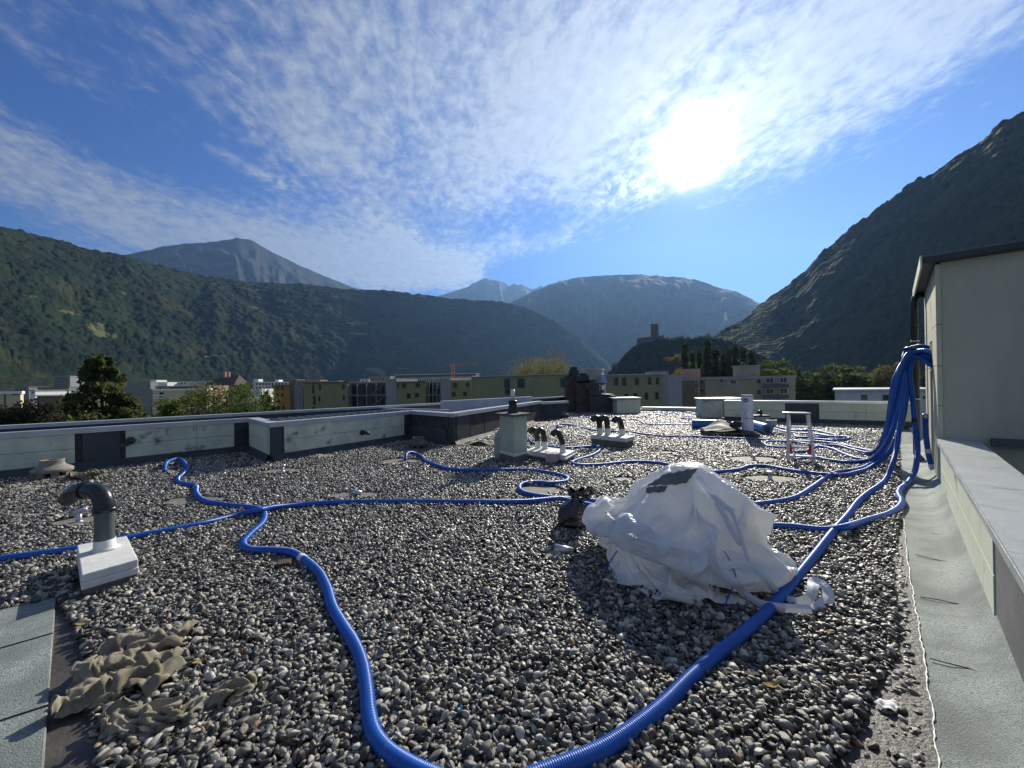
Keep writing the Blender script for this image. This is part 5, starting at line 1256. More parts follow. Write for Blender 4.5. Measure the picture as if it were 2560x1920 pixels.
ip = N.new('GeometryNodeInstanceOnPoints'); Lk.new(gi.outputs[0], ip.inputs['Points']); Lk.new(gti.outputs[0], ip.inputs['Instance']); ip.inputs['Pick Instance'].default_value = True
def attr(nm, ty, dst):
    q = N.new('GeometryNodeInputNamedAttribute'); q.data_type = ty; q.inputs['Name'].default_value = nm; return q.outputs[0] if ty != 'x' else None
Lk.new(attr('pick', 'INT', 0), ip.inputs['Instance Index'])
e2r = N.new('FunctionNodeEulerToRotation'); Lk.new(attr('rot', 'FLOAT_VECTOR', 0), e2r.inputs[0]); Lk.new(e2r.outputs[0], ip.inputs['Rotation'])
Lk.new(attr('scl', 'FLOAT_VECTOR', 0), ip.inputs['Scale']); Lk.new(ip.outputs[0], go.inputs[0])
md = gr.modifiers.new('pebbles', 'NODES'); md.node_group = ng
me.materials.append(pm)
# bed of grit under the stones
M['grit'] = mat('grit_bed', (.025, .024, .022), (.06, .057, .05), scale=60, detail=3, rough=.95, bump=.02, bscale=30)
mb = MB(); n_ = len(poly); mb.add([(p[0], p[1], .004) for p in poly], [tuple(range(n_))[::-1]])
build('gravel_bed', mb, M['grit'], kind='structure', recenter=False)
print('pebbles', n)
# ================================================================== CLOTH: sheets that were let fall and crumple; their settled points are kept here
def settle(P, faces, colliders, frames, mass, tens, bend, sd_, q, rest=None):
    """let a sheet fall over rounded lumps with the cloth solver, in a scratch scene; returns its settled points"""
    sc = bpy.data.scenes.new('scratch'); made = []
    def put_in(nm, V, Fc):
        me = bpy.data.meshes.new(nm); me.from_pydata([tuple(p) for p in V], [], Fc); o = bpy.data.objects.new(nm, me); sc.collection.objects.link(o); made.append(o); return o
    A_ = np.linspace(0, 2*np.pi, 28, endpoint=False); B_ = np.linspace(-np.pi/2, np.pi/2, 16)
    for (cx, cy, cz, rx, ry, rz, a) in colliders:
        u, v = np.meshgrid(A_, B_); x, y, z = np.cos(u)*np.cos(v)*rx, np.sin(u)*np.cos(v)*ry, np.sin(v)*rz
        V = np.stack([cx+x*math.cos(a)-y*math.sin(a), cy+x*math.sin(a)+y*math.cos(a), cz+z], -1).reshape(-1, 3)
        put_in('lump', V, [(i*28+j, i*28+(j+1) % 28, (i+1)*28+(j+1) % 28, (i+1)*28+j) for i in range(15) for j in range(28)])
    put_in('floor', [(-15, -11, .02), (15, -11, .02), (15, 19, .02), (-15, 19, .02)], [(0, 1, 2, 3)])
    for o in made:
        o.modifiers.new('c', 'COLLISION'); o.collision.thickness_outer = .008; o.collision.cloth_friction = 18; o.collision.damping = .5
    o = put_in('sheet', P, faces)
    m_ = o.modifiers.new('cloth', 'CLOTH'); s = m_.settings; s.quality = q; s.mass = mass; s.tension_stiffness = tens; s.compression_stiffness = tens; s.shear_stiffness = tens*.5; s.bending_stiffness = bend
    s.bending_damping = .5; s.air_damping = 1.5
    if rest is not None:
        o.shape_key_add(name='Basis'); rk = o.shape_key_add(name='rest'); rk.data.foreach_set('co', rest.reshape(-1)); s.rest_shape_key = rk
    c = m_.collision_settings; c.use_self_collision = True; c.self_distance_min = sd_; c.distance_min = .008; c.collision_quality = 3; c.self_friction = 8
    m_.point_cache.frame_start = 1; m_.point_cache.frame_end = frames
    for f in range(1, frames+1): sc.frame_set(f)
    dg = sc.view_layers[0].depsgraph; dg.update(); me = o.evaluated_get(dg).to_mesh(); co = np.zeros(len(me.vertices)*3); me.vertices.foreach_get('co', co)
    for w in made: bpy.data.objects.remove(w)
    bpy.data.scenes.remove(sc)
    return co.reshape(-1, 3)
def box_topo(n):
    """open-bottomed unit box, n x n cells a side, shared edge vertices"""
    idx = {}; V = []; Fc = []
    def vid(x, y, z):
        k = (x, y, z)
        if k not in idx: idx[k] = len(V); V.append((x/n-.5, y/n-.5, z/n-.5))
        return idx[k]
    for i in range(n):
        for j in range(n):
            Fc.append(tuple(vid(a, b, n) for a, b in ((i, j), (i+1, j), (i+1, j+1), (i, j+1))))
    for i in range(n):
        for j in range(n):
            Fc.append(tuple(vid(a, 0, b) for a, b in ((i, j), (i+1, j), (i+1, j+1), (i, j+1))))
            Fc.append(tuple(vid(a, n, b) for a, b in ((i, j), (i, j+1), (i+1, j+1), (i+1, j))))
            Fc.append(tuple(vid(0, a, b) for a, b in ((i, j), (i, j+1), (i+1, j+1), (i+1, j))))
            Fc.append(tuple(vid(n, a, b) for a, b in ((i, j), (i+1, j), (i+1, j+1), (i, j+1))))
    return np.array(V), Fc
def grid_topo(a, b):
    i = np.arange(a-1)[:, None]*b; j = np.arange(b-1)[None]
    return [tuple(f) for f in np.stack([i+j, i+b+j, i+b+j+1, i+j+1], -1).reshape(-1, 4).tolist()]
def crumpled(w, d, na, nb, ang, comp, amp, seed, L, frames, bend, sd_):
    U, Vv = np.meshgrid((np.arange(na)/(na-1)-.5)*w, (np.arange(nb)/(nb-1)-.5)*d, indexing='ij')
    X = U*comp[0]+.05*fbm(U*5+seed, Vv*5, 3, seed); Y = Vv*comp[1]+.05*fbm(U*5, Vv*5+seed, 3, seed+3)
    Z = .10+amp*(np.abs(fbm(U*9/w+seed, Vv*7/d, 3, seed+5))*2+.6*np.sin(U*26/w*1.3+Vv*7/d+seed)); Z = Z-Z.min()+.07
    ca, sa = math.cos(ang), math.sin(ang); P = np.stack([X*ca-Y*sa, X*sa+Y*ca, Z], -1).reshape(-1, 3)
    return settle(P, grid_topo(na, nb), L, frames, .35, 12, bend, sd_, 5, rest=np.stack([U, Vv, U*0], -1))
burlapA_pts = crumpled(1.45, 1.1, 56, 42, R(-52), (.74, .76), .075, 3, [(-.1, .12, .0, .25, .10, .06, .7), (.1, -.1, .0, .1, .22, .05, .2)], 50, .9, .010)
burlapB_pts = crumpled(1.5, .62, 58, 24, R(17), (.80, .60), .06, 8, [(.15, .05, .0, .24, .06, .09, .25)], 50, .9, .010)
burlapC_pts = crumpled(1.1, .7, 40, 28, R(-12), (.75, .65), .06, 5, [(-.15, 0, .0, .16, .12, .18, 0), (.15, 0, .0, .16, .08, .08, 0)], 45, .06, .010)
def cloth_obj(name, P, faces, material, parent=None, thick=.003, **k):
    mb = MB(); mb.add(P.tolist(), faces); o = build(name, mb, material, parent, smooth_=True, **k)
    q = o.modifiers.new('smooth', 'SUBSURF'); q.levels = 1; q.render_levels = 1
    s = o.modifiers.new('thick', 'SOLIDIFY'); s.thickness = thick; s.offset = 0
    return o
def put(P, c, sx, sy, sz, rot, z0=.02):
    Q = P.copy(); Q[:, :2] -= Q[:, :2].mean(0); Q[:, 2] -= Q[:, 2].min(); x, y = Q[:, 0]*sx, Q[:, 1]*sy
    return np.stack([c[0]+x*math.cos(rot)-y*math.sin(rot), c[1]+x*math.sin(rot)+y*math.cos(rot), Q[:, 2]*sz+z0], -1)
M['burlap'] = mat('burlap', (.40, .36, .27), (.26, .23, .17), scale=7, detail=8, rough=.98, c3=(.16, .135, .09), s3=4, lo3=.5, hi3=.75, bump=.0035, bscale=260, spec=.1, transl=.15)
g1 = G(332, 1675)
cloth_obj('burlap_sack', put(burlapA_pts, (g1.x, g1.y), .74, .80, .55, R(38)), grid_topo(56, 42), M['burlap'], thick=.003, label='crumpled tan burlap sack lying on the gravel at lower left', cat='burlap cloth')
g1 = G(455, 1795)
cloth_obj('burlap_sack', put(burlapB_pts, (g1.x, g1.y), .74, .55, .55, R(8)), grid_topo(58, 24), M['burlap'], thick=.003, label='twisted burlap tail reaching right from the crumpled sack at lower left', cat='burlap cloth')
g1 = G(212, 1199)
cloth_obj('burlap_sack', put(burlapC_pts, (g1.x, g1.y), 1.15, .7, .95, R(25)), grid_topo(40, 28), M['burlap'], thick=.003, label='small burlap bundle beside the concrete cowl at the left', cat='burlap cloth')
# ---- the big white bag
M['bag'] = mat('white_woven_bag', (.88, .89, .90), (.80, .82, .84), scale=3, detail=6, rough=.33, transl=.36, spec=.6, bump=.001, bscale=180)
def add_creases(M_, amp, sc):
    nt = M_.node_tree; E.nt = nt; bn = [n for n in nt.nodes if n.type == 'BUMP'][0]; old = E(bn.inputs['Height'].links[0].from_socket)
    tc_ = nt.nodes.new('ShaderNodeTexCoord'); v = tc_.outputs['Object']; h = old
    wn = nt.nodes.new('ShaderNodeTexNoise'); wn.inputs['Scale'].default_value = 2.5; nt.links.new(v, wn.inputs['Vector'])
    mx = nt.nodes.new('ShaderNodeVectorMath'); mx.operation = 'MULTIPLY_ADD'; mx.inputs[1].default_value = (.55, .55, .55); nt.links.new(wn.outputs['Color'], mx.inputs[0]); nt.links.new(v, mx.inputs[2])
    for k, (s_, a_) in enumerate(((sc, amp), (sc*2.4, amp*.42))):
        mp_ = nt.nodes.new('ShaderNodeMapping'); mp_.inputs['Rotation'].default_value = (.3, .5, .6+k); mp_.inputs['Scale'].default_value = (.55, 1.0, 1.5); nt.links.new(mx.outputs[0], mp_.inputs[0])
        vo = nt.nodes.new('ShaderNodeTexVoronoi'); vo.inputs['Scale'].default_value = s_; nt.links.new(mp_.outputs[0], vo.inputs['Vector']); h = h-E(vo.outputs['Distance'])*a_
    nt.links.new(h.k, bn.inputs['Height'])
add_creases(M['bag'], .016, 9.)
M['strap'] = mat('white_webbing', (.66, .69, .76), rough=.6, bump=.001, bscale=300, transl=.12)
M['seam_blue'] = mat('blue_stitching', (.03, .12, .50), rough=.7)
def bz(u, v, Y): p = D(u, v, Y); return p
cB = G(1735, 1475)   # front centre foot
fx = lambda u, Y: ray(u, 1300).x/ray(u, 1300).y*Y
Yf = 3.12
Yc = 3.75
bag = thing('bulk_bag', 'big crumpled white woven bulk bag with loose straps on the gravel', 'bulk bag', (fx(1735, Yc), Yc, 0))
def crumple(P, amp, sc, seed):
    """sharp creases along the normal"""
    du_ = np.gradient(P, axis=0); dv_ = np.gradient(P, axis=1); Nn = np.cross(du_, dv_); Nn /= np.linalg.norm(Nn, axis=-1, keepdims=True)+1e-9
    a, b = P[..., 0]*sc, (P[..., 2]*1.2+P[..., 1]*.8)*sc
    w = fbm(a*.5+3, b*.5, 3, seed+2)*1.2
    c = ridged(a*.55+w+b*.25, b*1.25-w*.6-a*.2, 4, seed, .55)+.5*ridged(a*1.6+b*.6+w*2, b*1.3-a*.5, 3, seed+4)
    return P+Nn*(c[..., None]*amp)
nbx = 36; BV, BF = box_topo(nbx); cxs = fx(1735, 3.70); Yb = 3.70
x_ = BV[:, 0]*1.36; y_ = BV[:, 1]*1.15; z_ = (BV[:, 2]+.5)*1.15
x_ = x_+.12*np.sin(z_*4+y_*3)+.04*np.sin(y_*17+z_*9); y_ = y_+.10*np.sin(z_*5+x_*4)+.03*np.sin(x_*15+z_*11); z_ = z_+.05*np.sin(x_*9+y_*7)
PB = settle(np.stack([x_*math.cos(.3)-y_*math.sin(.3)+cxs, x_*math.sin(.3)+y_*math.cos(.3)+Yb, z_+.12], -1), BF,
            [(cxs-.02, Yb, .12, .55, .42, .26, .1), (cxs+.15, Yb+.08, .46, .36, .28, .40, 0), (cxs+.16, Yb+.12, .60, .38, .27, .28, .1), (cxs-.48, Yb-.08, .22, .28, .24, .26, 0), (cxs+.42, Yb, .36, .27, .30, .34, 0), (cxs-.20, Yb+.05, .42, .36, .25, .24, .2)],
            64, .25, 30, 2.5, .010, 5)
PB[:, 0] = (PB[:, 0]-cxs)*.83+fx(1705, 3.5); PB[:, 1] = (PB[:, 1]-3.70)*.98+3.50
PB[:, 2] = (PB[:, 2]-.03)*1.0+.012
fo = cloth_obj('fabric', PB, BF, M['bag'], bag); fo.modifiers.remove(fo.modifiers['thick']); fo.modifiers['smooth'].levels = fo.modifiers['smooth'].render_levels = 2
for k_, (ns_, st_) in enumerate(((.34, -.055), (.15, -.022), (.07, -.007))):
    tx = bpy.data.textures.new('creases', 'VORONOI'); tx.noise_scale = ns_; tx.noise_intensity = 1.; tx.distance_metric = 'DISTANCE'; tx.weight_1 = 1.
    dm = fo.modifiers.new('creases', 'DISPLACE'); dm.texture = tx; dm.strength = st_; dm.mid_level = .4; dm.texture_coords = 'LOCAL'
# straps
bpy.context.view_layer.update(); dg_ = bpy.context.evaluated_depsgraph_get(); em = fo.evaluated_get(dg_).to_mesh()
PB = np.zeros(len(em.vertices)*3); em.vertices.foreach_get('co', PB); PB = PB.reshape(-1, 3)+np.array(org(bag))
def hit(u, v):
    """first point of the bag met by the sight line through u, v"""
    d = ray(u, v); best = None
    pts = PB
    q = pts-np.array([0, 0, EYE]); t = q@np.array(d)/(d.length_squared); e = np.linalg.norm(q-t[:, None]*np.array(d), axis=1)
    k = e < .014
    if not k.any(): return G(u, v, .03)
    t0 = t[k].min(); p = Vector((0, 0, EYE))+d*t0; return p
def ribbon(name, pts, w, parent, material, toward=.012, tw=0.):
    C, ss = resample(pts, .02); m_ = len(C); T = np.gradient(C, axis=0); T /= np.linalg.norm(T, axis=1)[:, None]
    rows = []
    for i in range(m_):
        c = Vector(C[i]); view = (Vector((0, 0, EYE))-c).normalized(); a_ = tw*math.sin(i*.21+len(pts))
        s_ = Vector(T[i]).cross(view).normalized(); s_ = (s_*math.cos(a_)+view*math.sin(a_)).normalized()
        rows.append([tuple(c+view*(toward*2+.006)+s_*w/2), tuple(c+view*(toward*2+.016)), tuple(c+view*(toward*2+.006)-s_*w/2)])
    mb = MB(); mb.grid(np.array(rows)); o = build(name, mb, material, parent, smooth_=False)
    return o
def on(L):
    out = []
    for (u0, v0), (u1, v1) in zip(L[:-1], L[1:]):
        n_ = max(1, int(math.hypot(u1-u0, v1-v0)/9))
        out += [hit(u0+(u1-u0)*i/n_, v0+(v1-v0)*i/n_) for i in range(n_)]
    out.append(hit(*L[-1])); C = np.array([tuple(p) for p in out])
    for _ in range(2): C[1:-1] = C[1:-1]*.5+(C[:-2]+C[2:])*.25
    return [Vector(c) for c in C]
S_ = lambda x, y: (1360+x*.3345, 1080+y*.3345)
ribbon('strap', on([S_(1150, 330), S_(1200, 400), S_(1270, 480), S_(1350, 560), S_(1420, 600)]), .045, bag, M['strap'], .02)
ribbon('strap', on([S_(1290, 530), S_(1350, 620), S_(1400, 740), S_(1440, 800), S_(1475, 850)]), .04, bag, M['strap'], .02)
ribbon('strap', on([S_(1400, 590), S_(1440, 680), S_(1470, 780), S_(1500, 880), S_(1530, 970)]), .03, bag, M['strap'], .03)
ribbon('strap', on([S_(1240, 870), S_(1262, 930), S_(1275, 1000)]) + on([S_(1340, 1040), S_(1420, 1110), S_(1490, 1200)]) + [G(*S_(1600, 1275), .035), G(*S_(1740, 1310), .05), G(*S_(1880, 1320), .05), G(*S_(2000, 1325), .06)], .055, bag, M['strap'], .015, .3)
ribbon('strap', on([S_(1310, 1010), S_(1400, 990), S_(1500, 980), S_(1560, 1000), S_(1640, 1070), S_(1700, 1150), S_(1735, 1205)]), .05, bag, M['strap'], .03, .2)
ribbon('strap', [G(*S_(1800, 1255), .03), G(*S_(1900, 1280), .05), G(*S_(1985, 1240), .09), G(*S_(2010, 1160), .13), G(*S_(2030, 1115), .12), G(*S_(2090, 1140), .12), G(*S_(2130, 1220), .08), G(*S_(2080, 1290), .05), G(*S_(2010, 1325), .03)], .07, bag, M['strap'], .0, .5)
for L in ([S_(545, 890), S_(505, 950), S_(460, 1020), S_(430, 1080)], [S_(1345, 890), S_(1385, 950), S_(1415, 1020), S_(1440, 1100), S_(1400, 1180), S_(1365, 1260), S_(1340, 1320)]):
    P_ = on(L); C, ss = resample(P_, .004); vw = [(Vector((0, 0, EYE))-Vector(c)).normalized() for c in C]
    C2 = [Vector(c)+v*.010+Vector((.006*math.sin(i*1.6), 0, .003*math.cos(i*1.6))) for i, (c, v) in enumerate(zip(C, vw))]
    mb = MB(); mb.tube(C2, .0032, 6); build('blue_seam', mb, M['seam_blue'], bag)
# number on the bag
p_ = hit(*S_(1243, 1152)); vw = (Vector((0, 0, EYE))-p_).normalized(); sx_ = Vector((1, 0, 0)); uz = vw.cross(sx_).normalized()
mb = MB(); q = p_+vw*.02
mb.bar(q-uz*.012, q+uz*.014, .004, .002, vw); mb.bar(q+uz*.014, q+uz*.006-sx_*.008, .004, .002, vw); build('number_mark', mb, M['seam'], bag, label='small black figure 1 inked on the front')
# felt offcuts poking out of the back of the bag
M['offcut'] = mat('grey_offcut', (.20, .21, .20), (.13, .135, .13), scale=9, rough=.8, c3=(.42, .42, .38), s3=9, lo3=.58, hi3=.68, bump=.006, bscale=110)
def offcut(pts_uvY, label, n=12, seed=0, sag=.03):
    (a, b, c, d) = [hit(q[0], q[1])+(Vector((0, 0, EYE))-hit(q[0], q[1])).normalized()*(.035+(4-q[2])*.0) for q in pts_uvY]; rows = []
    for i in range(n):
        row = []
        for j in range(n):
            s_, t_ = i/(n-1), j/(n-1); p = a.lerp(b, t_).lerp(d.lerp(c, t_), s_)
            row.append((p.x, p.y, p.z+sag*math.sin(s_*5+seed)*math.sin(t_*4+seed)+.006*math.sin(s_*23+t_*17)))
        rows.append(row)
    return felt_scrap('felt_offcut', rows, label, M['offcut'], .007, 'felt offcut')
offcut([(1618, 1216, 3.62), (1662, 1182, 3.95), (1745, 1172, 3.95), (1715, 1205, 3.60)], 'grey mineral felt offcut sticking out of the upper left of the white bag', seed=1, sag=.008)
offcut([(1614, 1232, 3.58), (1616, 1218, 3.62), (1668, 1214, 3.5), (1660, 1228, 3.48)], 'small black curled felt offcut at the left side of the white bag', seed=2, sag=.004)
# ---- black rubbish bag
M['binbag'] = mat('black_film', (.010, .010, .010), (.02, .018, .015), scale=12, rough=.18, bump=.006, bscale=14, spec=.7)
gb = G(1440, 1334); n1_, n2_ = 90, 70; rows = []
for i in range(n2_):
    t = i/(n2_-1); row = []
    ph = t*math.pi
    rad0 = .155*(math.sin(min(1, t*1.25+.12)*math.pi*.62)**.6 if t < .55 else 1.0) if False else None
    hgt = .42*t
    prof = np.interp(t, [0, .06, .2, .45, .62, .74, .80, .86, .93, 1.0], [.10, .15, .175, .17, .125, .06, .035, .05, .07, .055])
    for j in range(n1_+1):
        a = 2*math.pi*j/n1_
        pleat = (.10+.5*max(0, t-.35))*math.sin(a*9+3*math.sin(t*5)+math.sin(a*2)*2)*.16*(1 if t > .1 else t*10)
        rr_ = prof*(1+pleat+.10*float(fbm(np.array([a*1.2+4]), np.array([t*5]), 3, 5)[0])*(1 if 0 < j < n1_ else 1))
        if t > .86: rr_ *= (1+.55*math.cos(2*a)+.25*math.sin(3*a+1))
        row.append((gb.x+rr_*math.cos(a)*1.0+.10*max(0, t-.6)*1.0, gb.y+.16+rr_*math.sin(a), hgt+.02*math.sin(a*3)*max(0, t-.8)*6))
    row[-1] = row[0]; rows.append(row)
rb = thing('rubbish_bag', 'shiny black rubbish bag knotted at the top beside the left end of the white bag', 'rubbish bag', (gb.x, gb.y+.16, 0))
mb = MB(); mb.grid(crumple(np.array(rows), .006, 14, 71), flip=True); build('sack', mb, M['binbag'], rb, smooth_=True)
for s_ in (0,):
    pts = [Vector((gb.x+.10, gb.y+.14, .36)), Vector((gb.x+.15, gb.y+.13, .43)), Vector((gb.x+.19, gb.y+.14, .46)), Vector((gb.x+.21, gb.y+.15, .40)), Vector((gb.x+.15, gb.y+.15, .34)), Vector((gb.x+.08, gb.y+.15, .31))]
    C, ss = resample(pts, .012); mb = MB(); mb.tube(C, .018+.012*np.sin(ss*40)**2, 8); build('ear', mb, M['binbag'], rb, smooth_=True)
# ================================================================== THE TOWN
M['glass'] = mat('window_glass', (.02, .025, .03), rough=.12)
M['frame_dark'] = mat('window_frame_dark', (.05, .05, .05), rough=.6)
M['frame_white'] = mat('window_frame_white', (.6, .62, .62), rough=.6)
M['green_wall'] = mat('olive_cladding', (.30, .29, .15), (.26, .25, .13), scale=.6, rough=.9)
M['green_wall2'] = mat('olive_cladding_pale', (.31, .305, .18), (.28, .275, .16), scale=.6, rough=.9)
M['grey_conc'] = mat('grey_concrete_wall', (.25, .26, .27), (.20, .21, .22), scale=.5, rough=.9)
M['pale_conc'] = mat('pale_concrete', (.34, .35, .36), (.28, .29, .30), scale=.5, rough=.85)
M['orange_wall'] = mat('ochre_wall', (.40, .24, .05), (.34, .20, .04), scale=.5, rough=.9)
M['brown_wall'] = mat('brown_wall', (.15, .13, .10), (.12, .105, .085), scale=.5, rough=.9)
M['beige_wall'] = mat('beige_wall', (.34, .31, .235), (.30, .27, .205), scale=.4, rough=.9)
M['cream_wall'] = mat('cream_wall', (.62, .53, .36), (.55, .47, .32), scale=.4, rough=.9)
M['white_wall'] = mat('white_wall', (.62, .64, .66), (.54, .56, .58), scale=.4, rough=.85)
M['white_wall_bright'] = mat('bright_white_wall', (.80, .80, .78), rough=.8)
M['roof_grey'] = mat('flat_roof_grey', (.30, .30, .31), (.22, .22, .23), scale=.3, rough=.8)
M['tile'] = mat('dark_tiles', (.07, .05, .045), (.10, .07, .06), scale=3, rough=.9)
M['pinkw'] = mat('pink_wall', (.42, .26, .20), rough=.9)
WM = {'g': 'glass', 'w': 'frame_white', 'd': 'frame_dark'}
def bld(name, label, tl, tr, Y0, Y1, depth, wall, wins=(), cat='building', group=None, cap=.0, capm='roof_grey', zb=GZ, fr='d', extra=None, ztop=None):
    a, b = D(tl[0], tl[1], Y0), D(tr[0], tr[1], Y1); zt = (a.z+b.z)/2 if ztop is None else ztop
    A_, B_ = V2(a), V2(b); d = (B_-A_).normalized(); n = Vector((-d.y, d.x))      # n points away from the viewer
    t = thing(name, label, cat, (A_.x, A_.y, zb), group)
    mb = MB(); mb.prism([tuple(p) for p in (A_, B_, B_+n*depth, A_+n*depth)], zb, zt-(cap or 0)); build('wall', mb, M[wall], t)
    if cap:
        e = .25; q = [A_-d*e-n*e, B_+d*e-n*e, B_+d*e+n*(depth+e), A_-d*e+n*(depth+e)]
        mb = MB(); mb.prism([tuple(p) for p in q], zt-cap, zt); build('roof', mb, M[capm], t)
    def hitp(u, v):
        r_ = ray(u, v); den = r_.x*d.y-r_.y*d.x; s = (A_.x*d.y-A_.y*d.x)/den; return Vector((r_.x*s, r_.y*s, EYE+r_.z*s))
    def panel(nm, u0, u1, v0, v1, mt, off, th_, par):
        p, q = hitp(u0, v1), hitp(u1, v0)
        mb = MB(); c = [V2(p)-n*off, V2(q)-n*off, V2(q)-n*(off-th_), V2(p)-n*(off-th_)]; mb.prism([tuple(w) for w in c], p.z, q.z); return build(nm, mb, mt, par)
    for w in wins:
        u0, u1, v0, v1 = w[:4]; k = w[4] if len(w) > 4 else fr
        if k == 'x': panel('panel', u0, u1, v0, v1, M[w[5]], w[6] if len(w) > 6 else .12, w[7] if len(w) > 7 else .11, t); continue
        f_ = panel('window', u0, u1, v0, v1, M['frame_dark' if k == 'd' else 'frame_white'], .05, .045, t)
        m_ = min(.16*(u1-u0), 1.2); h_ = min(.12*(v1-v0), 1.2)
        if (u1-u0)*(v1-v0) > 40:
            if u1-u0 > 11:
                mid = (u0+u1)/2; panel('pane', u0+m_, mid-m_*.3, v0+h_, v1-h_, M['glass'], .065, .012, f_); panel('pane', mid+m_*.3, u1-m_, v0+h_, v1-h_, M['glass'], .065, .012, f_)
            else: panel('pane', u0+m_, u1-m_, v0+h_, v1-h_, M['glass'], .065, .012, f_)
        else: f_.data.materials[0] = M['glass']
    if extra: extra(t, panel, A_, B_, d, n, zt)
    return t
def rows_(us, vs, w, h, k=None):
    return [(u, u+w, v, v+h)+((k,) if k else ()) for v in vs for u in us]
# olive estate, left to right
bld('apartment_building', 'ochre apartment block with brown balconies just left of the striped stair wall', (683, 962), (724, 963), 105, 104, 12, 'orange_wall',
    rows_([691, 703], [967, 983], 6, 8)+[(689, 700, 999, 1007), (706, 712, 1014, 1024), (689, 700, 1015, 1024)], cap=.3, capm='brown_wall')
bld('stair_block', 'narrow dark brown stair block squeezed between the ochre flats and the striped wall', (724, 959), (736, 959), 100, 99, 10, 'brown_wall', [(725, 731, 985, 1026)])
def stripes(t, panel, A_, B_, d, n, zt):
    for k in range(5):
        p, q = A_+d*.1-n*.06, B_-d*.1-n*.06; z = zt-.5-k*2.1
        mb = MB(); mb.bar((p.x, p.y, z), (q.x, q.y, z-1.5), .06, .12, (n.x, n.y, 0)); build('stair_rail', mb, M['pale_conc'], t)
bld('stair_block', 'grey stair wall with pale diagonal stripes at the left end of the olive building', (736, 960), (758, 959), 96, 95.5, 10, 'grey_conc', (), extra=stripes)
WA = [(780, 786, 962, 984), (797, 803, 961, 975), (856, 862, 960.5, 974), (783, 789, 989, 1012), (796, 801, 990, 1003), (857, 862, 988, 1001), (781, 787, 1017, 1024)]
bld('olive_building', 'olive green apartment block with narrow windows right of the striped stair wall', (759, 956), (869, 954.5), 95, 92, 12, 'green_wall', WA, group='olive green apartment blocks', cap=.18, capm='frame_dark')
def gallery(slope):
    def f(t, panel, A_, B_, d, n, zt):
        L_ = (B_-A_).length
        for k in range(5):
            p = A_+d*(L_*k/4); mb = MB(); mb.bar((p.x, p.y, GZ), (p.x, p.y, zt), .18, .18); build('column', mb, M['grey_conc'], t)
        for k in range(3):
            z = zt-.12-k*2.75; mb = MB(); p, q = A_-n*.02, B_-n*.02; mb.bar((p.x, p.y, z), (q.x, q.y, z), .2, .2); build('slab', mb, M['grey_conc'], t)
            if k:
                mb = MB(); p, q = A_+d*(L_*.62)-n*.2, B_-n*.2; mb.bar((p.x, p.y, z), (q.x, q.y, z+2.6), .12, .3, (n.x, n.y, 0)); build('stair_flight', mb, M['grey_conc'], t)
        q_ = [A_+n*1.4, B_+n*1.4, B_+n*10, A_+n*10]; mb = MB(); mb.prism([tuple(p) for p in q_], GZ, zt-.02); build('back_wall', mb, M['frame_dark'], t)
        for k in range(2):
            for j in range(4):
                p = A_+n*1.36+d*(L_*(j+.2)/4); q = A_+n*1.36+d*(L_*(j+.75)/4); z = zt-2.6-k*2.75
                mb = MB(); mb.obox(((p.x+q.x)/2, (p.y+q.y)/2, z+1.0), ((q-p).x/2, (q-p).y/2, 0), (n.x*.03, n.y*.03, 0), (0, 0, .95)); build('window', mb, M['glass'], t)
    return f
def open_block(name, label, tl, tr, Y0, Y1):
    a, b = D(*tl, Y0), D(*tr, Y1); t = thing(name, label, 'stairwell', (a.x, a.y, GZ), 'open access galleries with stairs'); A_, B_ = V2(a), V2(b); d = (B_-A_).normalized(); n = Vector((-d.y, d.x))
    gallery(1)(t, None, A_, B_, d, n, (a.z+b.z)/2)
open_block('access_gallery', 'wide open glazed gallery of grey columns left of the first concrete shaft', (870, 957), (964, 955.5), 92, 89.5)
bld('lift_shaft', 'tall smooth concrete lift shaft between the wide gallery and the second olive block', (965, 946.5), (991, 946.5), 89, 88.2, 9, 'pale_conc', group='concrete lift shafts')
bld('olive_building', 'second olive green block between the two concrete lift shafts', (991.3, 954.5), (1063, 953), 88, 86, 12, 'green_wall', [(993, 996, 959, 971), (1005, 1016, 958.5, 970), (1039, 1050, 957.5, 969), (1017, 1027, 983, 996), (1037, 1047, 982, 994)], group='olive green apartment blocks', cap=.15, capm='frame_dark')
open_block('access_gallery', 'narrow open gallery with a stair left of the second concrete shaft', (1063.5, 954.5), (1101, 953.5), 86, 85)
bld('lift_shaft', 'second concrete lift shaft, directly left of the big olive block', (1101.5, 946), (1126, 945.5), 84.8, 84, 9, 'pale_conc', group='concrete lift shafts')
bld('olive_building', 'short olive green block with four square windows right of the second lift shaft', (1126.3, 952), (1178, 949.5), 83.8, 82, 10, 'green_wall', [(1133, 1143, 957, 969), (1165, 1173, 957, 967), (1130, 1139, 980, 991), (1158, 1167, 979, 990)], group='olive green apartment blocks')
WD = [(1261, 1275, 946.5, 970), (1263, 1275, 971.5, 986.5), (1294, 1311, 945.5, 970), (1401.5, 1417, 944.5, 968)]
bld('olive_building', 'large plain olive green block behind the pale chimney, topped by the yellow tree', (1178.5, 943), (1332, 934.5), 74, 66, 14, 'green_wall2', WD[:3], group='olive green apartment blocks', cap=.12, capm='coping')
bld('olive_building', 'olive wall return between the large plain block and the chimney stack', (1332.3, 934.5), (1424, 934.5), 66, 64, 14, 'green_wall2', WD[3:], group='olive green apartment blocks', cap=.12, capm='coping')
bld('concrete_tower', 'grey concrete lift tower rising behind the chimney stack', (1456, 922), (1505, 921), 80, 79, 8, 'pale_conc', cap=.12, capm='coping')
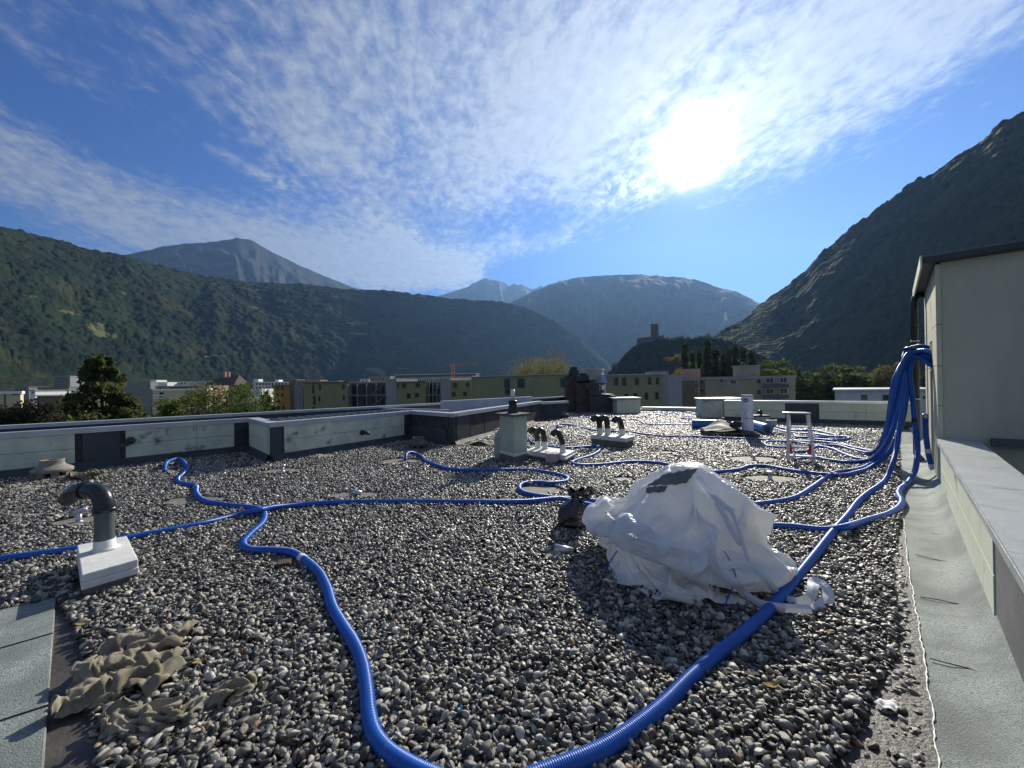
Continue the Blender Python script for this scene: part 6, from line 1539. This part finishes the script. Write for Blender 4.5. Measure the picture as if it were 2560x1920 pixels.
WE = [(1535.5, 1546, 944, 964), (1555, 1565.5, 944, 964), (1587, 1597.5, 944, 963.5), (1620, 1628, 943.5, 962), (1639.5, 1648, 943.5, 961.5), (1561, 1571, 984, 996), (1584, 1594, 983, 996), (1611.5, 1620.5, 981, 1000), (1638, 1646.5, 980, 998.5)]
bld('olive_building', 'olive green block with nine tall windows right of the chimney stack', (1512, 934.5), (1657.5, 936), 73, 72, 14, 'green_wall2', WE, group='olive green apartment blocks', cap=.15, capm='coping')
bld('lift_shaft', 'slim pale concrete end wall at the right end of the nine-windowed olive block', (1657.8, 937), (1671, 937), 72, 71.5, 12, 'pale_conc', group='concrete lift shafts')
bld('rooftop_box', 'flat pale box on the roof line above the end wall of the olive block', (1632, 928), (1671, 928), 84, 84, 5, 'pale_conc', cat='roof box')
# brown and beige blocks
WF = [(1691, 1702, 951.5, 958.5, 'w'), (1691, 1702, 972.5, 980.5, 'w'), (1739, 1746, 951.5, 958, 'w'), (1739, 1746, 972, 980, 'w'), (1752, 1758, 951, 959), (1752, 1758, 972, 981), (1692, 1702, 993, 1002)]
bld('apartment_building', 'shaded brown apartment block with small shuttered windows and a drainpipe', (1670.5, 945.5), (1762, 946.5), 92, 88, 12, 'brown_wall', WF+[(1746.8, 1748.8, 949, 1012, 'x', 'pale_conc', .2, .15)], cap=.5)
bld('rooftop_box', 'reddish brown rooftop box above the shaded brown block', (1722, 921.5), (1751, 922), 94, 94, 5, 'pinkw', cat='roof box')
WG = [(1801, 1807, 949, 955), (1825, 1841, 949, 960.5, 'w'), (1893, 1901, 948.5, 958), (1801, 1807, 976, 984, 'x', 'beige_wall'), (1825, 1841, 976, 989, 'x', 'beige_wall'), (1893, 1901, 975, 985)]
def balc(t, panel, A_, B_, d, n, zt):
    for v in (958.5, 986):
        panel('balcony_parapet', 1905.5, 1969, v, v+11, M['coping_dark'], .9, .1, t); panel('balcony_slab', 1905, 1970, v+11, v+12.2, M['pale_conc'], 1.0, 1.0, t)
    for (u0, u1, v0, v1) in ((1914, 1934, 943.5, 958), (1949, 1968, 943.5, 957.5), (1915, 1934.5, 971, 985), (1950, 1969, 970.5, 985)):
        f = panel('window', u0, u1, v0, v1, M['frame_white'], .06, .05, t); m_ = (u0+u1)/2
        for q0, q1 in ((u0+1.3, m_-.6), (m_+.6, u1-1.3)): panel('pane', q0, q1, v0+1.4, v1-1.2, M['glass'], .075, .012, f)
    panel('drainpipe', 1903.2, 1905, 941, 1005, M['pale_conc'], .2, .15, t)
bld('apartment_building', 'long beige apartment block with balconies at its right end, behind the far parapet', (1762.5, 941.5), (1988, 939.5), 88, 82, 13, 'beige_wall', WG, cap=.55, capm='pale_conc', extra=balc)
def cap_vent(t, panel, A_, B_, d, n, zt):
    p = (A_+B_)/2-d*.9+n*1.5; mb = MB(); mb.lathe((p.x, p.y, zt), [(.35, 0), (.35, .4), (.5, .45), (.1, .75)], 12); build('vent', mb, M['frame_dark'], t)
bld('rooftop_box', 'beige lift housing with a small dark vent on the long beige block', (1858, 912), (1899, 913.5), 86, 86, 4, 'beige_wall', cat='roof box', cap=.2, capm='pale_conc', extra=cap_vent)
bld('flat_building', 'low white flat-roofed building behind the far parapet and the hoses', (2087, 974.5), (2345, 970.5), 62, 55, 16, 'white_wall', [(2153, 2168, 987, 999), (2207, 2223, 987, 1000), (2308, 2313, 990, 997)], cap=.25, capm='coping')
# left side of town
def balconies(us, vs, w, h):
    def f(t, panel, A_, B_, d, n, zt):
        for v in vs:
            for u in us:
                panel('balcony_parapet', u, u+w, v, v+h, M['white_wall_bright'], 1.0, .12, t); panel('balcony_door', u+w*.55, u+w*.9, v-6.5, v, M['glass'], .04, .03, t)
    return f
bld('apartment_building', 'cream apartment block with white balconies, largest in the sunny cluster at the left', (382, 972.5), (517, 972), 150, 158, 12, 'cream_wall', (), cap=.5, capm='white_wall_bright', extra=balconies([383, 460], [987, 993.5, 1005, 1018], 29, 3.6))
bld('apartment_building', 'grey shaded side wing of the cream block with white balconies', (333, 973), (381.5, 973), 158, 152, 14, 'grey_conc', (), cap=.3)
bld('apartment_building', 'cream block at the extreme left edge with a dark vertical stripe', (-60, 978), (51, 979), 95, 100, 14, 'cream_wall', [(10.5, 14, 979, 1030, 'x', 'brown_wall'), (29, 50, 984, 988)], cap=.7, capm='white_wall_bright')
bld('pink_building', 'pink house wall between the cream block and the big round tree', (493, 964), (523, 964), 175, 175, 12, 'pinkw', ())
bld('flat_building', 'brown red flat building behind the cream block', (424, 965), (493, 965), 185, 185, 12, 'brown_wall', (), cap=.3)
bld('flat_building', 'beige flat building behind the left end of the cream block', (389, 965), (423.5, 965), 185, 185, 12, 'beige_wall', [(398, 404, 969, 972)], cap=.3)
def gable(t, panel, A_, B_, d, n, zt):
    L_ = (B_-A_).length; mb = MB(); e = 1.
    P_ = [A_-d*e-n*e, B_+d*e-n*e, B_+d*e+n*13, A_-d*e+n*13]; r0, r1 = A_+d*L_*.42+n*6, B_-d*L_*.06+n*6
    mb.add([(p.x, p.y, zt) for p in P_]+[(r0.x, r0.y, zt+5.5), (r1.x, r1.y, zt+5.5)], [(0, 1, 5, 4), (2, 3, 4, 5), (3, 0, 4), (1, 2, 5), (3, 2, 1, 0)]); rf_ = build('roof', mb, M['tile'], t)
    for s in (.48, .62): p = A_+d*L_*s+n*4.5; mb = MB(); mb.box(p.x-.6, p.x+.6, p.y-.5, p.y+.5, zt+3.5, zt+7.2); build('chimney', mb, M['pinkw'], rf_)
bld('house', 'house with a dark hipped tile roof and two chimneys behind the big round tree', (514, 963.5), (583, 963.5), 210, 210, 12, 'beige_wall', (), extra=gable)
bld('flat_building', 'long grey-white flat building left of the hipped roof', (448, 953.5), (540, 954), 290, 290, 12, 'white_wall', rows_([453, 461, 497, 506, 517], [956], 3.5, 5), cap=.5, capm='white_wall_bright')
bld('flat_building', 'small white building left of the long grey-white one', (394, 955.5), (418, 955.5), 280, 280, 10, 'white_wall_bright', ())
bld('flat_building', 'tiny white house near the foot of the wooded hill', (376, 950), (391, 950), 330, 330, 10, 'white_wall_bright', ())
bld('flat_building', 'wide grey roofed hall behind the cream block at the left', (309, 956), (376, 955), 300, 300, 20, 'grey_conc', ())
bld('flat_building', 'small white building right of the hipped roof', (585, 956), (605, 956), 290, 290, 10, 'white_wall', rows_([588, 593, 599], [959], 2, 3))
bld('apartment_building', 'white apartment block with two rows of small windows behind the ochre flats', (634, 954.5), (722, 954.5), 215, 225, 12, 'white_wall', rows_([640, 648, 656, 663.5, 671, 679], [957.5, 967], 4, 5)+rows_([689, 697, 705, 713], [957.5], 4, 5), cap=.4, capm='white_wall_bright')
bld('apartment_building', 'blue-grey shaded gable end of the white apartment block', (612, 955.5), (633.7, 954.8), 228, 216, 12, 'grey_conc', ())
bld('rooftop_box', 'white rooftop box at the left end of the white apartment block', (634, 948), (646, 948), 222, 222, 4, 'white_wall_bright', cat='roof box')
bld('rooftop_box', 'white rooftop box at the middle of the white apartment block', (687, 949.5), (697, 949.5), 226, 226, 4, 'white_wall_bright', cat='roof box')
bld('flat_building', 'low white building under the blue-grey gable end', (618, 972), (655, 972), 150, 150, 10, 'white_wall_bright', [(642, 645, 980, 990)])
bld('tower_block', 'grey tower block with banded floors rising beyond the town at the far left', (132, 939.5), (175, 940), 420, 420, 16, 'pale_conc', [(136, 171, v, v+2.4, 'x', 'frame_dark', .3, .2) for v in (944, 949, 954, 959, 964)], cap=1.)
for k, (u0, u1, v, Y, mt_, lb_) in enumerate(((37, 72, 967, 260, 'grey_conc', 'blue-grey flat building left of the small white one at the far left'), (75, 88, 975, 150, 'white_wall_bright', 'small bright white building with stacked balconies at the far left'),
        (94, 172, 967, 230, 'grey_conc', 'long dark blue-grey building below the tower block'), (92, 175, 987, 120, 'brown_wall', 'low hall with a bright roof edge below the tower block'),
        (740, 800, 950, 300, 'pinkw', 'pinkish flat building behind the left olive block'), (800, 846, 952.5, 280, 'cream_wall', 'cream flat building behind the middle of the left olive block'), (924, 975, 941, 200, 'beige_wall', 'pale building with roof gear behind the first lift shaft'),
        (900, 923, 946, 260, 'white_wall', 'small white building left of the pale one behind the gallery'), (700, 742, 949, 330, 'brown_wall', 'far brown house row behind the ochre flats'))):
    bld('flat_building', lb_, (u0, v), (u1, v), Y, Y, 12, mt_, rows_(list(np.arange(u0+5, u1-5, 9)), [v+5], 4, 3.5)[:6], cap=.35, capm='white_wall_bright' if k in (3,) else 'roof_grey')
bld('long_building', 'long white building with a row of slit windows below the orange crane', (986, 942), (1180, 940), 165, 160, 14, 'white_wall', [(u, u+2.2, 947, 957) for u in np.arange(990, 1172, 4.6)], cap=.5, capm='roof_grey')
bld('rooftop_box', 'dark upper floor set back on the long white building', (988, 936.5), (1190, 933), 175, 172, 8, 'brown_wall', cat='roof box', cap=.3, capm='coping')
# cranes
M['crane'] = mat('crane_orange', (.45, .20, .06), rough=.6)
def crane(label, um, vb, vt, u0, v0, u1, v1, Y, hook=True):
    b, tp = D(um, vb, Y), D(um, vt, Y); t = thing('tower_crane', label, 'crane', (b.x, b.y, GZ), 'construction cranes'); w = .5
    mb = MB()
    for sx in (-w, w):
        for sy in (-w, w): mb.bar((b.x+sx, b.y+sy, GZ), (b.x+sx, b.y+sy, tp.z), .16, .16)
    z = b.z; k = 0
    while z < tp.z-1: mb.bar((b.x-w*(-1)**k, b.y-w, z), (b.x+w*(-1)**k, b.y-w, z+1.2), .1, .1, (0, 1, 0)); z += 1.2; k += 1
    build('mast', mb, M['crane'], t)
    p, q = D(u0, v0, Y), D(u1, v1, Y); mb = MB(); mb.bar(p, q, .14, .14); up_ = Vector((0, 0, .9)); mb.bar(p+up_, q+up_*.6, .12, .12)
    n_ = 14
    for i in range(n_): a_, c_ = p.lerp(q, i/n_), p.lerp(q, (i+1)/n_); mb.bar(a_, c_+up_, .08, .08, (0, 1, 0)) if i % 2 else mb.bar(a_+up_, c_, .08, .08, (0, 1, 0))
    build('jib', mb, M['crane'], t)
    if hook: mb = MB(); s_ = D(um+3, vt-8, Y); mb.bar(tp, s_, .1, .1, (0, 1, 0)); mb.bar(s_, p.lerp(q, .9)+up_, .06, .06, (0, 1, 0)); build('stay', mb, M['crane'], t)
crane('orange tower crane with a long jib above the long white building', 1133, 955, 911, 1122, 916, 1197, 911, 155)
crane('slender crane mast sticking up beside the yellow tree', 1391, 938, 878, 1388, 882, 1408, 885, 190, False)
# castle
M['castle'] = mat('castle_stone', (.13, .12, .10), (.09, .085, .07), scale=.6, detail=8, rough=.95, bump=.1, bscale=1.)
YC = 500
cs2 = thing('castle', 'ruined stone castle with a tall round keep on the wooded hilltop', 'castle', tuple(D(1625, 870, YC)))
p0 = D(1641, 852, YC); k = YC*1e-3; mb = MB(); mb.lathe((p0.x, p0.y+6, p0.z-6), [(9.8*k, 0), (9.2*k, 52*k), (9.3*k, 54*k)], 28); build('keep', mb, M['castle'], cs2)
mb = MB()
for i in range(9): a = 2*math.pi*i/9; mb.obox((p0.x+math.cos(a)*8.6*k, p0.y+6+math.sin(a)*8.6*k, p0.z-6+54.8*k), (1.1*k, 0, 0), (0, 1.1*k, 0), (0, 0, .8*k))
build('battlement', mb, M['castle'], cs2)
q = [D(1595, 846, YC-25), D(1627, 841, YC-28), D(1660, 838, YC-22)]
for a, b, zt_ in ((q[0], q[1], None), (q[1], q[2], None)):
    mb = MB(); d_ = (V2(b)-V2(a)).normalized(); n = Vector((-d_.y, d_.x))*18; mb.prism([tuple(V2(a)), tuple(V2(b)), tuple(V2(b)+n), tuple(V2(a)+n)], a.z-14, [a.z, b.z, b.z, a.z]); build('curtain_wall', mb, M['castle'], cs2)
pf = D(1645, 803, YC); mb = MB(); mb.bar(pf-Vector((0, 0, 3)), pf+Vector((0, 0, 5)), .3, .3); build('flagpole', mb, M['frame_dark'], cs2)

# ================================================================== TREES
def leaf_mat(name, c1, c2, c3, tr=.3):
    return mat(name, c1, c2, scale=.9, detail=6, lo=.35, hi=.65, rough=.8, c3=c3, s3=3.5, lo3=.5, hi3=.68, transl=tr, spec=.2)
M['leaf_dark'] = leaf_mat('leaf_dark', (.03, .045, .018), (.06, .085, .03), (.10, .11, .04), .4)
M['leaf_mid'] = leaf_mat('leaf_mid', (.07, .10, .025), (.12, .16, .04), (.19, .21, .06), .5)
M['leaf_conifer'] = leaf_mat('leaf_conifer', (.055, .075, .03), (.11, .135, .045), (.20, .20, .075), .5)
M['leaf_brown'] = leaf_mat('leaf_brown', (.05, .04, .03), (.085, .07, .045), (.13, .11, .06), .4)
M['leaf_yellow'] = leaf_mat('leaf_yellow', (.17, .15, .04), (.26, .23, .06), (.12, .12, .04), .4)
M['leaf_autumn'] = leaf_mat('leaf_autumn', (.16, .12, .05), (.22, .18, .08), (.10, .09, .04), .3)
M['leaf_poplar'] = leaf_mat('leaf_poplar', (.035, .05, .02), (.06, .08, .03), (.11, .12, .05), .3)
M['bark'] = mat('bark', (.06, .05, .04), (.04, .033, .027), scale=4, rough=.95, bump=.02, bscale=12)
def crown_mesh(kind, H, W, n, size, seed):
    """leaf faces spread through the crown; origin at crown foot"""
    r_ = np.random.default_rng(seed); C = []
    if kind == 'conifer':
        for i in range(90):
            t = r_.random()**.9; a = r_.uniform(0, 6.283); rr = W*.5*min(1, (1-t)*1.25)**.7*(.7+.5*r_.random())+.35
            L_ = rr; m_ = int(n/90*(.5+rr/W))
            s = r_.random(m_)**.6; z = H*t+s*L_*(.10)-.25*s*s*L_+r_.normal(0, .16, m_)
            aa = a+r_.normal(0, .22, m_)*(1.1-s*.5)
            C.append(np.stack([np.cos(aa)*s*L_, np.sin(aa)*s*L_, z], -1))
    else:
        nc = {'round': 64, 'airy': 30, 'poplar': 30, 'willow': 40}[kind]
        for i in range(nc):
            if kind == 'poplar': t = r_.random(); rad_ = W*.5*math.sin(min(1, t*1.15+.08)*math.pi)**.6*.7; a = r_.uniform(0, 6.283); c = np.array([math.cos(a)*rad_*.6, math.sin(a)*rad_*.6, H*t]); cr = W*.24
            else:
                v = r_.normal(0, 1, 3); v /= np.linalg.norm(v); v = np.sign(v)*np.abs(v)**.8; q = r_.random()**.4
                c = np.array([v[0]*W*.5*q*.82, v[1]*W*.5*q*.82, H*.5+v[2]*H*.5*q*.86]); cr = W*.5*(.26+.22*r_.random())
            m_ = int(n/nc); v = r_.normal(0, 1, (m_, 3)); v /= np.linalg.norm(v, axis=1)[:, None]
            q = r_.random(m_)**.4; sc = np.array([1, 1, .75 if kind != 'poplar' else 1.9])
            C.append(c+v*q[:, None]*cr*sc)
    P = np.concatenate(C); m_ = len(P)
    a1 = r_.normal(0, 1, (m_, 3)); a1 /= np.linalg.norm(a1, axis=1)[:, None]; a2 = np.cross(a1, r_.normal(0, 1, (m_, 3))); a2 /= np.linalg.norm(a2, axis=1)[:, None]
    s = size*r_.uniform(.6, 1.4, m_)[:, None]
    V = np.stack([P-a1*s, P-a2*s*.6, P+a1*s, P+a2*s*.6], 1).reshape(-1, 3)
    return V, np.arange(m_*4).reshape(-1, 4)
TC = {}
def tree(name, label, u, vt, hw, Y, kind, mt, n=2600, vb=None, group=None, seed=1, leaf=None, low=.30):
    tp = D(u, vt, Y); H_ = tp.z-GZ; W = 2*hw*1e-3*Y; zc = GZ+H_*low if vb is None else D(u, vb, Y).z
    key = (kind, mt, n, seed % 3)
    t = thing(name, label, 'tree', (tp.x, tp.y, GZ), group)
    Hc = tp.z-zc
    if key not in TC:
        V, Fq = crown_mesh(kind, 1.0 if False else 10., 10.*(W/Hc), n, 10*(leaf or .028), 100+seed)
        me = bpy.data.meshes.new('crown'); me.from_pydata(V.tolist(), [], Fq.tolist()); me.materials.append(M[mt]); TC[key] = (me, W/Hc)
    me, ar = TC[key]
    o = bpy.data.objects.new('crown', me); COL.objects.link(o); o.parent = t; o.location = (0, 0, zc-GZ); s = Hc/10.; o.scale = (s*(W/Hc)/ar, s*(W/Hc)/ar, s); o.rotation_euler = (0, 0, seed*1.7)
    r_ = random.Random(seed); mb = MB(); r0 = max(.08, H_*.018)
    mb.tube([(tp.x, tp.y, GZ-.2), (tp.x+r0, tp.y, GZ+H_*.25), (tp.x, tp.y+r0, GZ+H_*.6), (tp.x, tp.y, GZ+H_*.9)], [r0*1.3, r0, r0*.6, r0*.15], 8)
    if kind != 'poplar' and kind != 'conifer':
        for k in range(6):
            a = k*1.05+seed; z = GZ+H_*(.3+.07*k); L_ = W*.36
            mb.tube([(tp.x, tp.y, z), (tp.x+math.cos(a)*L_*.5, tp.y+math.sin(a)*L_*.5, z+H_*.08), (tp.x+math.cos(a)*L_, tp.y+math.sin(a)*L_, z+H_*.2)], [r0*.55, r0*.35, r0*.1], 6)
    build('trunk', mb, M['bark'], t, smooth_=True)
    return t
g_ = 'trees standing below the left parapet'
tree('conifer_tree', 'tall sunlit conifer with drooping branches at the left', 250, 900, 128, 38, 'conifer', 'leaf_conifer', 32000, seed=3, group=g_, leaf=.012, low=.05)
tree('broadleaf_tree', 'dark reddish brown tree crown at the left edge, lower left of the conifer', 58, 974, 84, 36, 'round', 'leaf_brown', 15000, seed=4, group=g_, leaf=.014)
tree('broadleaf_tree', 'dark tree crown between the reddish one and the conifer', 135, 980, 76, 40, 'round', 'leaf_dark', 15000, seed=5, group=g_, leaf=.014)
tree('broadleaf_tree', 'very dark low crown touching the left border of the picture', 5, 1000, 66, 34, 'round', 'leaf_dark', 15000, seed=5, group=g_, leaf=.014)
tree('broadleaf_tree', 'thin airy tree just right of the conifer', 378, 980, 66, 48, 'airy', 'leaf_mid', 3600, seed=6, group=g_, leaf=.014)
tree('broadleaf_tree', 'small green tree in front of the cream balconies', 444, 972, 52, 44, 'round', 'leaf_mid', 11000, seed=7, group=g_, leaf=.014)
tree('broadleaf_tree', 'big round green tree right of the cream block', 565, 948, 106, 50, 'round', 'leaf_mid', 24000, seed=8, group=g_, leaf=.012)
tree('broadleaf_tree', 'dark low crown at the left foot of the big round tree', 500, 1000, 72, 42, 'round', 'leaf_dark', 15000, seed=5, group=g_, leaf=.014)
tree('broadleaf_tree', 'small black-green tree in front of the ochre flats', 666, 966, 20, 70, 'round', 'leaf_dark', 2500, seed=11, group=g_)
tree('broadleaf_tree', 'light green bush-like treetop at the foot of the ochre flats', 676, 1005, 17, 60, 'airy', 'leaf_mid', 2200, seed=12, group=g_)
tree('broadleaf_tree', 'broad yellow-green tree above the large plain olive block', 1358, 880, 84, 115, 'round', 'leaf_yellow', 14000, seed=13, leaf=.013, low=.35)
tree('broadleaf_tree', 'dark treetop on the skyline behind the left olive block', 868, 944, 12, 240, 'round', 'leaf_dark', 900, seed=14)
tree('broadleaf_tree', 'dark treetop right beside the other one behind the left olive block', 890, 944, 11, 240, 'round', 'leaf_dark', 900, seed=17)
tree('broadleaf_tree', 'bare-looking autumn tree left of the poplars', 1690, 873, 34, 135, 'airy', 'leaf_autumn', 3500, seed=15, leaf=.012, low=.2)
tree('broadleaf_tree', 'bright yellow bush-like tree in front of the autumn tree', 1700, 915, 30, 110, 'round', 'leaf_yellow', 3500, seed=16, leaf=.014)
tree('broadleaf_tree', 'small yellow treetop above the roof of the nine-windowed olive block', 1588, 925, 18, 110, 'round', 'leaf_yellow', 1800, seed=18)
gp_ = 'row of slim poplars behind the beige blocks'
for i, (u, v, w) in enumerate(((1712, 868, 14), (1731, 882, 11), (1748, 876, 11), (1768, 856, 15), (1789, 872, 14), (1808, 884, 12), (1822, 878, 11), (1838, 866, 15), (1858, 876, 13), (1880, 884, 13))):
    w *= 1.3
    tree('poplar_tree', ('leftmost slim dark poplar, next to the autumn tree', 'second poplar from the left, lower than its neighbours', 'third poplar from the left, slim and dark', 'tallest poplar, fourth from the left', 'fifth poplar, directly right of the tallest', 'sixth poplar, low between two taller ones', 'seventh poplar from the left, above the beige roof', 'second tallest poplar, left of the beige lift housing', 'ninth poplar, right behind the beige lift housing', 'last poplar on the right of the row')[i], u, v, w, 125+3*(i % 3), 'poplar', 'leaf_poplar', 2400, seed=20+i, group=gp_, leaf=.016, low=.05)
for i, (u, v, w, m_, lb_) in enumerate(((1733, 893, 26, 'leaf_mid', 'pale green round tree among the left poplars'), (1762, 888, 26, 'leaf_poplar', 'dull round tree behind the tallest poplar'), (1800, 886, 28, 'leaf_mid', 'pale green round tree in the middle of the poplar row'), (1848, 882, 30, 'leaf_mid', 'pale green round tree behind the right poplars'))):
    tree('broadleaf_tree', lb_, u, v, w, 140, 'round', m_, 3500, seed=80+i, group='round trees among the poplars', leaf=.018, low=.1)
gq = 'bushy trees at the foot of the steep slope'
for i, (u, v, w, m_) in enumerate(((1908, 890, 26, 'leaf_mid'), (1945, 893, 28, 'leaf_mid'), (1985, 915, 30, 'leaf_dark'), (2018, 922, 30, 'leaf_mid'), (2048, 916, 30, 'leaf_dark'), (2082, 912, 26, 'leaf_mid'), (2122, 905, 40, 'leaf_mid'), (2166, 918, 28, 'leaf_autumn'), (2205, 925, 30, 'leaf_mid'), (2245, 900, 36, 'leaf_autumn'), (2290, 915, 34, 'leaf_dark'))):
    v -= 8; w *= 1.25
    tree('broadleaf_tree', ('leafy tree right of the poplars behind the beige block', 'leafy tree above the right end of the beige block', 'dark tree just beyond the right end of the beige block', 'green tree, fourth of the row at the slope foot', 'dark tree with an uneven crown left of the white building', 'light green tree at the left end of the white building', 'biggest round green tree behind the white building', 'brownish tree right of the biggest round one', 'low green tree behind the white building near the hoses', 'tall brownish tree directly left of the hose bundle', 'dark tree hidden behind the hose bundle')[i], u, v, w, 112+4*(i % 3), 'round', m_, 3500, seed=40+i, group=gq, leaf=.018, low=.1)
gc = 'trees along the castle ridge'
for i, (u, v, w) in enumerate(((1672, 840, 11), (1689, 838, 11), (1704, 835, 10), (1719, 837, 9), (1735, 840, 12), (1750, 836, 12), (1766, 829, 13), (1806, 824, 7), (1819, 816, 8), (1836, 809, 7))):
    tree('broadleaf_tree', ('first ridge tree right of the castle keep', 'second ridge tree right of the castle', 'third ridge tree right of the castle', 'fourth and smallest tree on the castle ridge', 'fifth tree along the castle ridge', 'sixth tree on the castle ridge, next to the tallest', 'tallest tree on the castle ridge, left of the vineyard', 'small tree at the lower end of the vineyard skyline', 'middle small tree on the vineyard skyline', 'uppermost small tree on the vineyard skyline')[i], u, v, w, 470 if i < 7 else 560, 'round', 'leaf_dark', 1500, vb=(875 if i < 7 else v+16), seed=60+i, group=gc, leaf=.03)
tree('broadleaf_tree', 'lone small tree at the left foot of the castle hill', 1535, 905, 8, 440, 'round', 'leaf_dark', 900, vb=925, seed=71, leaf=.03)
# ================================================================== the air of the valley
hz = bpy.data.materials.new('haze'); hz.use_nodes = True; nt = hz.node_tree; nt.nodes.clear()
pv = nt.nodes.new('ShaderNodeVolumePrincipled'); ou = nt.nodes.new('ShaderNodeOutputMaterial')
pv.inputs['Color'].default_value = (.28, .53, 1, 1); pv.inputs['Density'].default_value = HAZE; pv.inputs['Anisotropy'].default_value = .45
nt.links.new(pv.outputs[0], ou.inputs['Volume'])
mb = MB(); mb.box(-9500, 9500, -9500, 9500, GZ-1, 3200)
build('haze', mb, hz, kind='stuff', recenter=False)
